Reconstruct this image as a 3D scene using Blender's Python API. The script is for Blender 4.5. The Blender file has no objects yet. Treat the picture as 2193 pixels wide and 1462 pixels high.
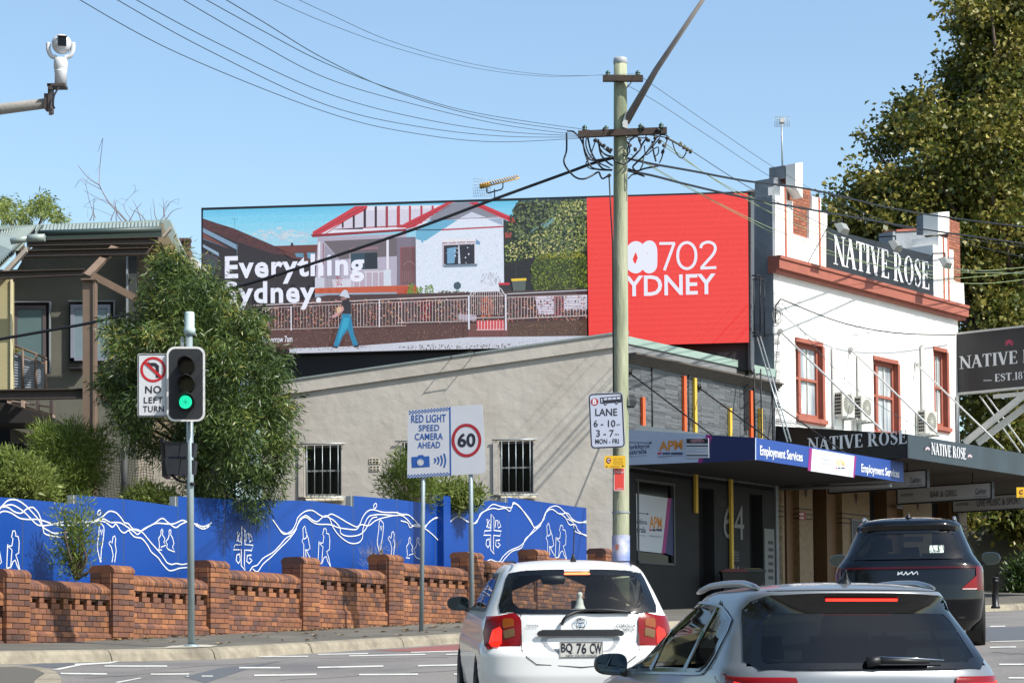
import bpy, math, random
import numpy as np
from mathutils import Vector, Matrix
from mathutils.geometry import tessellate_polygon
R=math.radians
random.seed(7); np.random.seed(7)
SC=bpy.context.scene; COL=SC.collection

# ---------------------------------------------------------------- camera, light, sky, exposure
EYE=2.6; F=5000.0; PPX,PPY=1096.5,1218.0; PITCH=3.0; ROLL=0.38
cam=bpy.data.cameras.new('camera'); co=bpy.data.objects.new('camera',cam); COL.objects.link(co)
cam.sensor_width=36; cam.lens=36*F/2193; cam.shift_y=(PPY-731)/2193
cam.clip_end=3000; cam.clip_start=.2
MR=(Matrix.Rotation(R(90+PITCH),3,'X')@Matrix.Rotation(R(-ROLL),3,'Z'))
co.matrix_world=Matrix.Translation((0,0,EYE))@MR.to_4x4()
SC.camera=co
SUN=Vector((.585,-.405,.76)).normalized()
w=bpy.data.worlds.new('World'); SC.world=w; w.use_nodes=True
nt=w.node_tree; bg=nt.nodes['Background']; sky=nt.nodes.new('ShaderNodeTexSky')
sky.sky_type='NISHITA'; sky.sun_disc=False; sky.sun_elevation=math.asin(SUN.z)
sky.sun_rotation=math.atan2(SUN.x,SUN.y); sky.altitude=20; sky.air_density=1.0; sky.dust_density=1.3; sky.ozone_density=1.2
tint=nt.nodes.new('ShaderNodeVectorMath'); tint.operation='MULTIPLY'; tint.inputs[1].default_value=(1.0,1.055,1.03); nt.links.new(sky.outputs[0],tint.inputs[0]); nt.links.new(tint.outputs[0],bg.inputs[0]); bg.inputs[1].default_value=.148
sl=bpy.data.lights.new('sun','SUN'); sl.energy=5.0; sl.angle=R(.53); sl.color=(1,.965,.905)
so=bpy.data.objects.new('sun',sl); COL.objects.link(so)
so.rotation_euler=SUN.to_track_quat('Z','Y').to_euler()
vs=SC.view_settings; vs.view_transform='Standard'; vs.look='None'; vs.gamma=1; vs.exposure=.46; vs.use_curve_mapping=False
SC.cycles.max_bounces=6; SC.cycles.transparent_max_bounces=12

# ---------------------------------------------------------------- projection helpers (pixels of the photo -> real points)
CP=Vector((0,0,EYE))
def ray(px,py): return (MR@Vector(((px-PPX)/F,-(py-PPY)/F,-1))).normalized()
def P(px,py,y):
    d=ray(px,py); return CP+d*(y/d.y)
class Plane:
    """vertical plane through plan point (x,y) running along (dx,dy); outward normal (dy,-dx) faces the street"""
    def __init__(s,x,y,dx,dy):
        s.o=Vector((x,y,0)); s.u=Vector((dx,dy,0)).normalized(); s.n=Vector((s.u.y,-s.u.x,0))
    def hit(s,px,py,off=0):
        d=ray(px,py); o=s.o+s.n*off; t=(o-CP).dot(s.n)/d.dot(s.n); return CP+d*t
    def uh(s,px,py,off=0):
        p=s.hit(px,py,off); return ((p-s.o).dot(s.u),p.z)
    def p(s,u,h,off=0): return s.o+s.u*u+s.n*off+Vector((0,0,h))
# street frame: s along the brick wall, q towards the street
S0=Vector((-7.1,35.7,0)); SD=Vector((.476,.8795,0)).normalized(); SQ=Vector((SD.y,-SD.x,0))
def sq(s,q,z=0): v=S0+SD*s+SQ*q; return Vector((v.x,v.y,z))
def to_sq(x,y): v=Vector((x,y,0))-S0; return v.dot(SD),v.dot(SQ)
def kerbq(s): return 3.2+(.0045*(s-12)**2 if s>12 else 0)
def road(x,y):
    s,q=to_sq(x,y); s=max(-60,min(90,s)); q=max(-15,min(40,q))
    b=EYE+.50+.0475*s
    if s<0: b+=.0255*-max(s,-14)*(1-max(0,min(1,(q-3.2)/8)))
    if s<0: b-=.0035*min(-s,22)*max(0,min(q,24)-3.2)
    return b
def path(x,y):
    s,q=to_sq(x,y); k=kerbq(s); return road(x,y)+.15+.044*max(0,k-q)
def ground_at(px,py,fn=road,lo=8.,hi=95.):
    f=lambda y:(lambda p:p.z-fn(p.x,p.y))(P(px,py,y))
    ys=np.linspace(lo,hi,300); a=f(lo)
    for i in range(1,300):
        b=f(ys[i])
        if a>0>=b:
            l,h=ys[i-1],ys[i]
            for _ in range(40):
                m=(l+h)/2
                if f(m)>0:l=m
                else:h=m
            return P(px,py,l)
        a=b
    return P(px,py,hi)

# ---------------------------------------------------------------- materials
def lin(c):
    if isinstance(c,(int,float)): c=(c,c,c)
    return tuple(((v/255)/12.92 if v/255<=.04045 else ((v/255+.055)/1.055)**2.4) for v in c)
MATS={}
def mat(name,col,rough=.7,var=.0,scale=4,bump=0,bs=40,metal=0,spec=.5,coat=0,col2=None,c2s=2,c2t=.55,rnd=0,stretch=None,detail=4,trans=0,emit=None,es=0,sheen=0,bd=.02,wn=None):
    if name in MATS: return MATS[name]
    m=bpy.data.materials.new(name); m.use_nodes=True; t=m.node_tree; b=t.nodes['Principled BSDF']; L=t.links.new
    c=lin(col) if max(col)>1 else tuple(col)
    kk=.80 if metal<.5 else .92; c=tuple(v*kk for v in c)
    b.inputs['Base Color'].default_value=(*c,1); b.inputs['Roughness'].default_value=rough
    b.inputs['Metallic'].default_value=metal; b.inputs['Specular IOR Level'].default_value=spec
    b.inputs['Coat Weight'].default_value=coat; b.inputs['Coat Roughness'].default_value=.04
    if trans: b.inputs['Transmission Weight'].default_value=trans
    if emit: b.inputs['Emission Color'].default_value=(*lin(emit),1); b.inputs['Emission Strength'].default_value=es
    tc=t.nodes.new('ShaderNodeTexCoord'); src=tc.outputs['Object']
    if stretch:
        mp=t.nodes.new('ShaderNodeMapping'); mp.inputs['Scale'].default_value=stretch; L(src,mp.inputs[0]); src=mp.outputs[0]
    cur=None
    def noise(s,d=detail):
        n=t.nodes.new('ShaderNodeTexNoise'); n.inputs['Scale'].default_value=s; n.inputs['Detail'].default_value=d; L(src,n.inputs['Vector']); return n
    if col2 is not None:
        n=noise(c2s); r=t.nodes.new('ShaderNodeValToRGB'); r.color_ramp.elements[0].position=c2t-.1; r.color_ramp.elements[1].position=c2t+.12
        r.color_ramp.elements[0].color=(*c,1); c2=lin(col2) if max(col2)>1 else tuple(col2); c2=tuple(v*kk for v in c2); r.color_ramp.elements[1].color=(*c2,1)
        L(n.outputs[0],r.inputs[0]); cur=r.outputs[0]
    def vary(fac,amt):
        nonlocal cur
        mr=t.nodes.new('ShaderNodeMapRange'); mr.inputs['To Min'].default_value=1-amt; mr.inputs['To Max'].default_value=1+amt
        mr.inputs['From Min'].default_value=.25 if fac[1] else 0; mr.inputs['From Max'].default_value=.75 if fac[1] else 1
        L(fac[0],mr.inputs[0]); mx=t.nodes.new('ShaderNodeVectorMath'); mx.operation='SCALE'
        if cur is not None: L(cur,mx.inputs[0])
        else: mx.inputs[0].default_value=c
        L(mr.outputs[0],mx.inputs['Scale']); cur=mx.outputs[0]
    if var: vary((noise(scale).outputs[0],True),var)
    if wn:
        gp=t.nodes.new('ShaderNodeNewGeometry'); n2=t.nodes.new('ShaderNodeTexNoise'); n2.inputs['Scale'].default_value=wn[0]; n2.inputs['Detail'].default_value=3; L(gp.outputs['Position'],n2.inputs['Vector']); vary((n2.outputs[0],True),wn[1])
    if rnd:
        oi=t.nodes.new('ShaderNodeObjectInfo'); ge=t.nodes.new('ShaderNodeNewGeometry')
        ad=t.nodes.new('ShaderNodeMath'); ad.operation='ADD'; L(oi.outputs['Random'],ad.inputs[0]); L(ge.outputs['Random Per Island'],ad.inputs[1])
        fr=t.nodes.new('ShaderNodeMath'); fr.operation='FRACT'; L(ad.outputs[0],fr.inputs[0])
        if isinstance(rnd,list):
            r=t.nodes.new('ShaderNodeValToRGB'); r.color_ramp.interpolation='CONSTANT'
            while len(r.color_ramp.elements)<len(rnd): r.color_ramp.elements.new(.5)
            for i,e in enumerate(rnd): r.color_ramp.elements[i].position=i/len(rnd); r.color_ramp.elements[i].color=(*(v*.98 for v in lin(e)),1)
            L(fr.outputs[0],r.inputs[0])
            if cur is not None:
                mm=t.nodes.new('ShaderNodeMix'); mm.data_type='RGBA'; mm.blend_type='MULTIPLY'; mm.inputs['Factor'].default_value=1
                L(cur,mm.inputs['A']); L(r.outputs[0],mm.inputs['B']); cur=mm.outputs['Result']
            else: cur=r.outputs[0]
        else: vary((fr.outputs[0],False),rnd)
    if cur is not None: L(cur,b.inputs['Base Color'])
    if bump:
        n=noise(bs,5); bn=t.nodes.new('ShaderNodeBump'); bn.inputs['Strength'].default_value=bump; bn.inputs['Distance'].default_value=bd
        L(n.outputs[0],bn.inputs['Height']); L(bn.outputs[0],b.inputs['Normal'])
    MATS[name]=m; return m
def glass(name,tint,gloss=.09,rough=.02):
    if name in MATS: return MATS[name]
    m=bpy.data.materials.new(name); m.use_nodes=True; t=m.node_tree; t.nodes.clear(); L=t.links.new
    o=t.nodes.new('ShaderNodeOutputMaterial'); tr=t.nodes.new('ShaderNodeBsdfTransparent'); tr.inputs[0].default_value=(*tint,1)
    g=t.nodes.new('ShaderNodeBsdfGlossy'); g.inputs['Roughness'].default_value=rough
    fr=t.nodes.new('ShaderNodeLayerWeight'); fr.inputs[0].default_value=.5; pw=t.nodes.new('ShaderNodeMath'); pw.operation='POWER'; pw.inputs[1].default_value=4; L(fr.outputs['Facing'],pw.inputs[0])
    a=t.nodes.new('ShaderNodeMath'); a.operation='MULTIPLY_ADD'; a.inputs[1].default_value=.6; a.inputs[2].default_value=gloss; L(pw.outputs[0],a.inputs[0])
    mx=t.nodes.new('ShaderNodeMixShader'); L(a.outputs[0],mx.inputs[0]); L(tr.outputs[0],mx.inputs[1]); L(g.outputs[0],mx.inputs[2]); L(mx.outputs[0],o.inputs[0])
    MATS[name]=m; return m
def leafmat(name,cols,rough=.5,trans=.35):
    """leaf faces: colour per leaf from a ramp, some light passing through"""
    m=bpy.data.materials.new(name); m.use_nodes=True; t=m.node_tree; b=t.nodes['Principled BSDF']; L=t.links.new
    ge=t.nodes.new('ShaderNodeNewGeometry'); r=t.nodes.new('ShaderNodeValToRGB')
    while len(r.color_ramp.elements)<len(cols): r.color_ramp.elements.new(.5)
    cols=[tuple(v*.88 for v in c) for c in cols]
    for i,c in enumerate(cols): r.color_ramp.elements[i].position=i/(len(cols)-1); r.color_ramp.elements[i].color=(*c,1)
    tc=t.nodes.new('ShaderNodeTexCoord'); n=t.nodes.new('ShaderNodeTexNoise'); n.inputs['Scale'].default_value=.9; L(tc.outputs['Object'],n.inputs[0])
    a=t.nodes.new('ShaderNodeMath'); a.operation='MULTIPLY_ADD'; L(ge.outputs['Random Per Island'],a.inputs[0]); a.inputs[1].default_value=.6
    mr=t.nodes.new('ShaderNodeMapRange'); mr.inputs['From Min'].default_value=.35; mr.inputs['From Max'].default_value=.65; mr.inputs['To Max'].default_value=.4
    L(n.outputs[0],mr.inputs[0]); L(mr.outputs[0],a.inputs[2]); L(a.outputs[0],r.inputs[0]); L(r.outputs[0],b.inputs['Base Color'])
    b.inputs['Roughness'].default_value=rough; b.inputs['Specular IOR Level'].default_value=.4
    tl=t.nodes.new('ShaderNodeBsdfTranslucent'); L(r.outputs[0],tl.inputs[0]); mx=t.nodes.new('ShaderNodeMixShader'); mx.inputs[0].default_value=trans
    L(b.outputs[0],mx.inputs[1]); L(tl.outputs[0],mx.inputs[2]); L(mx.outputs[0],t.nodes['Material Output'].inputs[0])
    MATS[name]=m; return m

# ---------------------------------------------------------------- objects
OFF={}
def tag(o,label=None,cat=None,group=None,kind=None):
    if label: o['label']=label
    if cat: o['category']=cat
    if group: o['group']=group
    if kind: o['kind']=kind
    return o
def thing(name,label,cat,loc,rot=None,group=None):
    o=bpy.data.objects.new(name,None); COL.objects.link(o); o.location=loc; o.empty_display_size=.2
    if rot is not None: o.rotation_euler=rot
    OFF[o]=Vector(loc) if rot is None else Vector((0,0,0))
    return tag(o,label,cat,group)
def link(name,me,mats,parent=None,origin=None,smooth=False,**kw):
    if not isinstance(mats,(list,tuple)): mats=[mats]
    for m in mats: me.materials.append(m)
    o=bpy.data.objects.new(name,me); COL.objects.link(o)
    if smooth: me.shade_smooth()
    if parent is not None: o.parent=parent; OFF[o]=OFF[parent]
    else:
        o.location=origin or (0,0,0); OFF[o]=Vector(origin or (0,0,0))
    tag(o,kw.get('label'),kw.get('cat'),kw.get('group'),kw.get('kind'))
    return o
class B:
    def __init__(s): s.v=[]; s.f=[]; s.m=[]; s.sm=[]
    def add(s,vs,fs,m=0,sm=False):
        n=len(s.v); s.v.extend([tuple(x) for x in vs])
        for f in fs: s.f.append([i+n for i in f]); s.m.append(m); s.sm.append(sm)
        return s
    def box(s,x0,x1,y0,y1,z0,z1,m=0):
        return s.add([(x0,y0,z0),(x1,y0,z0),(x1,y1,z0),(x0,y1,z0),(x0,y0,z1),(x1,y0,z1),(x1,y1,z1),(x0,y1,z1)],
            [(0,3,2,1),(4,5,6,7),(0,1,5,4),(1,2,6,5),(2,3,7,6),(3,0,4,7)],m)
    def obox(s,o,a,b,c,m=0):
        """box from corner o with edge vectors a,b,c"""
        o,a,b,c=map(Vector,(o,a,b,c))
        if a.cross(b).dot(c)<0: a,b=b,a
        return s.add([o,o+a,o+a+b,o+b,o+c,o+a+c,o+a+b+c,o+b+c],[(0,3,2,1),(4,5,6,7),(0,1,5,4),(1,2,6,5),(2,3,7,6),(3,0,4,7)],m)
    def prism(s,pts,vec,m=0,ms=None):
        pts=[Vector(p) for p in pts]; vec=Vector(vec); n=len(pts)
        nv=Vector((0,0,0))
        for i in range(n): nv+=pts[i].cross(pts[(i+1)%n])
        if nv.dot(vec)>0: pts=pts[::-1]
        tr=tessellate_polygon([pts]); A=pts+[p+vec for p in pts]
        fs=[]
        for t in tr:
            a,b,c=t; nn=(pts[b]-pts[a]).cross(pts[c]-pts[a])
            if nn.dot(vec)>0: a,c=c,a
            fs.append((a,b,c))
        s.add(A,fs,m); k=len(s.v)-2*n
        for a,b,c in fs: s.f.append([k+n+c,k+n+b,k+n+a]); s.m.append(m); s.sm.append(False)
        for i in range(n):
            j=(i+1)%n; s.f.append([k+j,k+i,k+n+i,k+n+j]); s.m.append(m if ms is None else ms); s.sm.append(False)
        return s
    def poly(s,pts,m=0,face=None):
        pts=[Vector(p) for p in pts]; tr=tessellate_polygon([pts]); fs=[]
        for a,b,c in tr:
            if face is not None and (pts[b]-pts[a]).cross(pts[c]-pts[a]).dot(face)<0: a,c=c,a
            fs.append((a,b,c))
        return s.add(pts,fs,m)
    def tube(s,pts,r,n=8,m=0,caps=True,flat=False):
        pts=[Vector(p) for p in pts]; rs=r if isinstance(r,(list,tuple)) else [r]*len(pts); rings=[]
        up=Vector((0,0,1)); prev=None
        for i,p in enumerate(pts):
            d=(pts[min(i+1,len(pts)-1)]-pts[max(i-1,0)]).normalized()
            if prev is None: a=d.cross(up); a=a if a.length>.05 else d.cross(Vector((1,0,0)))
            else: a=prev-d*prev.dot(d)
            a.normalize(); prev=a; b=d.cross(a)
            rings.append([p+(a*math.cos(2*math.pi*k/n)+b*math.sin(2*math.pi*k/n))*rs[i] for k in range(n)])
        vs=[v for g in rings for v in g]; fs=[]
        for i in range(len(pts)-1):
            for k in range(n):
                k2=(k+1)%n; fs.append((i*n+k,i*n+k2,(i+1)*n+k2,(i+1)*n+k))
        s.add(vs,[f[::-1] for f in fs],m,not flat)
        if caps:
            q=len(s.v)-len(vs); s.f.append([q+k for k in range(n)]); s.f.append([q+len(vs)-n+k for k in range(n)][::-1]); s.m+=[m,m]; s.sm+=[False,False]
        return s
    def lathe(s,c,prof,n=24,m=0,axis=None,sm=True):
        """prof: (radius, height) about a vertical axis (or axis vector) through c"""
        c=Vector(c); ax=Vector(axis).normalized() if axis else Vector((0,0,1))
        a=ax.cross(Vector((0,1,0))); a=a if a.length>.1 else ax.cross(Vector((1,0,0))); a.normalize(); b=ax.cross(a)
        vs=[c+ax*h+(a*math.cos(2*math.pi*k/n)+b*math.sin(2*math.pi*k/n))*max(r,1e-4) for r,h in prof for k in range(n)]
        fs=[]
        for i in range(len(prof)-1):
            for k in range(n):
                k2=(k+1)%n; fs.append((i*n+k,i*n+k2,(i+1)*n+k2,(i+1)*n+k))
        return s.add(vs,fs,m,sm)
    def ribbon(s,pts,w,nrm,m=0,closed=False):
        """flat line of width w in the plane with normal nrm (butt joints mitred)"""
        pts=[Vector(p) for p in pts]; nrm=Vector(nrm).normalized(); n=len(pts); L=[];Rr=[]
        for i in range(n):
            if closed: d=pts[(i+1)%n]-pts[i-1]
            else: d=pts[min(i+1,n-1)]-pts[max(i-1,0)]
            d.normalize(); sd=nrm.cross(d); ww=w[i] if isinstance(w,(list,tuple)) else w
            L.append(pts[i]+sd*ww/2); Rr.append(pts[i]-sd*ww/2)
        vs=L+Rr; fs=[(i,i+n,(i+1)%n+n,(i+1)%n) for i in range(n if closed else n-1)]
        return s.add(vs,[f if True else f for f in fs],m)
    def mesh(s,name,off=Vector((0,0,0))):
        me=bpy.data.meshes.new(name); me.from_pydata([(x[0]-off[0],x[1]-off[1],x[2]-off[2]) for x in s.v],[],s.f)
        if any(s.m): me.polygons.foreach_set('material_index',s.m)
        me.polygons.foreach_set('use_smooth',s.sm); me.update(); return me
    def build(s,name,mats,parent=None,origin=None,**kw):
        off=OFF[parent] if parent is not None else Vector(origin or (0,0,0))
        return link(name,s.mesh(name,off),mats,parent,origin,**kw)
def spl(pts,n=8):
    """Catmull-Rom through 2D or 3D points"""
    pts=[Vector(p) for p in pts]; out=[]
    for i in range(len(pts)-1):
        p0=pts[max(i-1,0)];p1=pts[i];p2=pts[i+1];p3=pts[min(i+2,len(pts)-1)]
        for k in range(n):
            t=k/n; out.append(.5*((2*p1)+(p2-p0)*t+(2*p0-5*p1+4*p2-p3)*t*t+(3*p1-p0-3*p2+p3)*t**3))
    out.append(pts[-1]); return out

# ---------------------------------------------------------------- lettering
TX={}
def text2d(s,bold=0,space=1.0):
    k=(s,bold,space)
    if k in TX: return TX[k]
    cu=bpy.data.curves.new('t','FONT'); cu.body=s; cu.offset=bold; cu.resolution_u=3; cu.space_character=space
    ob=bpy.data.objects.new('t',cu); COL.objects.link(ob); dg=bpy.context.evaluated_depsgraph_get(); dg.update()
    me=bpy.data.meshes.new_from_object(ob.evaluated_get(dg)); vs=[(v.co.x,v.co.y) for v in me.vertices]; fs=[tuple(p.vertices) for p in me.polygons]
    bpy.data.objects.remove(ob); bpy.data.curves.remove(cu); bpy.data.meshes.remove(me)
    x0=min(v[0] for v in vs);x1=max(v[0] for v in vs);y0=min(v[1] for v in vs);y1=max(v[1] for v in vs)
    vs=[((x-x0)/(x1-x0),(y-y0)/(y1-y0)) for x,y in vs]; TX[k]=(vs,fs); return TX[k]
def put2d(b,vs,fs,O,U,V,m=0,lift=None):
    O,U,V=Vector(O),Vector(U),Vector(V); 
    b.add([O+U*x+V*y for x,y in vs],fs,m)
def text(b,s,O,U,V,m=0,bold=0,space=1.0):
    vs,fs=text2d(s,bold,space); put2d(b,vs,fs,O,U,V,m)
def ptext(b,s,pl,x0,y0b,x1,ytop,off=.01,m=0,bold=0,space=1.0):
    """text on a Plane: bottom-left pixel (x0,y0b), right edge x1, top pixel at the left"""
    O=pl.hit(x0,y0b,off); h=pl.hit(x0,ytop,off).z-O.z; u0=pl.uh(x0,y0b,off)[0]; u1=pl.uh(x1,y0b,off)[0]
    text(b,s,O,pl.u*(u1-u0),Vector((0,0,h)),m,bold,space)
# a hand-cut roman serif alphabet, height 1
def _serif():
    T,H=.19,.07
    def vbar(x,y0,y1,w): return [(x-w/2,y0),(x+w/2,y0),(x+w/2,y1),(x-w/2,y1)]
    def dia(x0,x1,w,y0=0,y1=1): return [(x0-w/2,y0),(x0+w/2,y0),(x1+w/2,y1),(x1-w/2,y1)]
    def sf(x,y,w=.3): return [(x-w/2,y),(x+w/2,y),(x+w/2,y+.035),(x-w/2,y+.035)]
    def hb(x0,x1,y,h=H): return [(x0,y),(x1,y),(x1,y+h),(x0,y+h)]
    def ring(cx,cy,rx,ry,tx,ty,a0=0,a1=360,n=28):
        o=[];i=[]
        for k in range(n+1):
            a=R(a0+(a1-a0)*k/n); o.append((cx+rx*math.cos(a),cy+ry*math.sin(a))); i.append((cx+(rx-tx)*math.cos(a),cy+(ry-ty)*math.sin(a)))
        return [[o[k],o[k+1],i[k+1],i[k]] for k in range(n)]
    def rib(pts,ws):
        p=spl([(a,b,0) for a,b in pts],6); n=len(p); q=[]
        for k in range(n):
            d=(p[min(k+1,n-1)]-p[max(k-1,0)]).normalized(); w=ws(k/(n-1)); q.append(((p[k].x-d.y*w/2,p[k].y+d.x*w/2),(p[k].x+d.y*w/2,p[k].y-d.x*w/2)))
        return [[q[k][0],q[k][1],q[k+1][1],q[k+1][0]] for k in range(n-1)]
    G={}
    G['N']=(.82,[vbar(.14,0,1,.08),dia(.70,.12,.2),vbar(.70,0,1,.08),sf(.14,0),sf(.1,.965,.24),sf(.70,.965)])
    G['A']=(.78,[dia(.1,.39,.08),dia(.66,.37,.2),hb(.2,.56,.3,.06),sf(.1,0,.24),sf(.66,0,.3)])
    G['T']=(.7,[vbar(.35,0,1,T),hb(.04,.66,.94,.06),sf(.35,0,.34),[(.04,.75),(.08,.75),(.12,.95),(.04,.95)],[(.62,.75),(.66,.75),(.66,.95),(.58,.95)]])
    G['I']=(.38,[vbar(.19,0,1,T),sf(.19,0,.34),sf(.19,.965,.34)])
    G['V']=(.76,[dia(.40,.14,.2),dia(.42,.64,.08),sf(.14,.965,.3),sf(.64,.965,.24)])
    G['E']=(.64,[vbar(.18,0,1,T),hb(.18,.56,.945,.055),hb(.18,.46,.48,.055),hb(.18,.58,0,.055),sf(.16,.965,.26),[(.54,.76),(.58,.76),(.58,.95),(.50,.95)],[(.56,.22),(.60,.22),(.60,0),(.52,0)],[(.43,.38),(.47,.38),(.47,.63),(.43,.63)],sf(.16,0,.26)])
    G['R']=(.78,[vbar(.18,0,1,T),sf(.18,0,.34),sf(.16,.965,.26),hb(.18,.38,.945,.055),hb(.18,.38,.46,.055),*ring(.36,.73,.24,.27,.17,.055,-90,90,12),dia(.66,.38,.19,0,.48),sf(.70,0,.2)])
    G['O']=(.84,ring(.42,.5,.36,.51,.18,.045))
    G['S']=(.58,[*rib([(.46,.74),(.42,.90),(.28,.965),(.13,.85),(.14,.68),(.30,.54),(.45,.40),(.46,.2),(.30,.035),(.14,.08),(.09,.26)],lambda t:.06+.14*math.exp(-((t-.5)/.2)**2)),[(.44,.68),(.48,.68),(.48,.98),(.45,.98)],[(.07,.02),(.11,.02),(.11,.3),(.07,.3)]])
    G['.']=(.25,[hb(.08,.2,0,.12)]); G[' ']=(.32,[])
    G['1']=(.4,[vbar(.22,0,1,.15),sf(.22,0,.3),[(.06,.82),(.15,.86),(.15,.96)]])
    G['8']=(.55,[*ring(.27,.74,.19,.26,.11,.05),*ring(.27,.27,.23,.28,.13,.05)])
    G['7']=(.52,[hb(.05,.49,.88,.12),dia(.2,.43,.12,0,.9)])
    G['0']=(.55,ring(.27,.5,.23,.5,.12,.045))
    return G
SERIF=_serif()
def serif2d(s):
    k='serif'+s
    if k in TX: return TX[k]
    vs=[];fs=[];x=0;lay=[]
    for ch in s:
        w,ps=SERIF[ch]
        for li,p in enumerate(ps):
            n=len(vs); 
            a=sum(p[i][0]*p[(i+1)%len(p)][1]-p[(i+1)%len(p)][0]*p[i][1] for i in range(len(p)))
            if a<0:p=p[::-1]
            vs+=[(x+q[0],q[1]) for q in p]; lay+=[(li%7)]*len(p); fs.append(tuple(range(n,n+len(p))))
        x+=w
    TX[k]=([(a/x,b) for a,b in vs],fs,lay); return TX[k]
def pserif(b,s,pl,x0,y0b,x1,ytop,off=.01,m=0,depth=.0):
    O=pl.hit(x0,y0b,off); h=pl.hit(x0,ytop,off).z-O.z; u0=pl.uh(x0,y0b,off)[0]; u1=pl.uh(x1,y0b,off)[0]
    vs,fs,lay=serif2d(s)
    b.add([O+pl.u*((u1-u0)*x)+Vector((0,0,h*y))+pl.n*(.0006*l) for (x,y),l in zip(vs,lay)],fs,m)
def wall_holes(b,pl,us,hs,holes,off=0,depth=.25,m=0,mr=0,top=None,bottom=None):
    """wall face as a grid of cells with openings (u0,u1,h0,h1) and their reveals; top(u) replaces the last row height"""
    for h in holes: us=list(us)+[h[0],h[1]]; hs=list(hs)+[h[2],h[3]]
    us=sorted(set(round(u,5) for u in us)); hs=sorted(set(round(h,5) for h in hs))
    for i in range(len(us)-1):
        for j in range(len(hs)-1):
            uc=(us[i]+us[i+1])/2; hc=(hs[j]+hs[j+1])/2
            if any(h[0]<uc<h[1] and h[2]<hc<h[3] for h in holes): continue
            t0=hs[j+1];t1=hs[j+1]
            if top and j==len(hs)-2: t0,t1=top(us[i]),top(us[i+1])
            q0=q1=hs[j]
            if bottom and j==0: q0,q1=bottom(us[i]),bottom(us[i+1])
            b.add([pl.p(us[i],q0,off),pl.p(us[i+1],q1,off),pl.p(us[i+1],t1,off),pl.p(us[i],t0,off)],[(0,1,2,3)],m)
    for u0,u1,h0,h1 in holes:
        A=[pl.p(u0,h0,off),pl.p(u1,h0,off),pl.p(u1,h1,off),pl.p(u0,h1,off)]; C=[a-pl.n*depth for a in A]
        b.add(A+C,[(1,0,4,5),(2,1,5,6),(3,2,6,7),(0,3,7,4)],mr)
def pbox(b,pl,u0,u1,h0,h1,o0,o1,m=0):
    b.obox(pl.p(u0,h0,o0),pl.u*(u1-u0),pl.n*(o1-o0),(0,0,h1-h0),m)
def leaves(pts,dirs,size,width,cup=0,jit=.25,rng=None,shape='blade'):
    """one mesh of single leaves: pts (n,3), dirs (n,3) growth direction; returns verts, faces arrays (4-corner kites)"""
    n=len(pts); rng=rng or np.random
    d=dirs/np.linalg.norm(dirs,axis=1)[:,None]; r=rng.normal(size=(n,3)); s=np.cross(d,r); s/=np.linalg.norm(s,axis=1)[:,None]
    L=size*(1+jit*rng.normal(size=n).clip(-1.6,2))[:,None]; W=width*(1+jit*rng.normal(size=n).clip(-1.6,2))[:,None]
    nn=np.cross(d,s); mid=.45 if shape=='blade' else .55
    v=np.stack([pts,pts+d*L*mid+s*W/2+nn*W*cup,pts+d*L,pts+d*L*mid-s*W/2+nn*W*cup],1).reshape(-1,3)
    f=np.arange(4*n).reshape(-1,4); return v,f
def fastmesh(name,v,f,m,parent=None,origin=None,smooth=False,**kw):
    off=OFF[parent] if parent is not None else Vector(origin or (0,0,0))
    me=bpy.data.meshes.new(name); v=v-np.array(off); k=f.shape[1]
    me.vertices.add(len(v)); me.vertices.foreach_set('co',v.astype(np.float32).ravel())
    me.loops.add(f.size); me.loops.foreach_set('vertex_index',f.astype(np.int32).ravel())
    me.polygons.add(len(f)); me.polygons.foreach_set('loop_start',(np.arange(len(f))*k).astype(np.int32)); me.update(calc_edges=True)
    return link(name,me,m,parent,origin,smooth,**kw)
# planes of the place
PA=Plane(2.79,56,.585,.811)        # facade of the low slate-clad shop
PAs=Plane(2.79+.811*3.49,56-.585*3.49,-.811,.585)   # its awning's side fascia, facing the camera's left (normal up the street)
PN=Plane(7.03,61.8,.62,.785)       # front of the white hotel
PW=Plane(2.79-8.6,56+1.03,8.6,-1.03)    # rendered side wall facing the camera
PB=Plane(6.1-14.2,61.5,14.2,-1.5)  # the screen
PH=Plane(*(sq(0,-1.8).xy),*SD.xy)  # blue hoarding
# ================================================================ SETTING
asphalt=mat('asphalt',(134,130,126),.92,.30,55,.6,160,bd=.012,col2=(112,110,110),c2s=.55,c2t=.58,spec=.25,detail=8)
pathm=mat('footpath_asphalt',(102,99,93),.95,.3,70,.5,160,bd=.01,col2=(118,114,105),c2s=.9,c2t=.55,spec=.2)
concrete=mat('kerb_concrete',(152,143,124),.9,.22,9,.4,70,bd=.015,col2=(118,110,96),c2s=1.4,c2t=.58)
paint_w=mat('road_paint',(214,214,206),.7,.16,30,.1,100,col2=(150,150,145),c2s=5,c2t=.66)
earth=mat('earth',(88,84,72),.95,.3,1.2)
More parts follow.
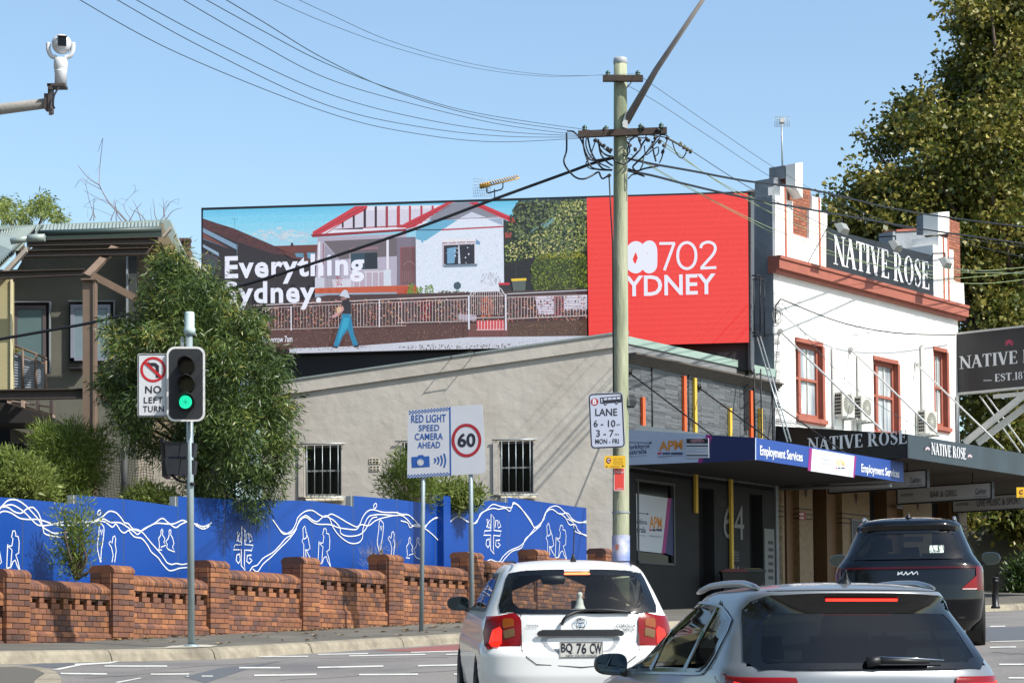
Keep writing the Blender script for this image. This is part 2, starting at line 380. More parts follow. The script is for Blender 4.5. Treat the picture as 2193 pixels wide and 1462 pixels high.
# far ground sheet to the horizon
b=B(); N=26
xs=[-900,-300,-90,-40,-20,-10,0,10,20,40,90,300,900]; ys=[-300,-60,-10,10,25,40,55,70,90,130,250,600,1500]
b.add([(x,y,(road(x,y)-.55 if -60<x<60 and y<130 else EYE+(1.2 if y>0 else -4))) for y in ys for x in xs],
      [(j*13+i,j*13+i+1,(j+1)*13+i+1,(j+1)*13+i) for j in range(12) for i in range(12)])
b.build('ground',earth,kind='structure')
def strip(name,m,s0,s1,qf,fn,ds=.5,lift=0,**kw):
    b=B(); n=int((s1-s0)/ds)+1; S=[s0+(s1-s0)*i/(n-1) for i in range(n)]; k=len(qf(S[0])); vs=[]
    for s in S:
        for q in qf(s):
            p=sq(s,q); vs.append((p.x,p.y,fn(p.x,p.y)+lift))
    b.add(vs,[(i*k+j,i*k+j+1,(i+1)*k+j+1,(i+1)*k+j) for i in range(n-1) for j in range(k-1)]); 
    b.f=[f[::-1] for f in b.f]
    return b.build(name,m,kind='structure',**kw)
strip('road',asphalt,-58,85,lambda s:[kerbq(s)+t for t in (0,.5,1,2,3,4,5,6,8,10,12,14,17,20,24,28,33)],road)
strip('footpath',pathm,-30,85,lambda s:[-14,-6,-.3,0,.6,1.4,2.2,kerbq(s)-.32],path)
# kerb: separate cast lengths
b=B(); s=-30.
while s<80:
    L=2.35+.5*random.random(); 
    A=[]
    for ss in (s+.012,s+L-.012):
        k=kerbq(ss); pr=[]
        for dq,dz in ((-.32,-.1),(-.32,.004),(-.1,.012),(-.04,-.005),(.0,-.05),(.035,-.16),(.35,-.165),(.36,-.25)):
            p=sq(ss,k+dq); z=(road(p.x,p.y)+.15 if dq<=0.04 else road(p.x,p.y)+.16)+dz+(.044*max(0,-dq) if dz>-.1 else 0)
            pr.append((p.x,p.y,z+.004))
        A+=pr
    n=8; b.add(A,[(i,(i+1)%n,(i+1)%n+n,i+n) for i in range(n)]+[tuple(range(n))[::-1],tuple(range(n,2*n))]); s+=L
b.build('kerb',concrete,kind='structure')
# footpath corner of the side street, bottom left
cpx=[(-260,1436),(-60,1425),(30,1423),(85,1427),(118,1436),(130,1448),(131,1462),(126,1490),(60,1530),(-260,1540)]
pts=[ground_at(x,y,lambda X,Y:road(X,Y)+.14) for x,y in cpx]; cen=sum(pts,Vector())/len(pts)
inn=[p+(cen-p).normalized()*min(.34,(cen-p).length*.5) for p in pts]
b=B(); n=len(pts); b.add([*pts,*inn,*[p-Vector((0,0,.3)) for p in pts]],[(i,(i+1)%n,(i+1)%n+n,i+n) for i in range(n)]+[(i,i+2*n,(i+1)%n+2*n,(i+1)%n) for i in range(n)])
b.build('kerb',concrete,kind='structure')
b=B(); b.poly([p+Vector((0,0,.004)) for p in inn],face=Vector((0,0,1))); b.build('pavement',pathm,kind='structure')
# painted markings (each line its own sheet piece)
def mark(px,m=paint_w,name='road_marking',lift=.006):
    b=B(); P4=[ground_at(x,y) for x,y in px]; a0,a1,b1,b0=P4; n=max(2,int((a1-a0).length/.5)+1); vs=[]
    for i in range(n+1):
        t=i/n
        for p in (a0.lerp(a1,t),b0.lerp(b1,t)): vs.append((p.x,p.y,road(p.x,p.y)+lift))
    b.add(vs,[(2*i,2*i+1,2*i+3,2*i+2) for i in range(n)])
    if (Vector(vs[1])-Vector(vs[0])).cross(Vector(vs[2])-Vector(vs[0])).z<0: b.f=[f[::-1] for f in b.f]
    return b.build(name,m,kind='structure')
dash=[(512,1429.5,600,1429.5,3),(544,1446,678,1444,3.2),(680,1429,821,1426,3),(769,1444.5,895,1443.5,3),(895,1425.5,1000,1423,2.8),(972,1443.5,1010,1443.5,2.6),
 (224,1426,358,1426,2.8),(130,1442,229,1443,3),(323,1443.5,405,1443,2.6),(432,1447.5,456,1447.5,2),(400,1448,404,1448,2),(680,1401,788,1399,2),(748,1404,911,1401,2.2),(955,1401,1000,1400,2),(880,1396.5,1000,1393.5,2),
 (370,1405.5,500,1406,2),(552,1405.5,660,1405,2.2),
 (2120,1341,2153,1340.5,2.2),(2120,1374,2193,1372,1.6),(2120,1386,2176,1385,2.6),(2140,1422.5,2260,1422.5,2.8),(2160,1451.5,2260,1451.5,3)]
for x0,y0,x1,y1,h in dash: mark([(x0,y0-h/2),(x1,y1-h/2),(x1,y1+h/2),(x0,y0+h/2)])
mark([(112,1434),(180,1421),(186,1422.5),(128,1434)]); mark([(160,1421),(235,1417.5),(235,1420.5),(160,1425)]); mark([(235,1417.5),(320,1405),(332,1405.5),(235,1420.5)])
mark([(245,1461),(300,1451),(304,1452),(255,1462)])
mark([(800,1393),(990,1379),(1000,1393),(960,1395)],mat('red_lane',(150,82,76),.85,.25,20,.2,90,col2=(120,96,92),c2s=4),'bus_lane_surface',.004)
mark([(2050,1316+30),(2230,1339),(2230,1371),(2050,1373)],mat('dark_asphalt',(92,95,100),.9,.25,50,.3,150),'asphalt_patch',.003)
mark([(395,1449),(470,1430),(600,1416),(440,1462)],MATS['dark_asphalt'],'asphalt_patch',.003)
mark([(35,1431-5),(240,1411),(300,1409),(120,1429)],MATS['dark_asphalt'],'asphalt_patch',.003)
rk=random.Random(4)
for x0,y0,x1,y1 in ((300,1436,640,1412),(600,1456,980,1434),(180,1452,420,1436),(2125,1396,2230,1404),(560,1410,960,1408)):
    bb=B(); n_=9; P5=[ground_at(x0+(x1-x0)*i/n_,y0+(y1-y0)*i/n_+rk.uniform(-1.2,1.2)) for i in range(n_+1)]; vs=[]
    for p_ in P5: 
        for dy in (-.035,.035): vs.append((p_.x,p_.y+dy*rk.uniform(.5,1.2),road(p_.x,p_.y)+.005))
    bb.add(vs,[(2*i,2*i+2,2*i+3,2*i+1) for i in range(n_)]); bb.build('crack_seal',mat('bitumen',(58,58,60),.6,.2,20),kind='structure')
# worn concrete round the signal post
def _pad(p):
    s_,q_=to_sq(p.x,p.y); return sq(s_,min(q_,kerbq(s_)-.30))
cp=[_pad(ground_at(x,y,path)) for x,y in ((350,1388),(372,1384),(400,1382.5),(440,1382),(466,1384),(458,1387),(430,1389),(385,1391))]
b=B(); b.poly([Vector((p.x,p.y,path(p.x,p.y)+.02)) for p in cp],face=Vector((0,0,1))); b.build('concrete_pad',mat('pale_concrete',(190,184,168),.85,.15,12,.2,60),kind='structure')

# ================================================================ SLATE-CLAD SHOP (with rendered side wall)
shop=thing('shop_building','low corner shop with beige rendered side wall and slate clad street front','building',(2.79,56,EYE+1.9))
render=mat('beige_render',(196,189,178),.93,.07,1.3,.55,3.6,bd=.035,col2=(188,180,168),c2s=.8,detail=9)
u=lambda x,y,off=0:PW.uh(x,y,off)
zl=lambda x,y:u(x,y)[1]
gz=EYE+1.0
uL=u(560,900)[0]; uR=8.66
def topw(uu):
    a=u(632,832); c=u(1318,733); return a[1]+(c[1]-a[1])*(uu-a[0])/(c[0]-a[0])
def hole(pl,x0,x1,y0,y1):
    a=pl.uh(x0,(y0+y1)/2); c=pl.uh(x1,(y0+y1)/2); t=pl.uh((x0+x1)/2,y0)[1]; bt=pl.uh((x0+x1)/2,y1)[1]; return (a[0],c[0],bt,t)
W3=[hole(PW,652,731,953,1061),hole(PW,861,935,947,1060),hole(PW,1069,1142,944,1056)]
b=B(); wall_holes(b,PW,[uL,uR],[gz,zl(900,860)],W3,depth=.22,top=topw)
b.build('side_wall',render,shop)
b=B(); # back mass and roof deck so the building is solid
b.prism([PW.p(uL,gz,-.5),PW.p(uR,gz,-.5),PA.p(5.3,gz,-.35),PA.p(7.2,gz,-.3),PA.p(7.2,gz,-7),PW.p(uL,gz,-6)],(0,0,zl(900,860)-gz-.05))
b.build('inner_walls',mat('dark_interior',(22,22,24),.9),shop)
b=B()
for k in range(1): 
    A=[PW.p(uL,topw(uL)-.12,0.0),PW.p(uR+.02,topw(uR)-.12,0),PW.p(uR+.02,topw(uR)+.20,0),PW.p(uL,topw(uL)+.20,0)]
    b.prism(A,PW.n*.07)
b.build('parapet_capping',render,shop)
b=B(); A=[PW.p(uL,topw(uL)+.2,-.28),PW.p(uR+.06,topw(uR)+.2,-.28),PW.p(uR+.06,topw(uR)+.245,-.28),PW.p(uL,topw(uL)+.245,-.28)]
b.prism(A,PW.n*.38); b.build('metal_flashing',mat('pale_metal',(150,160,156),.5,.1,3,metal=.3),shop)
b=B()
for a,c in ((968,766),(1017,758)):
    p=PW.hit(a,c,.05); b.tube([p,p+PW.n*.35+Vector((0,0,.02))],.012,6)
b.tube([PW.hit(968,766,.05)+PW.n*.33+Vector((0,0,.02)),PW.hit(1017,758,.05)+PW.n*.33+Vector((0,0,.02))],.01,6)
b.build('bracket',mat('dark_steel',(40,40,42),.5,metal=.6),shop)
galv=mat('galvanised_steel',(158,166,168),.45,.12,14,metal=.55,spec=.5)
white=mat('white_paint',(206,205,198),.6,.06,6)
blackglass=mat('black_glass',(6,7,8),.12,spec=.3)
for i,h in enumerate(W3):
    u0,u1,h0,h1=h; f=B(); t=.05
    for a in ((u0,u0+t,h0,h1),(u1-t,u1,h0,h1),(u0+t,u1-t,h0,h0+t),(u0+t,u1-t,h1-t,h1),(u0+t,u1-t,(h0+h1)/2-.02,(h0+h1)/2+.02)): pbox(f,PW,*a,-.18,-.10)
    win=f.build('window',mat('grey_frame',(128,130,128),.6),shop)
    g=B(); pbox(g,PW,u0+t,u1-t,h0+t,h1-t,-.16,-.14); g.build('pane',blackglass,win)
    for k in range(5):
        g=B(); x=u0+.07+(u1-u0-.14)*k/4; g.tube([PW.p(x,h0-.03,.06),PW.p(x,h1+.02,.06)],.011,6); g.build('window_bar',galv,win)
    g=B()
    for hh in (h0-.05,h1+.03): g.tube([PW.p(u0-.16,hh,.06),PW.p(u1+.12,hh,.06)],.018,6)
    for uu in (u0-.05,u1+.05): g.tube([PW.p(uu,h0-.05,.0),PW.p(uu,h0-.05,.06)],.012,5);g.tube([PW.p(uu,h1+.03,0),PW.p(uu,h1+.03,.06)],.012,5)
    g.build('grille_rail',galv,win)
    g=B(); # sloping sill tiles
    n=6
    for k in range(n):
        a=u0-.02+(u1-u0+.04)*k/n; c=a+(u1-u0+.04)/n-.012
        g.prism([PW.p(a,h0-.012,.0),PW.p(c,h0-.012,.0),PW.p(c+.09,h0-.11,.12),PW.p(a+.09,h0-.11,.12)],(0,0,-.03))
    g.build('sill',mat('sill_cream',(200,190,165),.8,.1,8),win)
    if i!=1:
        g=B(); pbox(g,PW,u0-.14,u0-.03,h0-.02,h1-.02,.0,.05); g.build('window_shutter',render,win)
for k,(x0,y0,x1,y1) in enumerate(((791,981,812,992),(792,997,813,1008))):
    h=hole(PW,x0,x1,y0,y1); g=B(); pbox(g,PW,*h,0,.02); 
    v=g.build('air_vent',mat('vent_cream',(210,200,180),.8),shop); g=B()
    for r in range(2):
        for c in range(3):
            w_=(h[1]-h[0])/3; hh=(h[3]-h[2])/2; pbox(g,PW,h[0]+w_*c+.015,h[0]+w_*(c+1)-.015,h[2]+hh*r+.015,h[2]+hh*(r+1)-.015,.0,.023)
    g.build('vent_slot',mat('shade_dark',(40,36,34),.9),v)  # flat dark boxes stand in for the shade inside the slots
# --- street front
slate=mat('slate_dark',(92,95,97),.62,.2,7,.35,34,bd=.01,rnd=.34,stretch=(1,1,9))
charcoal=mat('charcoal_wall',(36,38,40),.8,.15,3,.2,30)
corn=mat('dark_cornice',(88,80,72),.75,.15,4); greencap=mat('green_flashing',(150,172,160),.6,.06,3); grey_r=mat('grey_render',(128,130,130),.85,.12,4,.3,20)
ua=lambda x,y,off=0:PA.uh(x,y,off)
U1=7.22
def hA(x,y): return ua(x,y)[1]
hc_top=hA(1345,722); hg=hA(1345,738); hcor=hA(1345,757); hcb=hA(1345,777)
b=B(); pbox(b,PA,-.05,ua(1588,770)[0],hg,hc_top,-.3,.1); pbox(b,PA,ua(1610,790)[0],U1,hg-.05,hc_top-.02,-.3,.08); b.build('roof_flashing',greencap,shop)
b=B(); pbox(b,PA,-.02,U1,hcor,hg-.003,-.3,.06); b.build('parapet',grey_r,shop)
b=B()
for k in range(5):
    hh=hcb+(hcor-hcb)*k/5; pbox(b,PA,-.0,U1+.03,hh,hh+(hcor-hcb)/5,-.2,.07+.055*k)
b.build('cornice',corn,shop)
h_aw=EYE+(5.86); 
seams=[0,ua(1395,850)[0],ua(1473,860)[0],ua(1613,890)[0],ua(1653,890)[0],U1]
for k in range(5):
    a,c=seams[k]+.02,seams[k+1]-.02
    b=B(); pbox(b,PA,a,c,h_aw-.6,hcb-.002,-.2,0); p=b.build('cladding_panel',charcoal,shop)
    # slate courses, split-faced
    t=B(); rows=46; H=hcb-.002-(h_aw-.5)
    for r in range(rows):
        x=a
        while x<c-.02:
            L=min(random.choice([.3,.6,.6]),c-x); pr=random.choice([.01,.013,.017,.021]); pbox(t,PA,x+.002,x+L-.002,h_aw-.5+H*r/rows+.002,h_aw-.5+H*(r+1)/rows-.002,0,pr); x+=L
    t.build('slate_tile',slate,p,kind='stuff')
orange=mat('orange_fin',(228,96,44),.6,.05,5); yellow=mat('yellow_fin',(216,180,68),.6,.05,5); dkyel=MATS['yellow_fin']
for x,y0,y1,m in ((1372.5,851,985,orange),(1461.5,806,985,orange),(1484,810,1098,yellow),(1559,874,1222,yellow),(1604,837,975,orange),(1624,875,975,yellow)):
    uu=ua(x,900)[0]; b=B(); lo=hA(x,y1) if y1<1400 else EYE+2.2; pbox(b,PA,uu-.055,uu+.055,lo,hA(x,y0),.03,.1); b.build('facade_fin',m,shop,label='orange fin' if m is orange else 'yellow fin')
for x in (1395,1473,1613,1653):
    uu=ua(x,900)[0]; b=B(); b.tube([PA.p(uu,h_aw,.03),PA.p(uu,hcb,.03)],.02,6); b.build('downpipe',MATS['dark_steel'],shop)
# ground floor
gA=EYE+2.0
door=hole(PA,1497,1530,1045,1300); win=hole(PA,1364,1444,1030,1208); dr2=hole(PA,1606,1634,1058,1300)
door=(door[0],door[1],gA,door[3]); dr2=(dr2[0],dr2[1],gA,dr2[3])
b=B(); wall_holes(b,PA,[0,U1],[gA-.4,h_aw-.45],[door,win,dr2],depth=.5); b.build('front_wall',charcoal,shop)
b=B(); pbox(b,PA,door[0],door[1],gA-.3,door[3],-.5,-.46); b.build('door',mat('olive_door',(60,62,40),.6),shop)
b=B(); pbox(b,PA,dr2[0],dr2[1],gA-.3,dr2[3],-.5,-.46); b.build('door',mat('black_door',(16,17,20),.3),shop)
b=B()
for a in ((win[0],win[0]+.06,win[2],win[3]),(win[1]-.06,win[1],win[2],win[3]),(win[0],win[1],win[2],win[2]+.06),(win[0]-.1,win[1]+.05,win[3]-.06,win[3])): pbox(b,PA,*a,-.12,.03)
sw=b.build('window',mat('frame_dark',(70,72,72),.5),shop)
b=B(); pbox(b,PA,win[0]+.05,win[1]-.05,win[2]+.05,win[3]-.05,-.08,-.06); b.build('pane',blackglass,sw)
# poster in window
poster_w=mat('poster_white',(200,206,214),.5); magenta=mat('magenta',(150,30,120),.5); navy=mat('navy_sign',(26,58,128),.5,.05,4); navy2=mat('navy_dark',(16,32,90),.5)
ink=mat('ink_navy',(40,56,96),.6); gold=mat('apm_orange',(214,140,50),.6); inkk=mat('ink_black',(16,16,18),.5); pink=mat('apm_pink',(190,40,90),.5); ink_pale=mat('ink_pale',(140,150,170),.6)
def apoly(pl,px,off): return [pl.hit(x,y,off) for x,y in px]
pl=PA
b=B(); b.poly(apoly(pl,[(1362,1056),(1430,1066),(1417,1184),(1364,1178)],.012),0,pl.n); b.poly(apoly(pl,[(1430,1066),(1438,1066),(1425,1184),(1417,1184)],.012),1,pl.n); b.poly(apoly(pl,[(1438,1066),(1442,1066),(1442,1190),(1425,1184)],.012),2,pl.n)
for (a,y0,c,y1,m,s_,bo) in ((1364,1121,1385.5,1110,3,'orkforce',.01),(1364,1139,1383,1126,3,'stralia',.01),(1391,1130,1417.5,1104,4,'APM',.02),(1365,1147,1383,1143,6,'employment services',0),(1391,1150,1417,1144,6,'employment services',0)):
    ptext(b,s_,pl,a,y0,c,y1,.016,m,bo)
for a,c,m in ((1390.5,1395,5),(1396.5,1404,3),(1405.5,1417.5,3)):
    b.poly(apoly(pl,[(a,1130.5+1),(c,1131+1.5),(c,1135.5+1.5),(a,1135+1)],.016),m,pl.n)
b.poly(apoly(pl,[(1364,1097),(1386,1099),(1386,1100.5),(1364,1098.5)],.016),3,pl.n); b.add([pl.hit(1387+2*math.cos(k),1099.7+2*math.sin(k),.016) for k in np.linspace(0,6.28,10)[:-1]],[tuple(range(9))[::-1]],3)
b.build('window_poster',[poster_w,magenta,navy2,ink,gold,pink,ink_pale],shop)
# 64 and small notices
greyL=mat('grey_letters',(128,130,130),.6)
b=B(); ptext(b,'64',pl,1550,1152,1594,1078,.02,0,-.004); b.build('street_number',greyL,shop)
b=B(); ptext(b,'STUDIO',pl,1535,1083,1556,1070,.02,0,0); b.build('wall_lettering',mat('dim_letters',(70,72,70),.6),shop)
b=B(); ptext(b,'64',pl,1571,1222,1583,1210,.02,0,.01); b.build('wall_lettering',greyL,shop)
for k in range(4): b=B(); ptext(b,('LEVEL 1','OFFICE','STUDIO','SHOP')[k],pl,1570,1183+6*k,1583,1179+6*k,.02,0,.0); b.build('wall_lettering',greyL,shop)
b=B(); pbox(b,pl,*hole(pl,1497,1512,1118,1176),-.3,-.28); b.build('door_notice',poster_w,shop)
b=B(); 
q=hole(pl,1497,1512,1118,1176); pq=Plane(*(pl.o-pl.n*.27).xy,*pl.u.xy)
for s_,f0,f1,m in (('workforce',.86,.93,1),('Australia',.78,.84,1),('APM',.42,.58,0),('employment',.3,.35,1),('services',.2,.25,1)):
    text(b,s_,pq.p(q[0]+.06,q[2]+(q[3]-q[2])*f0),pq.u*(q[1]-q[0]-.14),(0,0,(q[3]-q[2])*(f1-f0)),m)
b.build('door_notice',[gold,ink],shop,label='printed lettering of the door notice')
b=B(); pbox(b,pl,*hole(pl,1635,1656,1132,1254),.0,.04); b.build('notice_board',mat('board_grey',(120,124,124),.6),shop)
b=B()
for k in range(6): 
    hq=hole(pl,1642+k%2,1653,1158+15*k,1165+15*k); pbox(b,pl,*hq,.04,.045)
b.build('notice_board',inkk,shop,label='black print on the grey notice board')
# awning
aw=thing('shop_awning','blue and white shop awning lettered Employment Services over the footpath','awning',tuple(PA.p(0,EYE+5.4,3.49)))
PAf=Plane(*(PA.o+PA.n*3.49).xy,*PA.u.xy); Lf=7.75
ft=PAf.uh(1620,937)[1]; fb=PAf.uh(1620,984)[1]
PAs=Plane(*PA.o.xy,*PA.n.xy)      # perpendicular plane, visible face looks back along -u
def sh(x,y,off=0):   # hit on the side fascia
    d=ray(x,y); nn=PA.u; o=PA.o-nn*off; t=(o-CP).dot(nn)/d.dot(nn); return CP+d*t
bluem=mat('awning_blue',(36,74,150),.5,.05,2)
b=B(); b.obox(PA.p(0,fb,3.45),PA.u*Lf,PA.n*.04,(0,0,ft-fb)); b.build('front_fascia',bluem,aw)
s_tl,s_bl,s_tr,s_br=sh(1330,918.5),sh(1330,996),sh(1617.5,937),sh(1617.5,984)
b=B(); b.prism([s_bl,s_br,s_tr,s_tl],PA.u*.04); b.build('side_fascia',mat('fascia_white',(184,196,214),.55,.06,2),aw)
wedge=[sh(1330,904),sh(1562,935),sh(1330,918)]
b=B(); b.prism([w_+PA.u*.3 for w_ in wedge],PA.u*.05); b.build('awning_roof_edge',white,aw)
b=B(); b.prism([PA.p(.05,ft-.06,3.43),PA.p(Lf-.05,ft-.06,3.43),PA.p(Lf-.05,ft+.36,0.02),PA.p(.05,ft+.36,.02)],(0,0,-.04)); b.build('awning_roof',galv,aw)
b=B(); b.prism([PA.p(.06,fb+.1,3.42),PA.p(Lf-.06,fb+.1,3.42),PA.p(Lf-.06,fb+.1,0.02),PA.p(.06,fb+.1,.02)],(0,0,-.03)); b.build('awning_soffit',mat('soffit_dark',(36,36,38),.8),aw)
b=B(); z=Vector((0,0,1)); sp=lambda px,off=.006:[sh(x,y,off) for x,y in px]; nn=-PA.u
b.poly(sp([(1512,930.5),(1527,931.5),(1503,990.5),(1494,991)]),0,nn); b.poly(sp([(1527,931.5),(1617.5,937),(1617.5,984),(1503,990.5)]),1,nn)
b.build('fascia_print',[magenta,navy2],aw)
def stext(b,s,x0,y0,x1,y1,m=0,bold=0,off=.009):
    O=sh(x0,y0,off); U=sh(x1,y0,off)-O; V=sh(x0,y1,off)-O; U=PA.n*U.dot(PA.n); text(b,s,O,U,Vector((0,0,V.z)),m,bold)
b=B(); stext(b,'Workforce',1336,963,1391,953,0,.01); stext(b,'Australia',1336,974,1385,963.5,0,.01); stext(b,'Employment Services',1340,980.5,1385,976,3,0)
stext(b,'APM',1411,965.5,1462,945,1,.03); stext(b,'employment services',1408,982,1462,974,3,.005)
for a,c,m in ((1408,1417,2),(1419,1435,0),(1437,1462,0)): b.poly(sp([(a,968.6),(c,968.2),(c,972.2),(a,972.6)],.009),m,nn)
b.poly(sp([(1336,946),(1391,947),(1391,948.4),(1336,947.4)],.009),0,nn); b.poly(sp([(1393+2.4*math.cos(k),947.6+2.4*math.sin(k)) for k in np.linspace(0,6.28,10)[:-1]],.009),0,nn)
b.build('fascia_lettering',[ink,gold,pink,ink_pale],aw)
b=B(); b.prism(sp([(1469,938),(1517,938),(1518,980),(1469,980)],.03),PA.u*.02,0); ds=b.build('warning_sign',poster_w,aw)
b=B(); b.poly(sp([(1470,939),(1516,939),(1516,949),(1470,949)],.034),0,nn); b.poly(sp([(1470,953),(1516,953),(1516,955.5),(1470,955.5)],.034),0,nn); b.poly(sp([(1470,973.5),(1517,973.5),(1517,976),(1470,976)],.034),0,nn)
b.poly(sp([(1493+15*math.cos(k),943.5+4*math.sin(k)) for k in np.linspace(0,6.28,16)[:-1]],.037),1,nn); b.poly(sp([(1493+13.6*math.cos(k),943.5+3.2*math.sin(k)) for k in np.linspace(0,6.28,16)[:-1]],.040),0,nn)
stext(b,'DANGER',1483,946,1503,941.2,1,.02,.044)
for k in range(4): stext(b,'authorised access only keep out',1472,961+3*k,1514 if k%2 else 1490,959.3+3*k,2,0,.034)
b.build('warning_print',[inkk,mat('pink_white',(230,170,180),.5),ink],ds)
lw=mat('letter_white',(228,230,232),.5)
for q_ in ((1628,980,1719,953),(1845,1015.5,1926,992)): b=B(); ptext(b,'Employment Services',PAf,*q_,.008,0,.022); b.build('fascia_lettering',lw,aw)
b=B(); fq=lambda px,off:[PAf.hit(x,y,off) for x,y in px]
b.poly(fq([(1736,959.5),(1831,976),(1830,1022),(1732,1007.5)],.004),0,PA.n); b.poly(fq([(1733.5,959),(1739.5,960),(1736.5,1008),(1730,1007)],.006),1,PA.n); b.poly(fq([(1830,976),(1834,976.7),(1830,1022.5),(1827,1022)],.006),1,PA.n)
ptext(b,'Workforce',PAf,1760,985,1778,979,.008,4,0);ptext(b,'Australia',PAf,1760,993,1777,988,.008,4,0); ptext(b,'APM',PAf,1790,997,1809,981,.008,2,.01)
for a,c,m in ((1790,1793,3),(1795,1800,5),(1802,1809,5)): b.poly(fq([(a,1000.2),(c,1000.6),(c,1003.2),(a,1002.6)],.008),m,PA.n)
b.build('fascia_print',[mat('print_white',(216,218,222),.5),magenta,mat('apm_faded',(240,200,130),.5),pink,mat('ink_faded',(190,196,206),.6),ink],aw)
for (x0,y0,x1,y1) in ((1346,797,1527,933),(1495,829,1656,946),(1661,865,1813,972)):
    a=PA.hit(x0,y0,.02); c=PAf.hit(x1,y1,-.1); b=B(); b.tube([a,c],.018,6); b.lathe(a,[(0,0),(.07,0),(.07,.06),(.03,.08)],10,axis=PA.n); b.build('stay_rod',MATS['dark_steel'],aw)
# wheelie bins in front of the shop
for k,(xx,lid) in enumerate(((1570,(96,20,26)),(1610,(40,44,44)))):
    p=PA.hit(xx,1230,.7); base=Vector((p.x,p.y,path(p.x,p.y))); t=thing('wheelie_bin',('dark bin with maroon lid under the shop awning','dark bin with yellow striped black lid under the shop awning')[k],'bin',base,group='bins under the shop awning')
    z1=PA.hit(xx,1226,.7).z; b=B(); lo=[base+Vector((dx,dy,.06)) for dx,dy in ((-.24,-.28),(.24,-.28),(.24,.28),(-.24,.28))]; hi=[base+Vector((dx,dy,z1-base.z)) for dx,dy in ((-.3,-.36),(.3,-.36),(.3,.36),(-.3,.36))]
    b.add(lo+hi,[(0,3,2,1),(4,5,6,7),(0,1,5,4),(1,2,6,5),(2,3,7,6),(3,0,4,7)]); b.build('bin_body',mat('bin_black',(24,28,26),.5),t)
    b=B(); top=z1-base.z; b.prism([base+Vector((dx,dy,top+.005)) for dx,dy in ((-.33,-.38),(.33,-.38),(.33,.38),(-.33,.38))],(0,0,.05)); b.prism([base+Vector((dx,dy,top+.055)) for dx,dy in ((-.25,-.28),(.25,-.28),(.25,.28),(-.25,.28))],(0,0,.04)); b.build('lid',mat('lid%d'%k,lid,.4),t)
    if k: b=B(); b.prism([base+Vector((dx,dy,top+.095)) for dx,dy in ((-.2,-.2),(.2,-.2),(.2,.2),(-.2,.2))],(0,0,.01)); b.build('lid_label',yellow,t)
    b=B(); 
    for dx in (-.24,.24): b.lathe(base+Vector((dx-.03,.26,.1)),[(0,0),(.1,0),(.1,.06),(0,.06)],12,axis=(1,0,0))
    b.build('wheel',MATS['bin_black'],t)
# ================================================================ WHITE HOTEL
hot=thing('hotel_building','white two storey corner hotel with terracotta cornice and stepped parapet','building',(7.03,61.8,EYE+2.2))
stucco=mat('white_stucco',(250,247,240),.85,.05,3,.25,25,bd=.01); terra=mat('terracotta_paint',(164,94,76),.7,.12,3,.1,30); thin=mat('terracotta_line',(196,110,84),.7)
greyst=mat('grey_stucco',(142,148,154),.88,.12,2.2,.7,5,bd=.04,col2=(120,124,130),c2s=.8)
PNs_u=-PN.n
un=lambda x,y,off=0:PN.uh(x,y,off)
L_N=un(2053,800)[0]; h_corn_t=un(1668,553)[1]; h_corn_b=un(1658,585)[1]
h_awn=EYE+6.9; th=.32
def nh(x0,x1,y0,y1):
    a=un(x0,(y0+y1)/2)[0]; c=un(x1,(y0+y1)/2)[0]; return (a,c,un(x0,y1)[1],un(x0,y0)[1])
wins=[nh(1704,1760,730,890),nh(1871,1922,769,926),nh(2000,2027,749,911)]
b=B(); wall_holes(b,PN,[0,L_N],[EYE+5.75,h_corn_t],wins,depth=.24,mr=1); b.build('front_wall',[stucco,terra],hot)
# grey flank wall (thick slab running back) and rear mass
htopL=un(1660,418)[1]
PNb=lambda u_,h,bk:PN.p(u_,h,-bk)
b=B(); b.prism([PNb(-.02,EYE+1.5,.0),PNb(-.02,EYE+1.5,9),PNb(-.02,htopL-1.4,9),PNb(-.02,htopL-1.4,3.2),PNb(-.02,htopL-.02,3.2),PNb(-.02,htopL-.02,.0)],PN.u*.3)
b.prism([PNb(-.06,un(1660,715)[1],.0),PNb(-.06,un(1660,715)[1],6),PNb(-.06,un(1660,700)[1],6),PNb(-.06,un(1660,700)[1],.0)],PN.u*.1)
b.build('flank_wall',greyst,hot)
b=B(); b.prism([PN.p(.3,EYE+1.5,-.6),PN.p(L_N,EYE+1.5,-.6),PN.p(L_N,EYE+1.5,-9),PN.p(.3,EYE+1.5,-9)],(0,0,h_corn_t-EYE-1.6)); b.build('inner_walls',MATS['dark_interior'],hot)
# right end wall
b=B(); b.obox(PN.p(L_N-.02,EYE+1.5,-9),-PN.u*.02,PN.n*9,(0,0,h_corn_t-EYE-1.55)); b.build('end_wall',stucco,hot)
b=B(); 
for k,(t0,t1,o) in enumerate(((0,.22,.16),(.22,.8,.26),(.8,1,.30))):
    pbox(b,PN,-.12,L_N+.22,h_corn_b+(h_corn_t-h_corn_b)*t0,h_corn_b+(h_corn_t-h_corn_b)*t1,-.1,o)
b.build('cornice',terra,hot)
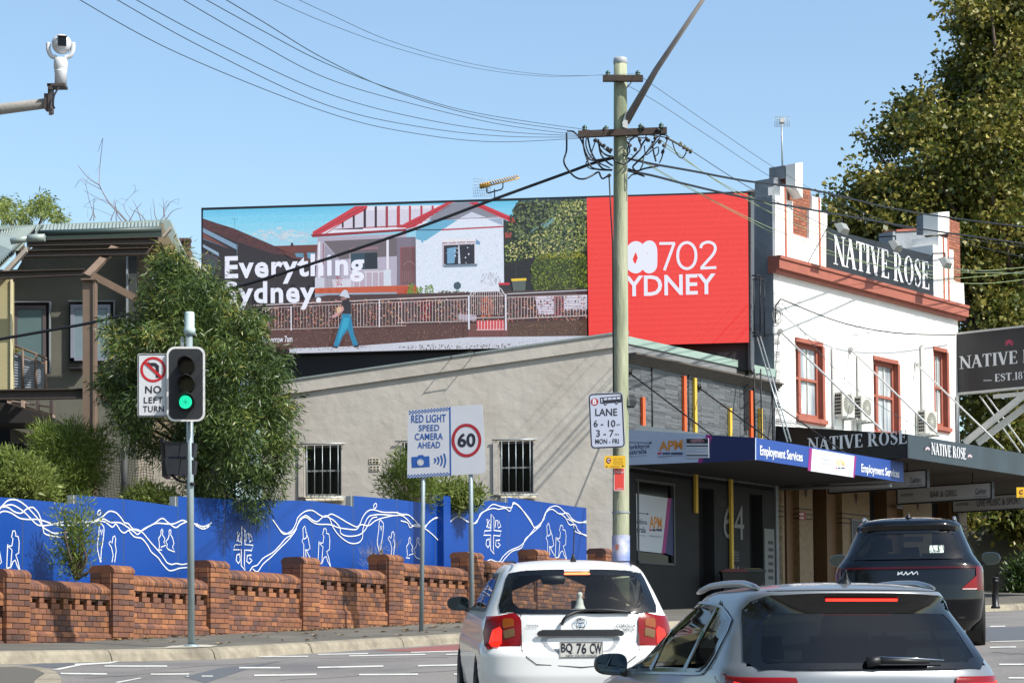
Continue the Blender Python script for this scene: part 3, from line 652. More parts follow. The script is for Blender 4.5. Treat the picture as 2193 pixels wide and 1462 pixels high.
# parapet: stepped blocks given as pixel outlines on the front plane
off0=.02
def pp(px,off=off0): return [PN.hit(x,y,off) for x,y in px]
def pblock(name,px,m,off=off0,t=th,**kw):
    b=B(); A=pp(px,off); b.prism(A,-PN.n*t); return b.build(name,m,hot,**kw)
yb=lambda x:552.5+.265*(x-1668)
pblock('parapet_block',[(1660,yb(1660)),(1660,418.5),(1671,420),(1671,399),(1686,402),(1686,429),(1698,431),(1698,501),(1733,512),(1733,448),(1739,449),(1739,421),(1758.5,424),(1758.5,451),(1771.5,454),(1772,yb(1772))],stucco,t=.9)
brk=mat('parapet_brick',(150,84,60),.85,.1,6,.2,60); 
def brick_panel(x0,x1,y0,y1,off,parent_name='brick_panel',seed=1):
    """infill of separate small bricks on a dark bed"""
    rnd=random.Random(seed); a=un(x0,(y0+y1)/2,off)[0]; c=un(x1,(y0+y1)/2,off)[0]; h1=un(x0,y0,off)[1]; h0=un(x0,y1,off)[1]
    b=B(); pbox(b,PN,a,c,h0,h1,off-.3,off-.012); o=b.build(parent_name,mat('mortar_dark',(96,62,50),.95),hot)
    t=B(); r=0; hh=h0
    while hh<h1-.03:
        x=a+(0 if r%2 else -.12)
        while x<c-.01:
            p0,p1=max(a,x+.006),min(c,x+.234); 
            if p1>p0+.02: pbox(t,PN,p0,p1,hh+.005,min(h1,hh+.081),off-.03,off+rnd.uniform(-.004,.004))
            x+=.24
        hh+=.086; r+=1
    t.build('brick',MATS['brick_small'],o,kind='stuff')
mat('brick_small',(158,98,74),.85,.1,8,rnd=.28)
brick_panel(1686,1737,391,520,-.06,seed=3)
brick_panel(1677,1708,380,432,-.16,'brick_shoulder',seed=4)
# central finial, brick shoulders
b=B(); b.prism(pp([(1703.5,400),(1703.5,350),(1719,347.5),(1719,424)],.34),-PN.n*.3); b.build('finial',stucco,hot)
b=B(); b.prism(pp([(1681,382),(1681,354),(1702,351),(1702,382)],.0),-PN.n*.5); b.build('parapet_block',greyst,hot)  # left side of the finial, its shade put into a grey colour
b=B(); b.prism(pp([(1657,404),(1657,381),(1678,379),(1678,404)],-.2),-PN.n*.6); b.prism(pp([(1645,425),(1645,401),(1668,399),(1668,425)],-.2),-PN.n*.6); b.build('parapet_block',greyst,hot)
for x in (1680,1752.5): 
    a=un(x,450)[0]; b=B(); pbox(b,PN,a-.03,a+.03,h_corn_t,un(x,402 if x<1700 else 424)[1],off0,off0+.03); b.build('trim_line',thin,hot)
# right parapet pier
pblock('parapet_block',[(1998,yb(1998)),(1998,524),(2010,527),(2010,505),(2031,511),(2031,533),(2042,536),(2042,601),(2064,607),(2066,yb(2066))],stucco,t=.9)
for x in (2019,2029): a=un(x,560)[0]; b=B(); pbox(b,PN,a-.03,a+.03,h_corn_t,un(x,508)[1],off0,off0+.03); b.build('trim_line',thin,hot)
brick_panel(2031,2056,468,606,-.5,seed=5)
pblock('finial',[(2009,500),(2009,455),(2033,453),(2033,500)],stucco,off=-.1,t=.5)
pblock('parapet_block',[(1988,500),(1988,458),(2009,455),(2009,500)],greyst,off=-.9,t=.4)
pblock('parapet_block',[(1912,545),(1912,496),(1966,492),(1972,500),(1998,520),(1998,570)],greyst,off=-3.2,t=.5)
pblock('parapet_coping',[(1920,496),(1920,491.5),(1958,489),(1966,492),(1966,494)],terra,off=-3.15,t=.5)
# roof sign
b=B(); A=pp([(1772,yb(1772)-.5),(1772,489.5),(1998,547),(2000,yb(2000)-.5)],.06); b.prism(A,-PN.n*.08); sign_bk=mat('sign_black',(34,36,40),.45,.12,3)
rs=b.build('roof_sign',sign_bk,hot,label='black parapet sign lettered NATIVE ROSE')
def pserif2(b,s,pl,bl,br,tl,off,m=0):
    """slanted-free fit: bottom-left, bottom-right, top-left pixels"""
    pserif(b,s,pl,bl[0],bl[1],br[0],tl[1],off,m)
b=B(); pserif(b,'NATIVE ROSE',PN,1785.5,565,1990,502,.075); b.build('sign_lettering',lw,rs)
# windows
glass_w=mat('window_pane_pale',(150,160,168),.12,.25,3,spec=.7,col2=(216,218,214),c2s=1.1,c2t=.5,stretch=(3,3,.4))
for i,(u0,u1,h0,h1) in enumerate(wins):
    b=B(); t=.09; o0,o1=-.20,-.12; tt=.05
    for a in ((u0,u0+t,h0,h1),(u1-t,u1,h0,h1),(u0+t,u1-t,h1-.12,h1),(u0+t,u1-t,h0,h0+.12)): pbox(b,PN,*a,o0,o1)
    hm=h0+(h1-h0)*.52; pbox(b,PN,u0+t,u1-t,hm-.035,hm+.035,o0,o1+.02); um=u0+(u1-u0)*.26
    pbox(b,PN,um-.06,um+.06,h0+.12,h1-.12,o0,o1+.03)
    ww=b.build('window',terra,hot); b=B(); pbox(b,PN,u0+t,u1-t,h0+.12,h1-.12,-.19,-.175); b.build('pane',glass_w,ww)
    b=B(); uc=(um+u1)/2; pbox(b,PN,uc-.02,uc+.02,h0+.12,h1-.12,-.18,-.14); b.build('glazing_bar',white,ww)
    b=B()
    pbox(b,PN,u0-.02,u1+.02,h1-.01,h1+.1,-.02,.05); pbox(b,PN,u1,u1+.12,h0,h1,-.02,.04)
    if i!=1: pbox(b,PN,u0-.02,u1+.16,h0-.12,h0,-.05,.10); pbox(b,PN,u0+.04,u1+.1,h0-.17,h0-.12,-.02,.06)
    b.build('window_surround',terra,hot)
# pipes and cables on the wall
wpipe=mat('white_pipe',(200,200,196),.5)
for x,y0,y1 in ((1780,744,920),(1834,760,925),(1970,738,900),(1818,747,840),(1957,780,870)):
    a=PN.hit(x,y0,.05); uu=un(x,y0)[0]; b=B(); b.tube([PN.p(uu,a.z,.06),PN.p(uu,h_awn-.9,.06)],.05 if x not in(1818,1957) else .012,8); b.build('conduit',wpipe,hot)
b=B(); uu=un(2046,860)[0]; b.tube([PN.p(uu,un(2046,850)[1],.05),PN.p(uu,h_awn-2,.05)],.05,8); b.build('downpipe',greyL,hot)
# ground floor: tiled piers and dark openings
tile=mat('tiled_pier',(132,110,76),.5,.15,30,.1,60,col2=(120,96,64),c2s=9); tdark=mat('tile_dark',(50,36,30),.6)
gN=EYE+1.7; hN=EYE+5.25
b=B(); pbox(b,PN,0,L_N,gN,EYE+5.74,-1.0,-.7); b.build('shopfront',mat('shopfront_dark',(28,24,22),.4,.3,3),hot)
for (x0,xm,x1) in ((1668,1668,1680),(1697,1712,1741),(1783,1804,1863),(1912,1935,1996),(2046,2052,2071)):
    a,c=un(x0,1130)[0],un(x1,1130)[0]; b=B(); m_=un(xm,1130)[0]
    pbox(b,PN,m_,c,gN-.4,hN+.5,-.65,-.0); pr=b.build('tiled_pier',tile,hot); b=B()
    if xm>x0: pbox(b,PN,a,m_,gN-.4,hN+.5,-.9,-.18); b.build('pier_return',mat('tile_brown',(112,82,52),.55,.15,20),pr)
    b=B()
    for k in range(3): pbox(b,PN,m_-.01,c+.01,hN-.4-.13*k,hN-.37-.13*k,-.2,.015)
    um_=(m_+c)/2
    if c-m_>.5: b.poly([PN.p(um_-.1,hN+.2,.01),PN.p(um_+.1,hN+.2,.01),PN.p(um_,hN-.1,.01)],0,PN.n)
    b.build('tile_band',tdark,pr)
hh=nh(1711,1723,1095,1112); b=B(); pbox(b,PN,*hh,.0,.03); nb=b.build('small_sign',mat('sign_red',(150,36,44),.5),hot)
b=B(); ptext(b,'KEEP',PN,1712,1102,1722,1097.5,.034,0,.02); b.build('sign_lettering',lw,nb); b=B(); ptext(b,'CLEAR',PN,1712,1110,1722,1105.5,.034,0,.02); b.build('sign_lettering',lw,nb)
for x0,x1,y0,y1 in ((1822,1850,1110,1165),(1919,1931,1078,1088)):
    b=B(); pbox(b,PN,*nh(x0,x1,y0,y1),.0,.04); fr=b.build('poster_frame',greyL,hot); b=B(); q_=nh(x0,x1,y0,y1); pbox(b,PN,q_[0]+.05,q_[1]-.05,q_[2]+.05,q_[3]-.05,.04,.045); b.build('poster',mat('poster_dim',(70,72,84),.5,.4,5),fr)
# hotel awning
ha=thing('hotel_awning','black fascia awning of the hotel lettered NATIVE ROSE on two sides','awning',tuple(PN.p(0,EYE+6.3,3.9)))
W_A=3.93; PNf=Plane(*(PN.o+PN.n*W_A).xy,*PN.u.xy); tN=PNf.uh(1950,930)[1]; bN=PNf.uh(1950,981)[1]
fasc=mat('fascia_slate',(40,50,60),.35,.2,1.3,col2=(28,36,42),c2s=1.2,c2t=.52,stretch=(1,1,.5),coat=.3)
b=B(); b.obox(PN.p(0,bN,W_A-.05),PN.u*13.5,PN.n*.05,(0,0,tN-bN)); b.build('front_fascia',fasc,ha)
def sn(x,y,off=0):
    d=ray(x,y); nn=PN.u; o=PN.o-nn*off; t=(o-CP).dot(nn)/d.dot(nn); return CP+d*t
zt,zb=sn(1668,911),sn(1668,985)
b=B(); b.prism([PN.p(0,bN+.1,0),PN.p(0,bN,W_A),PN.p(0,tN,W_A),PN.p(0,zt.z,0)],PN.u*.04); b.build('side_fascia',mat('fascia_black',(16,17,20),.4),ha)
b=B(); b.prism([PN.p(.05,bN+.05,.03),PN.p(.05,bN+.05,W_A-.05),PN.p(13.5,bN+.05,W_A-.05),PN.p(13.5,bN+.05,.03)],(0,0,.04)); b.build('awning_soffit',mat('soffit_boards',(74,66,60),.7,.3,2,stretch=(1,12,1)),ha)
b=B(); b.prism([PN.p(.05,tN-.25,.03),PN.p(.05,tN-.25,W_A-.05),PN.p(13.5,tN-.25,W_A-.05),PN.p(13.5,tN-.25,.03)],(0,0,.04)); b.build('awning_roof',galv,ha)
b=B(); O=sn(1730,966,.02); Un=sn(1943,960.5,.02)-O; n_=PN.n; V=sn(1730,938,.02)-O; vs_,fs_,ly=serif2d('NATIVE ROSE')
b.add([O+n_*(Un.dot(n_)*x)+Vector((0,0,V.z*y))-PN.u*(.0006*l) for (x,y),l in zip(vs_,ly)],fs_,0)
pserif(b,'NATIVE ROSE',PNf,1995,972,2069,947,.03); 
def flower(b,pl,cx,cy,r,off,m,nrm,hit):
    for a,l,w_ in ((90,1,.34),(62,.95,.26),(118,.95,.26),(38,.95,.2),(142,.95,.2),(15,.9,.16),(165,.9,.16),(-12,.8,.14),(192,.8,.14)):
        a=R(a); d=(math.cos(a),-math.sin(a)); s_=(-d[1],d[0]); c0=(cx,cy+r*.35)
        px=[(c0[0]+d[0]*r*.12,c0[1]+d[1]*r*.12),(c0[0]+d[0]*l*r*.6+s_[0]*w_*r*.5,c0[1]+d[1]*l*r*.6+s_[1]*w_*r*.5),(c0[0]+d[0]*l*r,c0[1]+d[1]*l*r),(c0[0]+d[0]*l*r*.6-s_[0]*w_*r*.5,c0[1]+d[1]*l*r*.6-s_[1]*w_*r*.5)]
        b.poly([hit(x,y,off+.0008*abs(hash((round(a,2),))%7)) for x,y in px],m,nrm)
flower(b,None,1986.5,960,7,.03,1,PN.n,lambda x,y,o:PNf.hit(x,y,o)); flower(b,None,2077,976,7,.03,1,PN.n,lambda x,y,o:PNf.hit(x,y,o))
b.build('fascia_lettering',[lw,mat('rose_pale',(226,200,206),.5)],ha)
for (x0,y0,x1,y1) in ((1670,709,1892,924),(1821,748,2007,928),(1962,779,2150,961)):
    b=B(); a=PN.hit(x0,y0,.03); b.tube([a,PNf.hit(x1,y1,-.15)],.025,6); b.lathe(a,[(0,-.02),(.08,-.02),(.08,.04),(.03,.07)],10,axis=PN.n); b.build('stay_rod',wpipe,ha)
# roof edge strut in front of the left end
b=B(); a=P(1625,722,60.0); c=PNf.hit(1692,948,-.1); c=P(1690,945,58.2); d=(c-a); sd=Vector((.785,-.62,0))*.10
for k in (-1,1): b.tube([a+sd*k*.5,c+sd*k*.5],.022,6)
for k in range(14): q_=a+d*(k+.5)/14; b.tube([q_-sd*.5,q_+sd*.5],.012,5)
b.build('ladder_strut',galv,ha)
# outdoor air conditioning units
def ac(x0,xm,x1,y0,y1,lab):
    # corner edge at xm between left side (perp to wall) and front
    dp=.34; up=PN.uh(xm,(y0+y1)/2,dp)[0]; u1=PN.uh(x1,(y0+y1)/2,dp)[0]; h0=PN.uh(xm,y1,dp)[1]; h1=PN.uh(xm,y0,dp)[1]
    t=thing('air_conditioner',lab,'air conditioner',tuple(PN.p((up+u1)/2,h0,.2)),group='outdoor units on the hotel wall')
    acm=mat('ac_cream',(204,202,190),.5,.04,4); b=B(); pbox(b,PN,up,u1,h0,h1,.08,dp); b.build('casing',acm,t)
    b=B()
    for r in range(6):
        for c in range(3):
            hh0=h0+(h1-h0)*(r+.6)/7; hh1=h0+(h1-h0)*(r+1.35)/7; o_a=.11+.065*c; b.obox(PN.p(up-.004,hh0,o_a),-PN.u*.004,PN.n*.05,(0,0,hh1-hh0))
    b.build('side_grille',MATS['shade_dark'],t)  # dark pads coloured as the shaded grille holes
    uc=(up+u1)/2+.02; hc=(h0+h1)/2+.02; rr=min((u1-up)*.42,(h1-h0)*.4)
    b=B(); b.add([PN.p(uc+rr*math.cos(k),hc+rr*math.sin(k),dp+.003) for k in np.linspace(0,2*math.pi,25)[:-1]],[tuple(range(24))]); b.build('fan_opening',mat('fan_dark',(92,92,84),.6),t)
    b=B()
    for k in range(1,6): b.ribbon([PN.p(uc+rr*k/5*math.cos(a),hc+rr*k/5*math.sin(a),dp+.012) for a in np.linspace(0,2*math.pi,25)[:-1]],.014,PN.n,closed=True)
    for k in range(8): a=k*math.pi/8; b.ribbon([PN.p(uc+rr*math.cos(a),hc+rr*math.sin(a),dp+.016),PN.p(uc-rr*math.cos(a),hc-rr*math.sin(a),dp+.016)],.012,PN.n)
    b.build('fan_guard',acm,t)
    b=B()
    for uu in (up+.06,u1-.1): pbox(b,PN,uu,uu+.04,h0-.06,h0,.0,dp+.12); pbox(b,PN,uu,uu+.04,h0-.3,h0-.06,.0,.05)
    b.build('bracket',wpipe,t)
ac(1786,1804,1830,838,890,'left air conditioner beside the first hotel window'); ac(1830,1845,1867,847,899,'middle air conditioner right of its twin between two windows'); ac(1966,1982,2007,877,927,'right air conditioner just above the awning fascia')
for yy in (898,903): b=B(); b.tube([PN.hit(x,y,.04) for x,y in ((1663,yy),(1700,yy+4),(1740,yy+14),(1790,yy+16))],.012,5); b.build('loose_cable',greyL,hot)
for r_ in (7,11): b=B(); b.tube([PN.hit(1665+r_*math.cos(a),675+r_*1.6*math.sin(a),.06) for a in np.linspace(0,6.28,14)],.012,5); b.build('loose_cable',greyL,hot)
b=B(); b.tube([PN.hit(1661,690,.02),PN.hit(1661,655,.05),PN.hit(1672,640,.3)],.02,6); b.build('service_bracket',MATS['dark_steel'],hot)
# floodlights on arms over the roof sign
def flood(xa,ya,xb,yb_,lab):
    a=PN.hit(xa,ya,.05); e=PN.hit(xb,yb_,1.1); t=thing('floodlight',lab,'floodlight',tuple(e),group='floodlights over the roof sign')
    b=B(); b.tube([a,a+Vector((0,0,.1)),e+Vector((0,0,.28)),e+Vector((0,0,.12))],.022,6); b.build('arm',MATS['dark_steel'],t)
    dn=(-PN.n*.8+Vector((0,0,-.45))).normalized(); sx=PN.u; sy=dn.cross(sx)
    o=e-dn*.12; b=B()
    lo=[o+sx*i*.15+sy*j*.10 for i,j in ((-1,-1),(1,-1),(1,1),(-1,1))]; hi=[o+dn*.16+sx*i*.22+sy*j*.16 for i,j in ((-1,-1),(1,-1),(1,1),(-1,1))]
    b.add(lo+hi,[(0,1,2,3),(0,4,5,1),(1,5,6,2),(2,6,7,3),(3,7,4,0)]); b.f=[f for f in b.f]; b.build('lamp_housing',mat('lamp_alu',(176,176,168),.4,.1,8,metal=.4),t)
    b=B(); b.add([o+dn*.163+sx*i*.20+sy*j*.14 for i,j in ((-1,-1),(1,-1),(1,1),(-1,1))],[(0,1,2,3)]); b.build('lamp_glass',mat('lamp_lens',(206,200,176),.1,spec=.8),t)
flood(1777,487,1803,490,'left floodlight on an arm above the letter N of the roof sign')
flood(1880,515,1918,527,'middle floodlight on an arm above the gap in the roof sign'); flood(1998,550,2024,563,'small right floodlight on an arm in front of the right parapet pier')
# antenna on the parapet
a0=P(1676,385,64); t=thing('antenna','small grid antenna on a thin mast above the hotel parapet','antenna',tuple(a0))
b=B(); b.tube([a0,P(1674,253,64)],.025,6); b.build('mast',galv,t)
b=B()
for k in range(5): b.tube([P(1660,251+5*k,64),P(1690,251+5*k,64)],.005,4)
for k in range(10): b.tube([P(1659+3.5*k,248,64),P(1659+3.5*k,272,64)],.005,4)
b.build('reflector_grid',galv,t); b=B(); c=P(1674,260,63.8); b.box(c.x-.06,c.x+.06,c.y-.15,c.y+.05,c.z-.06,c.z+.06); b.build('feed_box',wpipe,t)
# projecting black sign
t=thing('projecting_sign','black hanging sign with pink flower lettered NATIVE ROSE on white truss','sign',tuple(PN.p(L_N,EYE+8,1)))
class PerpN:
    def __init__(s,u0): s.o=PN.p(u0,0); s.n=-PN.u; s.u=PN.n
    def hit(s,x,y,off=0): d=ray(x,y); o=s.o+s.n*off; tt=(o-CP).dot(s.n)/d.dot(s.n); return CP+d*tt
    def uh(s,x,y,off=0): p=s.hit(x,y,off); return ((p-s.o).dot(s.u),p.z)
    def p(s,a,h,off=0): return s.o+s.u*a+s.n*off+Vector((0,0,h))
PS=PerpN(un(2050,800)[0]+.1); w0=PS.uh(2044.5,780)[0]; z0=PS.uh(2046,842)[1]; z1=PS.uh(2046,718)[1]; w1=w0+4.1
b=B(); pbox(b,PS,w0,w1,z0,z1,-.1,.1); b.build('sign_panel',sign_bk,t)
b=B()
for aa in ((w0-.05,w0,z0-.06,z1+.06),(w1,w1+.05,z0-.06,z1+.06),(w0,w1,z0-.06,z0-.001),(w0,w1,z1+.001,z1+.06)): pbox(b,PS,*aa,-.12,.12)
b.build('sign_frame',white,t)
b=B(); pserif(b,'NATIVE ROSE',PS,2055,790,2280,763,.106); b.build('sign_lettering',lw,t); b=B(); pserif(b,'EST.1870',PS,2130,817,2212,801,.106); b.build('sign_lettering',lw,t); b=B(); b.ribbon([PS.hit(2106,814.5,.106),PS.hit(2124,814,.106)],.02,PS.n); b.build('dash',lw,t)
b=B(); flower(b,None,2161.5,733,13,.106,0,PS.n,lambda x,y,o:PS.hit(x,y,o)); b.build('flower_emblem',mat('flower_pink',(190,60,100),.5),t)
b=B()
for (xa,ya,oa,xb,yb_,ob) in ((2066,948,0,2250,800,0),(2094,948,-.4,2250,830,-.4)):
    A=PS.hit(xa,ya,oa); C=PS.hit(xb,yb_,ob); d_=(C-A).normalized(); s_=d_.cross(PS.n).normalized(); b.obox(A-s_*.09-PS.n*.06,C-A,s_*.18,PS.n*.12)
A=PS.hit(2130,845,-.06); b.obox(A,PS.u*3,PS.n*.1,(0,0,-.12)); b.build('support_truss',white,t)
b=B()
for (xa,ya,xb,yb_) in ((2098,847,2185,968),(2112,845,2215,985)): b.tube([PS.hit(xa,ya,-.05),PS.hit(xb,yb_,-1.2)],.025,6)
b.build('stay_rod',wpipe,t)
b=B(); uu=w0-.02; b.tube([PS.p(uu,z1,-.05),PS.p(uu,h_awn-1.2,-.05)],.03,6); b.build('sign_post',white,t)
# signs under the awning
lt=mat('lightbox_grey',(182,180,180),.5,.04,2)
def under(u0,x0,x1,yt,yb_,lab,words,cat='sign'):
    pl=PerpN(u0); a=pl.uh(x0,yt)[0]; c=pl.uh(x1,yt)[0]; z1=pl.uh(x0,yt)[1]; z0=pl.uh(x0,yb_)[1]
    t=thing('hanging_sign',lab,cat,tuple(pl.p(a,z1)),group='signs hanging under the hotel awning'); b=B(); pbox(b,pl,a,c,z0,z1,-.12,0); b.build('sign_panel',lt,t)
    b=B()
    for e in ((a-.03,a,z0-.03,z1+.03),(c,c+.04,z0-.03,z1+.03),(a,c,z0-.03,z0-.001),(a,c,z1+.001,z1+.03)): pbox(b,pl,*e,-.13,.02)
    b.build('sign_frame',MATS['dark_steel'],t)
    for s_,xa,ya,xb,yb2,bo in words: b=B(); ptext(b,s_,pl,xa,ya,xb,yb2,.025,0,bo); b.build('sign_lettering',inkk,t)
    b=B()
    for f in (.2,.8): q_=a+(c-a)*f; b.tube([pl.p(q_,z1,-.06),pl.p(q_,bN+.05,-.06)],.015,5)
    b.build('hanger',MATS['dark_steel'],t)
under(1.8,1775,1983,1022,1055,'grey hanging sign farthest left behind the blue awning end',[('Carlton',1950,1034,1972,1022,0),('DRAUGHT BEER',1947,1040.5,1976,1038,0)])
under(5.45,1922,2122,1047,1078,'grey hanging sign lettered BAR & GRILL',[('BAR & GRILL',1993,1065,2050,1052,.0),('NATIVE ROSE',1929,1063,1955,1057,0),('Carlton',2089,1058,2112,1046,0),('DRAUGHT BEER',2087,1064.5,2114,1062,0)])
under(8.86,2041,2300,1067,1096,'grey hanging sign lettered LIVE MUSIC & SPORT',[('LIVE MUSIC & SPORT',2092,1084,2187,1070,0),('NATIVE ROSE',2048,1083,2074,1077,0)])
pl=PerpN(.2); b=B(); b.tube([pl.hit(1660,1046,.0),pl.hit(1908,1038,.0)],.05,8); t=thing('light_batten','long thin light batten under the blue awning','light',tuple(pl.hit(1780,1042))); b.build('tube',greyL,t)
# wall, bollard, hedge right of the hotel
b=B(); a=P(2066,1290,76); b.box(a.x,a.x+2.4,76,76.4,EYE+1.8,P(2066,1085,76).z); wl=b.build('boundary_wall',mat('wall_grey_green',(112,112,98),.9,.12,2.5,.3,20),origin=(a.x,76,EYE+2),label='plain grey green wall behind the black car right of the hotel',cat='wall')
a=ground_at(2132,1302,path); t=thing('bollard','black bollard with ringed top on the footpath by the grey wall','bollard',tuple(a))
b=B(); h_=P(2132,1234,a.y).z-a.z; b.lathe(a,[(0,0),(.11,0),(.11,.05),(.08,.07),(.078,h_*.83),(.10,h_*.84),(.10,h_*.87),(.078,h_*.88),(.078,h_*.93),(.1,h_*.94),(.09,h_*.98),(.03,h_),(0,h_)],16); b.build('post',mat('black_metal',(20,21,22),.4,metal=.2),t)
b=B(); e=a+Vector((.02,0,h_)); b.tube([e,e+Vector((.14,0,.13))],[.03,.015],6); b.build('finial',MATS['black_metal'],t)
a=ground_at(2186,1050,path) if False else P(2187,1060,60); t=thing('parking_sign','small yellow clearway sign at the right edge of the picture','sign',(a.x,a.y,path(a.x,a.y)))
b=B(); b.tube([(a.x+.12,a.y+.04,path(a.x,a.y)),(a.x+.12,a.y+.04,P(2187,1030,60).z)],.03,8); b.build('post',galv,t)
PY=Plane(a.x-.12,a.y,1,0); hh=(0,.34,P(2180,1065,60).z,P(2180,1043,60).z); b=B(); pbox(b,PY,*hh,-.0,.01); b.build('sign_plate',mat('sign_yellow',(236,186,30),.45),t)
b=B(); ptext(b,'C',PY,2183,1058,2191,1048,.02,0,.04); ptext(b,'WAY',PY,2183,1063.5,2192,1061,.02,0,.0); b.build('sign_lettering',mat('sign_maroon',(130,20,40),.5),t)

# ================================================================ THE SCREEN
def z6(x,y): return (420+x/4.873,420+y/4.873)
def z7(x,y): return (850+x/4.873,420+y/4.873)
scr=thing('billboard','wide rooftop video billboard showing a house photo and a red radio station panel','billboard',tuple(PB.p(7,EYE+8.6)))
TLc,TRc,BRc,BLc=(432.5,448),(1602,413),(1604,733),(432.5,765)
def bp(x,y,off=0): return PB.hit(x,y,off)
b=B(); b.prism([bp(*BLc,-.02),bp(*BRc,-.02),bp(*TRc,-.02),bp(*TLc,-.02)],-PB.n*.35); b.build('cabinet',mat('screen_black',(10,10,12),.5),scr)
b=B(); frm=mat('frame_black',(16,16,20),.5)
b.prism([bp(431,770,.02),bp(434.5,770,.02),bp(434.5,446,.02),bp(431,446,.02)],-PB.n*.45); b.prism([bp(431,449.5,.05),bp(1602,414,.05),bp(1602,409.5,.05),bp(431,445,.05)],-PB.n*.5)
b.prism([bp(1602,790,.05),bp(1609,790,.05),bp(1607,410,.05),bp(1601,410,.05)],-PB.n*.5); b.build('frame',frm,scr)
b=B(); b.prism([bp(431,815,-.12),bp(1602,792,-.12),bp(1602,734,-.12),bp(431,766,-.12)],-PB.n*.15)
for x in range(470,1600,94): p=bp(x,790,-.5); b.box(p.x-.06,p.x+.06,p.y,p.y+.12,zl(900,860)-.3,p.z+1)
b.build('support_frame',mat('support_dark',(22,23,28),.6,.2,1),scr)
b=B(); sdp=[bp(1609,790,.05),bp(1609,409,.05)]
b.prism([sdp[0],sdp[0]+Vector((.18,1.0,0)),sdp[1]+Vector((.18,1.0,0)),sdp[1]],Vector((-.02,0,0))); b.build('side_panel',mat('side_grey',(92,98,104),.6,.15,2),scr)
b=B(); 
for x in (1609,1616.5): b.prism([bp(1600,407,.1),bp(1617,406,.1),bp(1617,409.5,.1),bp(1600,410.5,.1)],-PB.n*.8); break
b.build('top_bracket',greyL,scr)
b=B()
for (x0,y0,x1,y1,o) in ((1610,590,1628,590,.0),(1628,590,1628,712,.0),(1608,598,1637,598,-.4),(1637,598,1637,720,-.4),(1610,712,1628,712,0),(1608,720,1637,720,-.4),(1615,598,1615,720,-.2)):
    b.tube([bp(x0,y0,o),bp(x1,y1,o)],.02,6)
b.build('access_rail',MATS['dark_steel'],scr)
b=B()
for x in (1615,1629): b.tube([PA.hit(x,790,.45),PA.hit(x+2,938,.45)],.02,6)
for k in range(5): b.tube([PA.hit(1615,806+30*k,.45),PA.hit(1630,798+30*k,.45)],.014,6)
b.build('access_ladder',MATS['dark_steel'],scr)
# picture on the screen: flat shapes with one colour each
class Print:
    def __init__(s): s.v=[];s.f=[];s.c=[];s.k=0
    def poly(s,px,c,lift=None):
        if lift is None: s.k+=1; lift=.002+.0009*s.k
        pts=[bp(x,y,lift) for x,y in px]; 
        for a,b_,c_ in tessellate_polygon([pts]):
            if (pts[b_]-pts[a]).cross(pts[c_]-pts[a]).dot(PB.n)<0: a,c_=c_,a
            n=len(s.v); s.v+=[tuple(pts[a]),tuple(pts[b_]),tuple(pts[c_])]; s.f.append((n,n+1,n+2)); s.c.append(lin(c))
    def line(s,px,w_,c,lift=None):
        if lift is None: s.k+=1; lift=.002+.0009*s.k
        for (x0,y0),(x1,y1) in zip(px,px[1:]):
            l=math.hypot(x1-x0,y1-y0) or 1; nx,ny=-(y1-y0)/l*w_/2,(x1-x0)/l*w_/2
            s.poly([(x0+nx,y0+ny),(x1+nx,y1+ny),(x1-nx,y1-ny),(x0-nx,y0-ny)],c,lift)
    def blots(s,reg,n,cols,size,rs,asp=1.0):
        """many small irregular blots inside a polygon"""
        s.k+=1; base=.002+.0009*s.k; xs=[p[0] for p in reg]; ys=[p[1] for p in reg]; x0,x1,y0,y1=min(xs),max(xs),min(ys),max(ys); done=0; tries=0
        while done<n and tries<n*8:
            tries+=1; x=rs.uniform(x0,x1); y=rs.uniform(y0,y1); ins=False; j=len(reg)-1
            for i in range(len(reg)):
                if (reg[i][1]>y)!=(reg[j][1]>y) and x<(reg[j][0]-reg[i][0])*(y-reg[i][1])/(reg[j][1]-reg[i][1])+reg[i][0]: ins=not ins
                j=i
            if not ins: continue
            r_=size*rs.uniform(.5,1.3); a0=rs.uniform(0,6); k=4
            s.poly([(x+r_*math.cos(a0+i*6.283/k)*rs.uniform(.6,1.1),y+r_*asp*math.sin(a0+i*6.283/k)*rs.uniform(.6,1.1)) for i in range(k)],rs.choice(cols),base+.0000008*done*20); done+=1
        s.k+=2
pr=Print(); rs_=random.Random(11)
sky_t=lambda x:449.5+(x-431)*(414-449.5)/1171
for k in range(7):
    f0,f1=k/7,(k+1)/7; yy=lambda x,f:sky_t(x)+f*110
    pr.poly([(434.5,yy(434,f0)),(1256,yy(1256,f0)),(1256,yy(1256,f1)+.4),(434.5,yy(434,f1)+.4)],[(112,196,232),(122,202,234),(134,206,234),(146,208,232),(156,208,230),(162,208,230),(166,208,228)][k],.0020)
pr.k=1
pr.poly([(434.5,550),(1256,530),(1256,742),(620,757),(434.5,764)],(52,44,46))
pr.blots([z6(560,360),z6(900,330),z6(1180,400),z6(1150,470),z6(700,450)],60,[(184,206,222),(176,200,220),(194,210,224)],9,rs_,.35)
pr.line([z6(403,235),z6(405,330)],.6,(70,80,90)); pr.line([z6(375,232),z6(430,244)],.6,(70,80,90))
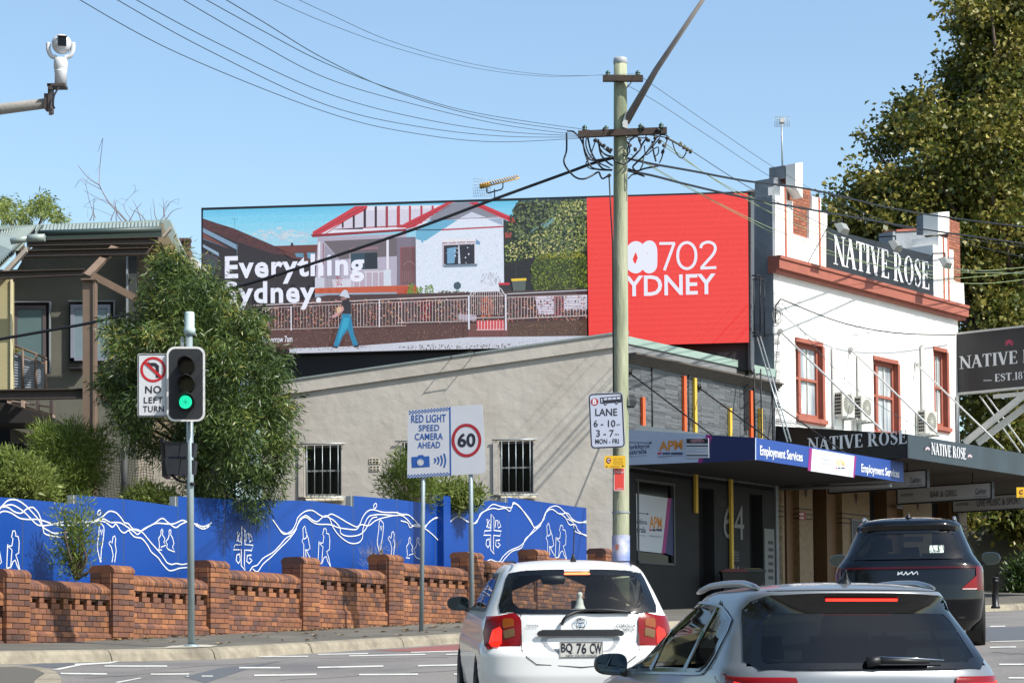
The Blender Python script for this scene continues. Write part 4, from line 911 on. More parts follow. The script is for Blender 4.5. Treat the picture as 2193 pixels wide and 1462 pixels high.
# dark neighbour house
pr.poly([z6(68,232),z6(240,290),z6(390,335),z6(820,520),z6(1060,640),z6(1200,700),z6(1260,830),z6(1240,1100),z6(600,1110),z6(68,1110)],(34,28,32))
pr.poly([z6(68,232),z6(240,290),z6(390,335),z6(820,520),z6(1040,630),z6(800,600),z6(430,480),z6(68,330)],(78,44,46))
pr.blots([z6(68,240),z6(390,345),z6(800,520),z6(1000,620),z6(430,470),z6(68,320)],260,[(96,56,54),(60,36,40),(110,62,56),(52,34,40)],2.2,rs_,.5)
pr.poly([z6(68,330),z6(420,505),z6(425,560),z6(68,375)],(120,150,178)); pr.poly([z6(68,440),z6(360,560),z6(68,450)],(90,120,150)); pr.poly([z6(68,500),z6(235,590),z6(240,630),z6(68,530)],(140,165,190))
pr.poly([z6(68,380),z6(350,550),z6(68,440)],(112,66,60)); pr.poly([z6(68,580),z6(230,640),z6(200,1100),z6(68,1100)],(66,62,70)); pr.poly([z6(150,640),z6(165,640),z6(195,700),z6(190,900),z6(95,900),z6(110,720)],(52,68,74))
pr.line([z6(430,500),z6(425,650)],2,(84,104,120))
# middle building
pr.poly([z6(815,520),z6(1290,505),z6(1290,700),z6(1080,650)],(104,52,44)); pr.poly([z6(900,590),z6(1270,580),z6(1270,690),z6(1000,650)],(90,48,42))
pr.poly([z6(1030,595),z6(1120,595),z6(1120,640),z6(1045,635)],(90,140,170)); pr.poly([z6(1155,590),z6(1245,588),z6(1245,660),z6(1165,650)],(90,145,175)); pr.poly([z6(985,520),z6(990,490),z6(1010,485),z6(1018,518)],(40,36,40))
# house: veranda body
pr.poly([z6(1270,430),z6(2193,390),z6(2193,960),z6(1240,960)],(176,170,190)); pr.poly([z6(1330,470),z6(2193,430),z6(2193,620),z6(1500,660)],(104,96,104)); pr.poly([z6(1340,500),z6(1520,680),z6(1500,950),z6(1340,950)],(150,146,166))
pr.poly([z6(2190,430),(892,508),(892,612),z6(2190,960)],(100,90,98))
pr.poly([z7(0,430),z7(190,425),z7(190,940),z7(0,960)],(120,112,130)); pr.poly([z7(40,540),z7(190,530),z7(190,915),z7(45,925)],(112,78,82)); pr.line([z7(38,930),z7(38,538),z7(190,530)],1.4,(150,70,76))
for k in range(7): pr.line([z7(60+20*k,780),z7(60+20*k,900)],.5,(160,130,130))
pr.line([z7(70,720),z7(100,690),z7(130,680),z7(160,690),z7(180,720)],.8,(170,140,140))
pr.poly([z6(1600,540),z6(1900,525),z6(1900,555),z6(1600,570)],(140,110,120)); pr.poly([z6(1615,600),z6(1890,585),z6(1895,760),z6(1615,770)],(38,66,84)); pr.poly([z6(1760,595),z6(1890,588),z6(1893,755),z6(1760,760)],(22,34,46)); pr.line([z6(1605,600),z6(1605,775),z6(1905,765)],1,(220,216,224))
pr.line([z6(1285,480),z6(1280,940)],4,(226,224,236)); pr.line([z6(1328,490),z6(1325,940)],2,(150,80,84)); pr.line([z6(1998,430),z6(1998,765)],5,(226,224,236)); pr.poly([z6(1955,770),z6(2032,765),z6(2035,940),z6(1958,945)],(206,214,228))
pr.poly([z6(1240,850),z6(1340,850),z6(1340,960),z6(1240,960)],(196,200,216)); pr.poly([z6(1420,870),z6(1620,860),z6(1620,960),z6(1430,960)],(206,206,220))
for k in range(9): pr.line([z6(1350+14*k,860),z6(1350+14*k,955)],.7,(190,176,180))
for k in range(15): pr.line([z6(1640+22*k,790),z6(1640+22*k,955)],1.2,(190,150,156) if k%3 else (226,222,228))
pr.line([z6(1750,792),z6(1955,785)],1.5,(226,224,232)); pr.blots([z6(1460,840),z6(1520,840),z6(1520,950),z6(1460,950)],30,[(150,40,60),(170,60,70)],1.6,rs_)
# porch floor
pr.poly([z6(1240,960),z6(2193,930),z7(250,930),z7(250,1000),z6(2193,1010),z6(1240,1015)],(190,86,52)); pr.poly([z6(1240,1015),z6(2193,1000),z6(2193,1090),z6(1240,1110)],(150,164,186)); pr.poly([z7(0,950),z7(250,930),z7(190,1060),z7(0,1075)],(180,76,50))
# left gable
pr.poly([z6(1215,400),z6(1700,105),(1010,438),(1010,480),z6(2193,340)],(222,220,234))
pr.poly([z6(1380,350),z6(1700,150),(1000,445),(990,470),z6(1740,330)],(206,204,222))
pr.poly([z6(1215,400),z6(1215,372),z6(1660,105),z6(1790,100),z6(1780,140),z6(1300,395)],(196,52,66)); pr.line([z6(1240,392),z6(1740,115)],1.2,(120,30,40)); pr.line([z6(1345,398),z6(1700,160)],1.6,(160,40,50))
pr.poly([z6(1195,400),z6(2193,340),z6(2193,365),z6(1215,430)],(140,30,44)); pr.poly([z6(1410,345),z6(2193,300),z6(2193,318),z6(1500,345)],(176,60,74)); pr.poly([z6(1410,350),z6(1740,325),z6(1740,345),z6(1470,350)],(50,22,40))
for x,w_,c in ((1530,20,(60,24,40)),(1645,22,(50,22,40)),(1760,26,(50,22,40)),(1875,24,(58,24,44)),(1990,26,(150,50,66)),(2108,28,(176,54,70))):
    top=max(100,345-(x-1400)*.6); pr.poly([z6(x-w_/2,330),z6(x+w_/2,330),z6(x+w_/2,max(105,top)),z6(x-w_/2,max(105,top+8))],c)
for x in (10,125,245,362): pr.poly([z7(x,300),z7(x+22,300),z7(x+22,100),z7(x,100)],(182,52,66))
pr.poly([z7(0,300),z7(100,295),z7(100,330),z7(0,330)],(180,54,68))
# right gable and white wall
pr.poly([z7(195,330),z7(560,70),z7(760,65),z7(1110,240),z7(1120,905),z7(1125,1010),z7(640,1025),z7(240,1030),z7(200,930)],(214,224,240))
pr.poly([z7(330,235),z7(560,72),z7(760,66),z7(1090,215),z7(620,240),z7(390,262)],(130,134,150)); pr.poly([z7(780,165),z7(930,222),z7(640,238)],(200,206,226))
pr.poly([z7(350,250),z7(640,245),z7(260,490),z7(250,460),z7(200,450),z7(195,370)],(104,172,206)); pr.poly([z7(940,240),z7(1100,230),z7(1105,305)],(150,170,196))
pr.line([z7(520,240),z7(1095,222)],1.1,(120,60,76)); pr.line([z7(260,258),z7(520,242)],1,(90,50,70)); pr.line([z7(195,355),z7(470,350)],1.8,(34,24,50)); pr.line([z7(470,352),z7(600,345),z7(1110,318)],3.2,(176,62,76))
pr.poly([z7(70,290),z7(520,65),z7(610,62),z7(560,75),z7(190,320),z7(100,345)],(196,50,64)); pr.line([z7(100,310),z7(540,85)],1.2,(120,28,40)); pr.line([z7(130,325),z7(560,95)],1,(110,24,40))
pr.poly([z7(740,68),z7(840,62),z7(1240,235),z7(1225,275),z7(1170,262)],(200,48,62)); pr.line([z7(780,72),z7(1225,262)],1.2,(120,24,40))
pr.blots([z7(200,480),z7(1100,340),z7(1110,900),z7(640,1000),z7(210,900)],420,[(206,218,236),(222,230,244),(198,212,232)],2,rs_)
pr.poly([z7(475,480),z7(830,448),z7(832,478),z7(475,498)],(160,130,140)); pr.poly([z7(475,450),z7(820,446),z7(832,470),z7(475,482)],(226,224,232)); pr.poly([z7(480,500),z7(815,480),z7(815,712),z7(480,735)],(200,190,204)); pr.poly([z7(490,515),z7(808,500),z7(810,705),z7(490,722)],(30,30,44))
pr.poly([z7(525,545),z7(620,530),z7(600,700),z7(525,705)],(110,160,196)); pr.poly([z7(640,515),z7(652,515),z7(664,705),z7(640,706)],(196,206,226)); pr.poly([z7(480,718),z7(840,705),z7(835,735),z7(490,745)],(110,130,150)); pr.poly([z7(830,450),z7(868,478),z7(865,508),z7(820,500)],(110,150,190))
pr.line([z7(480,735),z7(480,490)],1,(120,60,70))
# trees
pr.poly([z7(1110,240),z7(1150,260),z7(1170,262),z7(1225,275),z7(1240,235),z7(1200,150),z7(1270,50),z7(1975,25),z7(1990,1000),z7(1120,1000)],(30,40,30))
G1=[(72,90,58),(96,112,66),(40,56,40),(122,134,78),(24,34,28),(50,70,54),(84,100,80)]; G2=[(134,146,74),(104,122,58),(170,170,100),(66,84,44),(36,50,28),(196,192,130)]
pr.blots([z7(1200,150),z7(1270,50),z7(1975,30),z7(1975,570),z7(1700,640),z7(1400,500),z7(1150,400)],1500,G1,3.2,rs_)
pr.blots([z7(1700,60),z7(1975,40),z7(1975,560),z7(1750,600),z7(1500,620),z7(1140,690),z7(1130,520),z7(1300,420),z7(1600,330)],1300,G2,2.6,rs_)
pr.line([z7(1400,370),z7(1730,140)],1.6,(120,170,176)); pr.poly([z7(1500,300),z7(1650,180),z7(1640,270),z7(1540,340)],(110,150,150)); pr.poly([z7(1125,380),z7(1200,375),z7(1190,430),z7(1130,440)],(150,70,60))
pr.poly([z7(1130,720),z7(1240,700),z7(1440,640),z7(1400,990),z7(1130,1000)],(18,18,22)); pr.line([z7(1240,710),z7(1245,850)],.8,(60,70,74)); pr.line([z7(1180,740),z7(1260,715),z7(1330,740),z7(1380,800),z7(1395,980)],.9,(50,56,60))
hedge=[z7(1400,720),z7(1470,620),z7(1600,578),z7(1900,575),z7(1978,620),z7(1985,960),z7(1430,990),z7(1400,880)]
pr.poly(hedge,(56,70,26)); pr.blots(hedge,1500,[(98,116,38),(40,54,20),(130,142,50),(70,88,30),(26,36,16)],2.0,rs_); pr.blots([z7(1440,670),z7(1600,585),z7(1900,580),z7(1970,620),z7(1900,650),z7(1600,640)],260,[(176,166,50),(150,146,44),(120,124,40)],2,rs_)
# bins
pr.poly([z7(1060,915),z7(1170,910),z7(1200,1000),z7(1080,1010)],(40,44,46)); pr.poly([z7(1055,905),z7(1175,902),z7(1178,925),z7(1062,928)],(196,36,58)); pr.poly([z7(1200,885),z7(1345,880),z7(1340,1000),z7(1215,1000)],(84,96,92)); pr.poly([z7(1192,862),z7(1350,855),z7(1352,880),z7(1196,888)],(232,196,50))
# letterbox, bare bush, conifers
pr.blots([z7(860,900),z7(900,800),z7(1040,790),z7(1090,900),z7(1000,940)],170,[(150,140,160),(120,112,130),(180,176,190)],1.1,rs_)
pr.poly([z7(590,935),z7(600,905),z7(640,890),z7(668,915),z7(668,950),z7(640,978),z7(600,965)],(60,84,96)); pr.line([z7(622,975),z7(632,1290)],2.2,(90,150,170))
for c_,r_ in (((150,970),46),((240,1000),56),((340,985),64)): pr.blots([z7(c_[0]-r_,c_[1]+60),z7(c_[0]-r_*.6,c_[1]-50),z7(c_[0]+r_*.4,c_[1]-60),z7(c_[0]+r_,c_[1]+60)],140,[(96,130,40),(66,96,34),(130,156,52)],1.8,rs_)
pr.blots([z7(410,1010),z7(480,980),z7(760,1000),z7(760,1040),z7(400,1040)],160,[(80,84,60),(120,110,80),(60,56,50)],2,rs_)
# garden beds behind the fence
bed=[(560,660),(700,632),(1004,626),(1256,618),(1257,688),(1010,700),(700,700),(560,705)]
pr.poly(bed,(70,48,48)); pr.blots([(560,665),(700,640),(860,640),(1004,640),(1256,630),(1256,686),(700,698),(570,700)],2100,[(150,84,70),(96,60,60),(190,130,90),(60,50,50),(84,90,50),(150,60,60),(190,160,150),(50,36,44)],2.0,rs_)
pr.blots([z7(880,1050),z7(1010,1045),z7(1000,1250),z7(880,1260)],200,[(206,110,70),(186,90,60),(150,70,60)],1.8,rs_); pr.blots([z7(240,1080),z7(360,1080),z7(350,1290),z7(250,1300)],200,[(120,30,44),(150,44,60),(90,24,40)],1.8,rs_)
pr.poly([z7(1440,1045),z7(1640,1040),z7(1640,1230),z7(1480,1240)],(206,200,220)); pr.poly([z7(1740,1040),z7(1985,1030),z7(1985,1180),z7(1740,1190)],(206,204,220))
for k in range(6): pr.line([z7(1450,1075+27*k),z7(1985,1060+27*k)],1.0,(120,110,130))
pr.blots([z7(1640,1050),z7(1740,1045),z7(1740,1250),z7(1650,1250)],90,[(150,40,56),(110,30,50)],2,rs_)
# low wall & path
pr.poly([(560,700),(1003,693),(1003,722),(740,745),(620,748),(560,752)],(88,58,52)); pr.poly([(1088,690),(1257,684),(1257,722),(1088,724)],(86,62,50)); pr.blots([(600,706),(1003,698),(1003,720),(740,740),(620,745)],700,[(120,88,76),(70,44,42),(140,110,96),(60,40,40)],1.3,rs_); pr.blots([(1088,694),(1257,690),(1257,720),(1088,722)],300,[(120,92,70),(70,50,40),(140,114,90)],1.3,rs_)
pr.poly([(1003,693),(1088,690),(1088,722),(1003,722)],(110,70,66)); pr.poly([z7(830,1300),z7(1120,1290),z7(1120,1400),z7(840,1400)],(200,80,84)); pr.poly([z7(640,1230),z7(830,1240),z7(830,1300),z7(640,1290)],(170,160,176))
pr.poly([(620,746),(760,741),(1003,722),(1257,719),(1257,741.5),(900,749),(620,756.5)],(196,200,214)); pr.blots([(620,748),(1257,722),(1257,738),(620,755)],300,[(180,184,200),(210,214,226),(160,160,176)],2.2,rs_,.4); pr.blots([(850,744),(900,738),(1250,736),(1250,741),(900,748)],160,[(90,90,70),(120,110,100),(70,70,60)],1.6,rs_,1.4)
pr.blots([(620,744),(800,741),(790,746),(620,750)],50,[(80,76,84),(60,56,66)],2,rs_,.4)
# fence rails and balusters (in the picture)
W_=(214,204,208); pr.line([z6(600,1140),z6(1240,1110),z6(1700,1090),z6(2193,1065)],1.7,W_); pr.line([z6(700,1165),z6(2193,1100)],.9,W_); pr.line([z6(700,1395),z6(2193,1350)],1.3,(190,176,176)); pr.line([z7(0,1070),z7(740,1040)],2.2,W_); pr.line([z7(0,1105),z7(740,1075)],1,W_); pr.line([z7(0,1320),z7(740,1305)],1.2,W_)
for k in range(46): x=660+33*k; pr.line([z6(x,1165-(x-660)*.04),z6(x,1385-(x-660)*.025)],.9,rs_.choice([W_,(190,176,176),(160,150,150)]))
for k in range(23): x=20+32*k; pr.line([z7(x,1100-.04*x),z7(x,1315-.02*x)],.9,W_)
pr.line([z6(990,1150),z6(993,1400)],2.4,(226,224,236)); pr.line([z6(1912,1080),z6(1912,1365)],2.4,(226,224,236))
pr.line([z7(750,1035),z7(752,1390)],3.4,(216,222,236)); pr.line([z7(1135,1020),z7(1138,1400)],3.4,(216,222,236))
pr.line([z7(760,1040),z7(800,960),z7(870,925),z7(940,915),z7(1020,925),z7(1090,970),z7(1125,1030)],1.6,(220,220,230)); pr.line([z7(775,1050),z7(840,985),z7(940,955),z7(1050,985),z7(1110,1045)],1.2,(220,216,226))
for k in range(15): x=775+23*k; pr.line([z7(x,1000-40*math.sin((x-760)/370*3.14)),z7(x,1240)],.9,W_)
pr.line([z7(770,1045),z7(1120,1040)],1,W_); pr.line([z7(770,1270),z7(1120,1262)],1.4,W_); pr.line([z7(830,1395),z7(1120,1390)],1.4,W_); 
for k in range(9): x=850+32*k; pr.line([z7(x,1300),z7(x,1395)],1.2,(236,214,220))
pr.line([z7(1150,1020),z7(1985,980)],1.8,(190,200,210)); pr.line([z7(1150,1055),z7(1985,1030)],1,W_); pr.line([z7(1150,1280),z7(1985,1245)],1.3,W_); 
for k in range(26): x=1170+32*k; pr.line([z7(x,1055-.03*(x-1150)),z7(x,1278-.04*(x-1150))],.9,W_)
# walking figure in bucket hat
pr.poly([(737,620),(744,622),(747,632),(750,637),(742,638),(735,635),(727,634),(732,625)],(196,204,220)); pr.poly([(731,635),(742,638),(741,646),(733,645)],(150,110,104)); pr.poly([(733,643),(746,640),(752,650),(752,672),(742,674),(735,670),(731,655)],(34,28,36))
pr.poly([(734,654),(737,663),(721,678),(712,681),(711,677),(722,668)],(196,150,150)); pr.poly([(720,659),(730,656),(732,666),(722,670)],(214,180,150))
pr.poly([(733,672),(751,672),(754,690),(758,715),(767,738),(757,742),(745,706),(734,720),(724,744),(714,741),(722,714),(729,690)],(28,128,168)); pr.poly([(736,680),(748,680),(745,700),(733,714),(722,738),(728,710)],(40,160,196)); pr.poly([(712,740),(724,742),(722,746),(711,744)],(50,40,44)); pr.poly([(757,740),(768,738),(769,743),(758,744)],(40,34,40))
# red panel
pr.k+=3; redl=.002+.0009*pr.k; pr.poly([(1256.5,423.7),(1601.5,413.8),(1604,733),(1261,742)],(238,54,44),redl); pr.k+=1
for k in range(54):
    y=420+k*6; pr.line([(1262,y+5),(1602,y-5)],2.6,(241,60,48) if k%2 else (234,50,42),redl+.0009) if y+5>424 and y<728 and y-5>415 else None
me=bpy.data.meshes.new('screen_image'); off=OFF[scr]; me.from_pydata([(a-off.x,b_-off.y,c-off.z) for a,b_,c in pr.v],[],pr.f)
ca=me.color_attributes.new('ink','FLOAT_COLOR','CORNER'); ca.data.foreach_set('color',np.repeat(np.array([(*c,1) for c in pr.c],dtype=np.float32),3,axis=0).ravel())
m=bpy.data.materials.new('led_picture'); m.use_nodes=True; t_=m.node_tree; bs_=t_.nodes['Principled BSDF']; bs_.inputs['Base Color'].default_value=(.012,.012,.014,1); bs_.inputs['Roughness'].default_value=.6
at=t_.nodes.new('ShaderNodeAttribute'); at.attribute_name='ink'; tcn=t_.nodes.new('ShaderNodeTexCoord'); nz=t_.nodes.new('ShaderNodeTexNoise'); nz.inputs['Scale'].default_value=34; nz.inputs['Detail'].default_value=3
t_.links.new(tcn.outputs['Object'],nz.inputs[0]); mr=t_.nodes.new('ShaderNodeMapRange'); mr.inputs['From Min'].default_value=.3; mr.inputs['From Max'].default_value=.7; mr.inputs['To Min'].default_value=.88; mr.inputs['To Max'].default_value=1.09
t_.links.new(nz.outputs[0],mr.inputs[0]); sc_=t_.nodes.new('ShaderNodeVectorMath'); sc_.operation='SCALE'; t_.links.new(at.outputs['Color'],sc_.inputs[0]); t_.links.new(mr.outputs[0],sc_.inputs['Scale'])
t_.links.new(sc_.outputs[0],bs_.inputs['Emission Color']); bs_.inputs['Emission Strength'].default_value=.74
link('screen_image',me,m,scr)
# lettering shown on the screen
ledw=mat('led_white',(10,10,12),.6,emit=(226,230,246),es=.76); L0=.002+.0009*pr.k+.012
class _PB:  # right angles on the screen plane follow the panel's slight tilt in the photo
    pass
b=B()
def btext(s,x0,y0b,x1,ytop,bold=0,sp=1.0,x1y=None):
    O=bp(x0,y0b,L0); U=bp(x1,y0b if x1y is None else x1y,L0)-O; V=bp(x0,ytop,L0)-O; text(b,s,O,PB.u*U.dot(PB.u)+Vector((0,0,U.z if x1y is not None else 0)),Vector((0,0,V.z)),0,bold,sp)
for q_ in (('Everything',481.5,611,780,549,.030,1.12,603),('Sydney.',481.5,665,688,603,.030,1.12,662),('Tomorrow 7am',560,734.5,626,721,.01,1.0,732)): b=B(); btext(*q_); b.build('screen_lettering',ledw,scr)
b=B()
w7=.075
def bl(px,wd,sm=True,closed=False):
    pts=[bp(x,y,L0) for x,y in px]; b.ribbon(spl(pts,6) if sm else pts,wd,PB.n,0,closed)
def c8(x,y): return (1200+x/4.873,400+y/4.873)
bl([c8(1033,592),c8(1196,590)],.072,False); bl([c8(1188,590),c8(1085,872)],.072,False)
bl([c8(1320+95*math.cos(a),718-136*(abs(math.sin(a))**.9)*(1 if math.sin(a)>0 else -1)) for a in np.linspace(0,2*math.pi,33)[:-1]],.074,False,True)
bl([c8(1465,640),c8(1480,600),c8(1540,577),c8(1600,598),c8(1617,650),c8(1590,710),c8(1520,790),c8(1470,848)],.072); bl([c8(1462,850),c8(1628,842)],.072,False)
O_=c8(640,1145); 
def ct(s,x0,yb_,x1,yt,bold,x1y):
    O=bp(*c8(x0,yb_),L0); U=bp(*c8(x1,x1y),L0)-O; V=bp(*c8(x0,yt),L0)-O; text(b,s,O,U,Vector((0,0,V.z)),0,bold,1.0)
ct('SYDNEY',560,1150,1622,932,.018,1120)
# three-loop wave emblem: rounded serpentine line
ser=lambda px,wd:b.ribbon(spl([bp(*c8(x,y),L0+.001*k) for k,(x,y) in enumerate(px)],7),wd,PB.n)
ser([(600,800),(612,840),(650,850),(680,800),(740,660),(785,620),(830,650),(880,790),(920,850),(955,830),(960,760),(958,660),(940,615),(905,625),(880,680)],.26)
ser([(700,740),(730,820),(790,856),(830,820),(850,760)],.24)
b.build('station_emblem',ledw,scr)
# yellow tv antenna behind the screen
a0=P(1059,440,63); t=thing('antenna','yellow yagi aerial on a mast behind the top of the billboard','antenna',tuple(a0))
def zn(x,y): return P(1000+x/16.25,360+y/16.25,63)
b=B(); b.tube([zn(960,1300),zn(960,730)],.02,6); b.tube([zn(690,700),zn(700,830),zn(740,870),zn(1200,745),zn(1250,680),zn(1255,520)],.02,6); b.build('mast',MATS['dark_steel'],t)
b=B(); yl=mat('aerial_yellow',(226,176,84),.5); b.tube([zn(450,690),zn(1830,345)],.022,6)
for k in range(16): c=zn(500+84*k,665-21*k); l=.17-.006*k; b.tube([c+Vector((-.03,-l,.06)),c+Vector((.02,l,.05))],.018,5)
b.tube([zn(450,650),zn(800,560)],.07,6); b.build('elements',yl,t)
b=B()
for k in range(7): b.tube([zn(260-20*abs(k-3),380+100*k),zn(860,400+95*k)],.004,4)
for k in range(9): b.tube([zn(260+75*k,380),zn(200+75*k,690),zn(260+75*k,1010)],.004,4)
b.build('reflector_grid',galv,t)
# ================================================================ BLUE HOARDING WITH LINE DRAWING
hd=thing('hoarding','long blue site hoarding stepping up the street with white line drawings','fence',tuple(PH.p(6,EYE+1,0)))
blue=mat('hoarding_blue',(10,68,152),.42,.09,.9,.25,1.3,spec=.45,bd=.03); edge_g=mat('hoarding_edge',(170,176,178),.6)
tops=[(-60,1059),(49,1068),(163,1079),(163,1059),(265,1068),(381,1084),(381,1062),(480,1068.5),(577,1070),(668,1072),(757,1084),(757,1061),(850,1069),(932,1079.5),(932,1058),(1003,1066),(1087,1076),(1087,1064.5),(1160,1074),(1230,1084),(1256,1087)]
def topat(x,side):
    for (x0,y0),(x1,y1) in zip(tops,tops[1:]):
        if x1>x0 and ((side>0 and x0<=x<x1) or (side<0 and x0<x<=x1)): return y0+(y1-y0)*(x-x0)/(x1-x0)
    return tops[-1][1]
hseams=[-60,49,163,265,381,480,577,668,757,850,932,1003,1087,1160,1230,1256]
lets=lambda x: PH.uh(x,1100)[0]
for a,c in zip(hseams,hseams[1:]):
    A=PH.hit(a,topat(a,1)); C=PH.hit(c,topat(c,-1)); ua_,uc_=PH.uh(a,topat(a,1))[0]+.008,PH.uh(c,topat(c,-1))[0]-.008
    gA_,gC=path(*PH.p(ua_,0).xy)-.1,path(*PH.p(uc_,0).xy)-.1
    b=B(); b.prism([PH.p(ua_,gA_,0),PH.p(uc_,gC,0),PH.p(uc_,C.z,0),PH.p(ua_,A.z,0)],-PH.n*.05,0,1); b.build('hoarding_panel',[blue,edge_g],hd)
for x in (163,381,757,932,1087): # projecting end of each step
    u_=lets(x); b=B(); z_=PH.hit(x,topat(x,1)).z; pbox(b,PH,u_-.012,u_+.02,z_-1.9,z_,-.18,-.052,0); b.build('end_post',edge_g,hd)
b=B(); u_=lets(936); z_=PH.hit(940,1062).z; b.obox(PH.p(u_,EYE+1.2,.0),PH.u*.30,PH.n*.16,(0,0,z_-EYE-1.2)); b.build('corner_post',blue,hd)
hw=mat('line_white',(226,228,230),.6)
def hl(px,w_=.022,sm=True,closed=False,b=None,off=.006):
    pts=[PH.hit(x,y,off) for x,y in px]
    if sm: pts=spl(pts,5)
    b.ribbon(pts,w_,PH.n,0,closed)
A4=lambda x,y:(x/4.873,900+y/4.873)
A1=lambda x,y:(420+x/4.873,1020+y/4.873)
A2=lambda x,y:(850+x/4.873,1020+y/4.873)
waves=[[A4(*p) for p in ((-60,990),(0,920),(60,850),(110,825),(180,830),(260,880),(330,950),(400,1030),(450,1110),(510,1150),(570,1175),(680,1165),(770,1150),(870,1125),(940,1070),(1000,1045),(1080,1025),(1150,1060),(1250,1065),(1330,1110),(1400,1160),(1440,1185),(1500,1130),(1600,1080),(1690,1020),(1750,1060),(1830,1115),(1890,1080),(1960,1050))],
 [A4(*p) for p in ((-60,960),(0,910),(60,885),(130,880),(200,915),(260,960),(310,1010),(380,1080),(440,1095),(540,1085),(640,1060),(740,1045),(860,1060),(960,1050),(1060,1010),(1110,965),(1150,945),(1210,960),(1260,1010),(1300,1065),(1340,1075),(1390,1130),(1470,1150),(1560,1100),(1640,1070),(1800,1078),(1900,1040),(1950,1055))],
 [A4(*p) for p in ((-60,1010),(0,960),(50,945),(120,965),(200,1015),(280,1030),(390,1030),(470,1050),(560,1080),(680,1090),(780,1085),(850,1040),(900,1085))],
 [A4(*p) for p in ((-60,930),(0,905),(80,905),(150,950),(220,965),(280,920),(340,905),(390,950),(420,1010),(450,1130),(470,1180),(560,1205),(680,1215),(760,1210),(830,1150),(900,1110),(960,1060),(1080,1050),(1170,1110),(1210,1080),(1260,1150),(1300,1170),(1350,1140),(1430,1135),(1490,1170),(1540,1230),(1600,1300),(1680,1390),(1740,1480))],
 [A4(*p) for p in ((1340,1140),(1400,1210),(1480,1230),(1540,1300),(1580,1370),(1650,1430),(1700,1500),(1760,1560),(1810,1560),(1870,1540),(1960,1530))],
 [A4(*p) for p in ((1740,1480),(1790,1500),(1840,1490),(1900,1500),(1960,1490))],
 [A4(*p) for p in ((1960,1050),(2040,1080),(2110,1105),(2193,1080))],[A4(*p) for p in ((2040,1090),(2120,1130),(2193,1095))],
 [A1(*p) for p in ((0,490),(60,520),(110,515),(160,480))],[A1(*p) for p in ((800,450),(850,520),(890,580),(930,600),(1000,560),(1040,490),(1060,430),(1110,380),(1160,355),(1220,355),(1290,400),(1350,420),(1410,390),(1480,420),(1600,490),(1690,520),(1740,420),(1790,360),(1850,345),(1950,370),(2090,375),(2140,400),(2193,395))],
 [A1(*p) for p in ((820,480),(880,560),(930,590),(990,590),(1040,540),(1080,450),(1130,410),(1160,410),(1220,455),(1270,465),(1340,410),(1390,430),(1430,530),(1500,620),(1600,690),(1690,690),(1735,640),(1740,550),(1790,430),(1850,400),(1950,395),(2090,405),(2193,390))],
 [A1(*p) for p in ((560,985),(590,940),(640,920),(700,850),(800,790),(870,720),(940,640),(1020,590),(1060,500),(1100,440),(1150,425),(1210,470),(1270,495),(1400,500),(1480,530),(1570,545),(1670,550),(1720,500),(1800,510),(1870,460),(1950,430),(2060,405))],
 [A1(*p) for p in ((590,960),(640,990),(700,910),(780,840),(830,790),(890,730),(980,640),(1050,540))],[A1(*p) for p in ((1370,420),(1440,460),(1500,530),(1510,590),(1580,620),(1690,610),(1760,560),(1830,440),(1890,420))],
 [A2(*p) for p in ((0,370),(40,390),(120,400),(180,450),(230,500),(290,530),(340,470),(420,430),(480,460),(530,500),(580,450),(640,415),(700,440),(760,480),(830,480),(870,390),(930,350),(1000,290),(1080,310),(1150,320),(1200,320),(1215,270),(1280,310),(1360,420),(1440,530),(1500,500),(1550,380),(1600,320),(1680,310),(1760,380),(1800,430),(1870,470),(1980,480))],
 [A2(*p) for p in ((0,400),(60,410),(120,460),(160,510),(240,520),(300,510),(380,440),(440,430),(520,490),(600,430),(650,420),(740,470),(800,490),(850,440),(900,370),(1000,330),(1060,340),(1130,330),(1180,360),(1210,290),(1250,290),(1330,370),(1400,460),(1440,530),(1530,450),(1560,370),(1620,340),(1700,390),(1780,380),(1830,440),(1900,480),(1980,460))],
 [A2(*p) for p in ((40,460),(110,480),(140,530),(200,500),(290,540),(400,630),(480,730),(560,820))],[A2(*p) for p in ((1440,535),(1360,640),(1290,720),(1180,770),(1110,830),(1060,890),(980,865),(930,890))],
 [A2(*p) for p in ((1500,510),(1400,600),(1340,650),(1300,740),(1200,780),(1130,850),(1090,890),(1010,880))],[A2(*p) for p in ((1700,380),(1760,430),(1800,500),(1860,500),(1890,560),(1940,600),(1980,620))],[A2(*p) for p in ((1780,440),(1840,480),(1860,570),(1980,610))]]
b=B()
for k,wv in enumerate(waves): hl(wv,.023,b=b,off=.006+.0006*k)
b.build('wave_lines',hw,hd,kind='stuff')
def figs(F,group):
    b=B()
    for px,cl in group: hl([F(*p) for p in px],.021,False,cl,b)
    b.build('drawn_figures',hw,hd,kind='stuff')
walkA=lambda o:[((o(130,-115),o(150,-100),o(155,-70),o(190,-30),o(185,60),o(165,140),o(200,270)),False)]
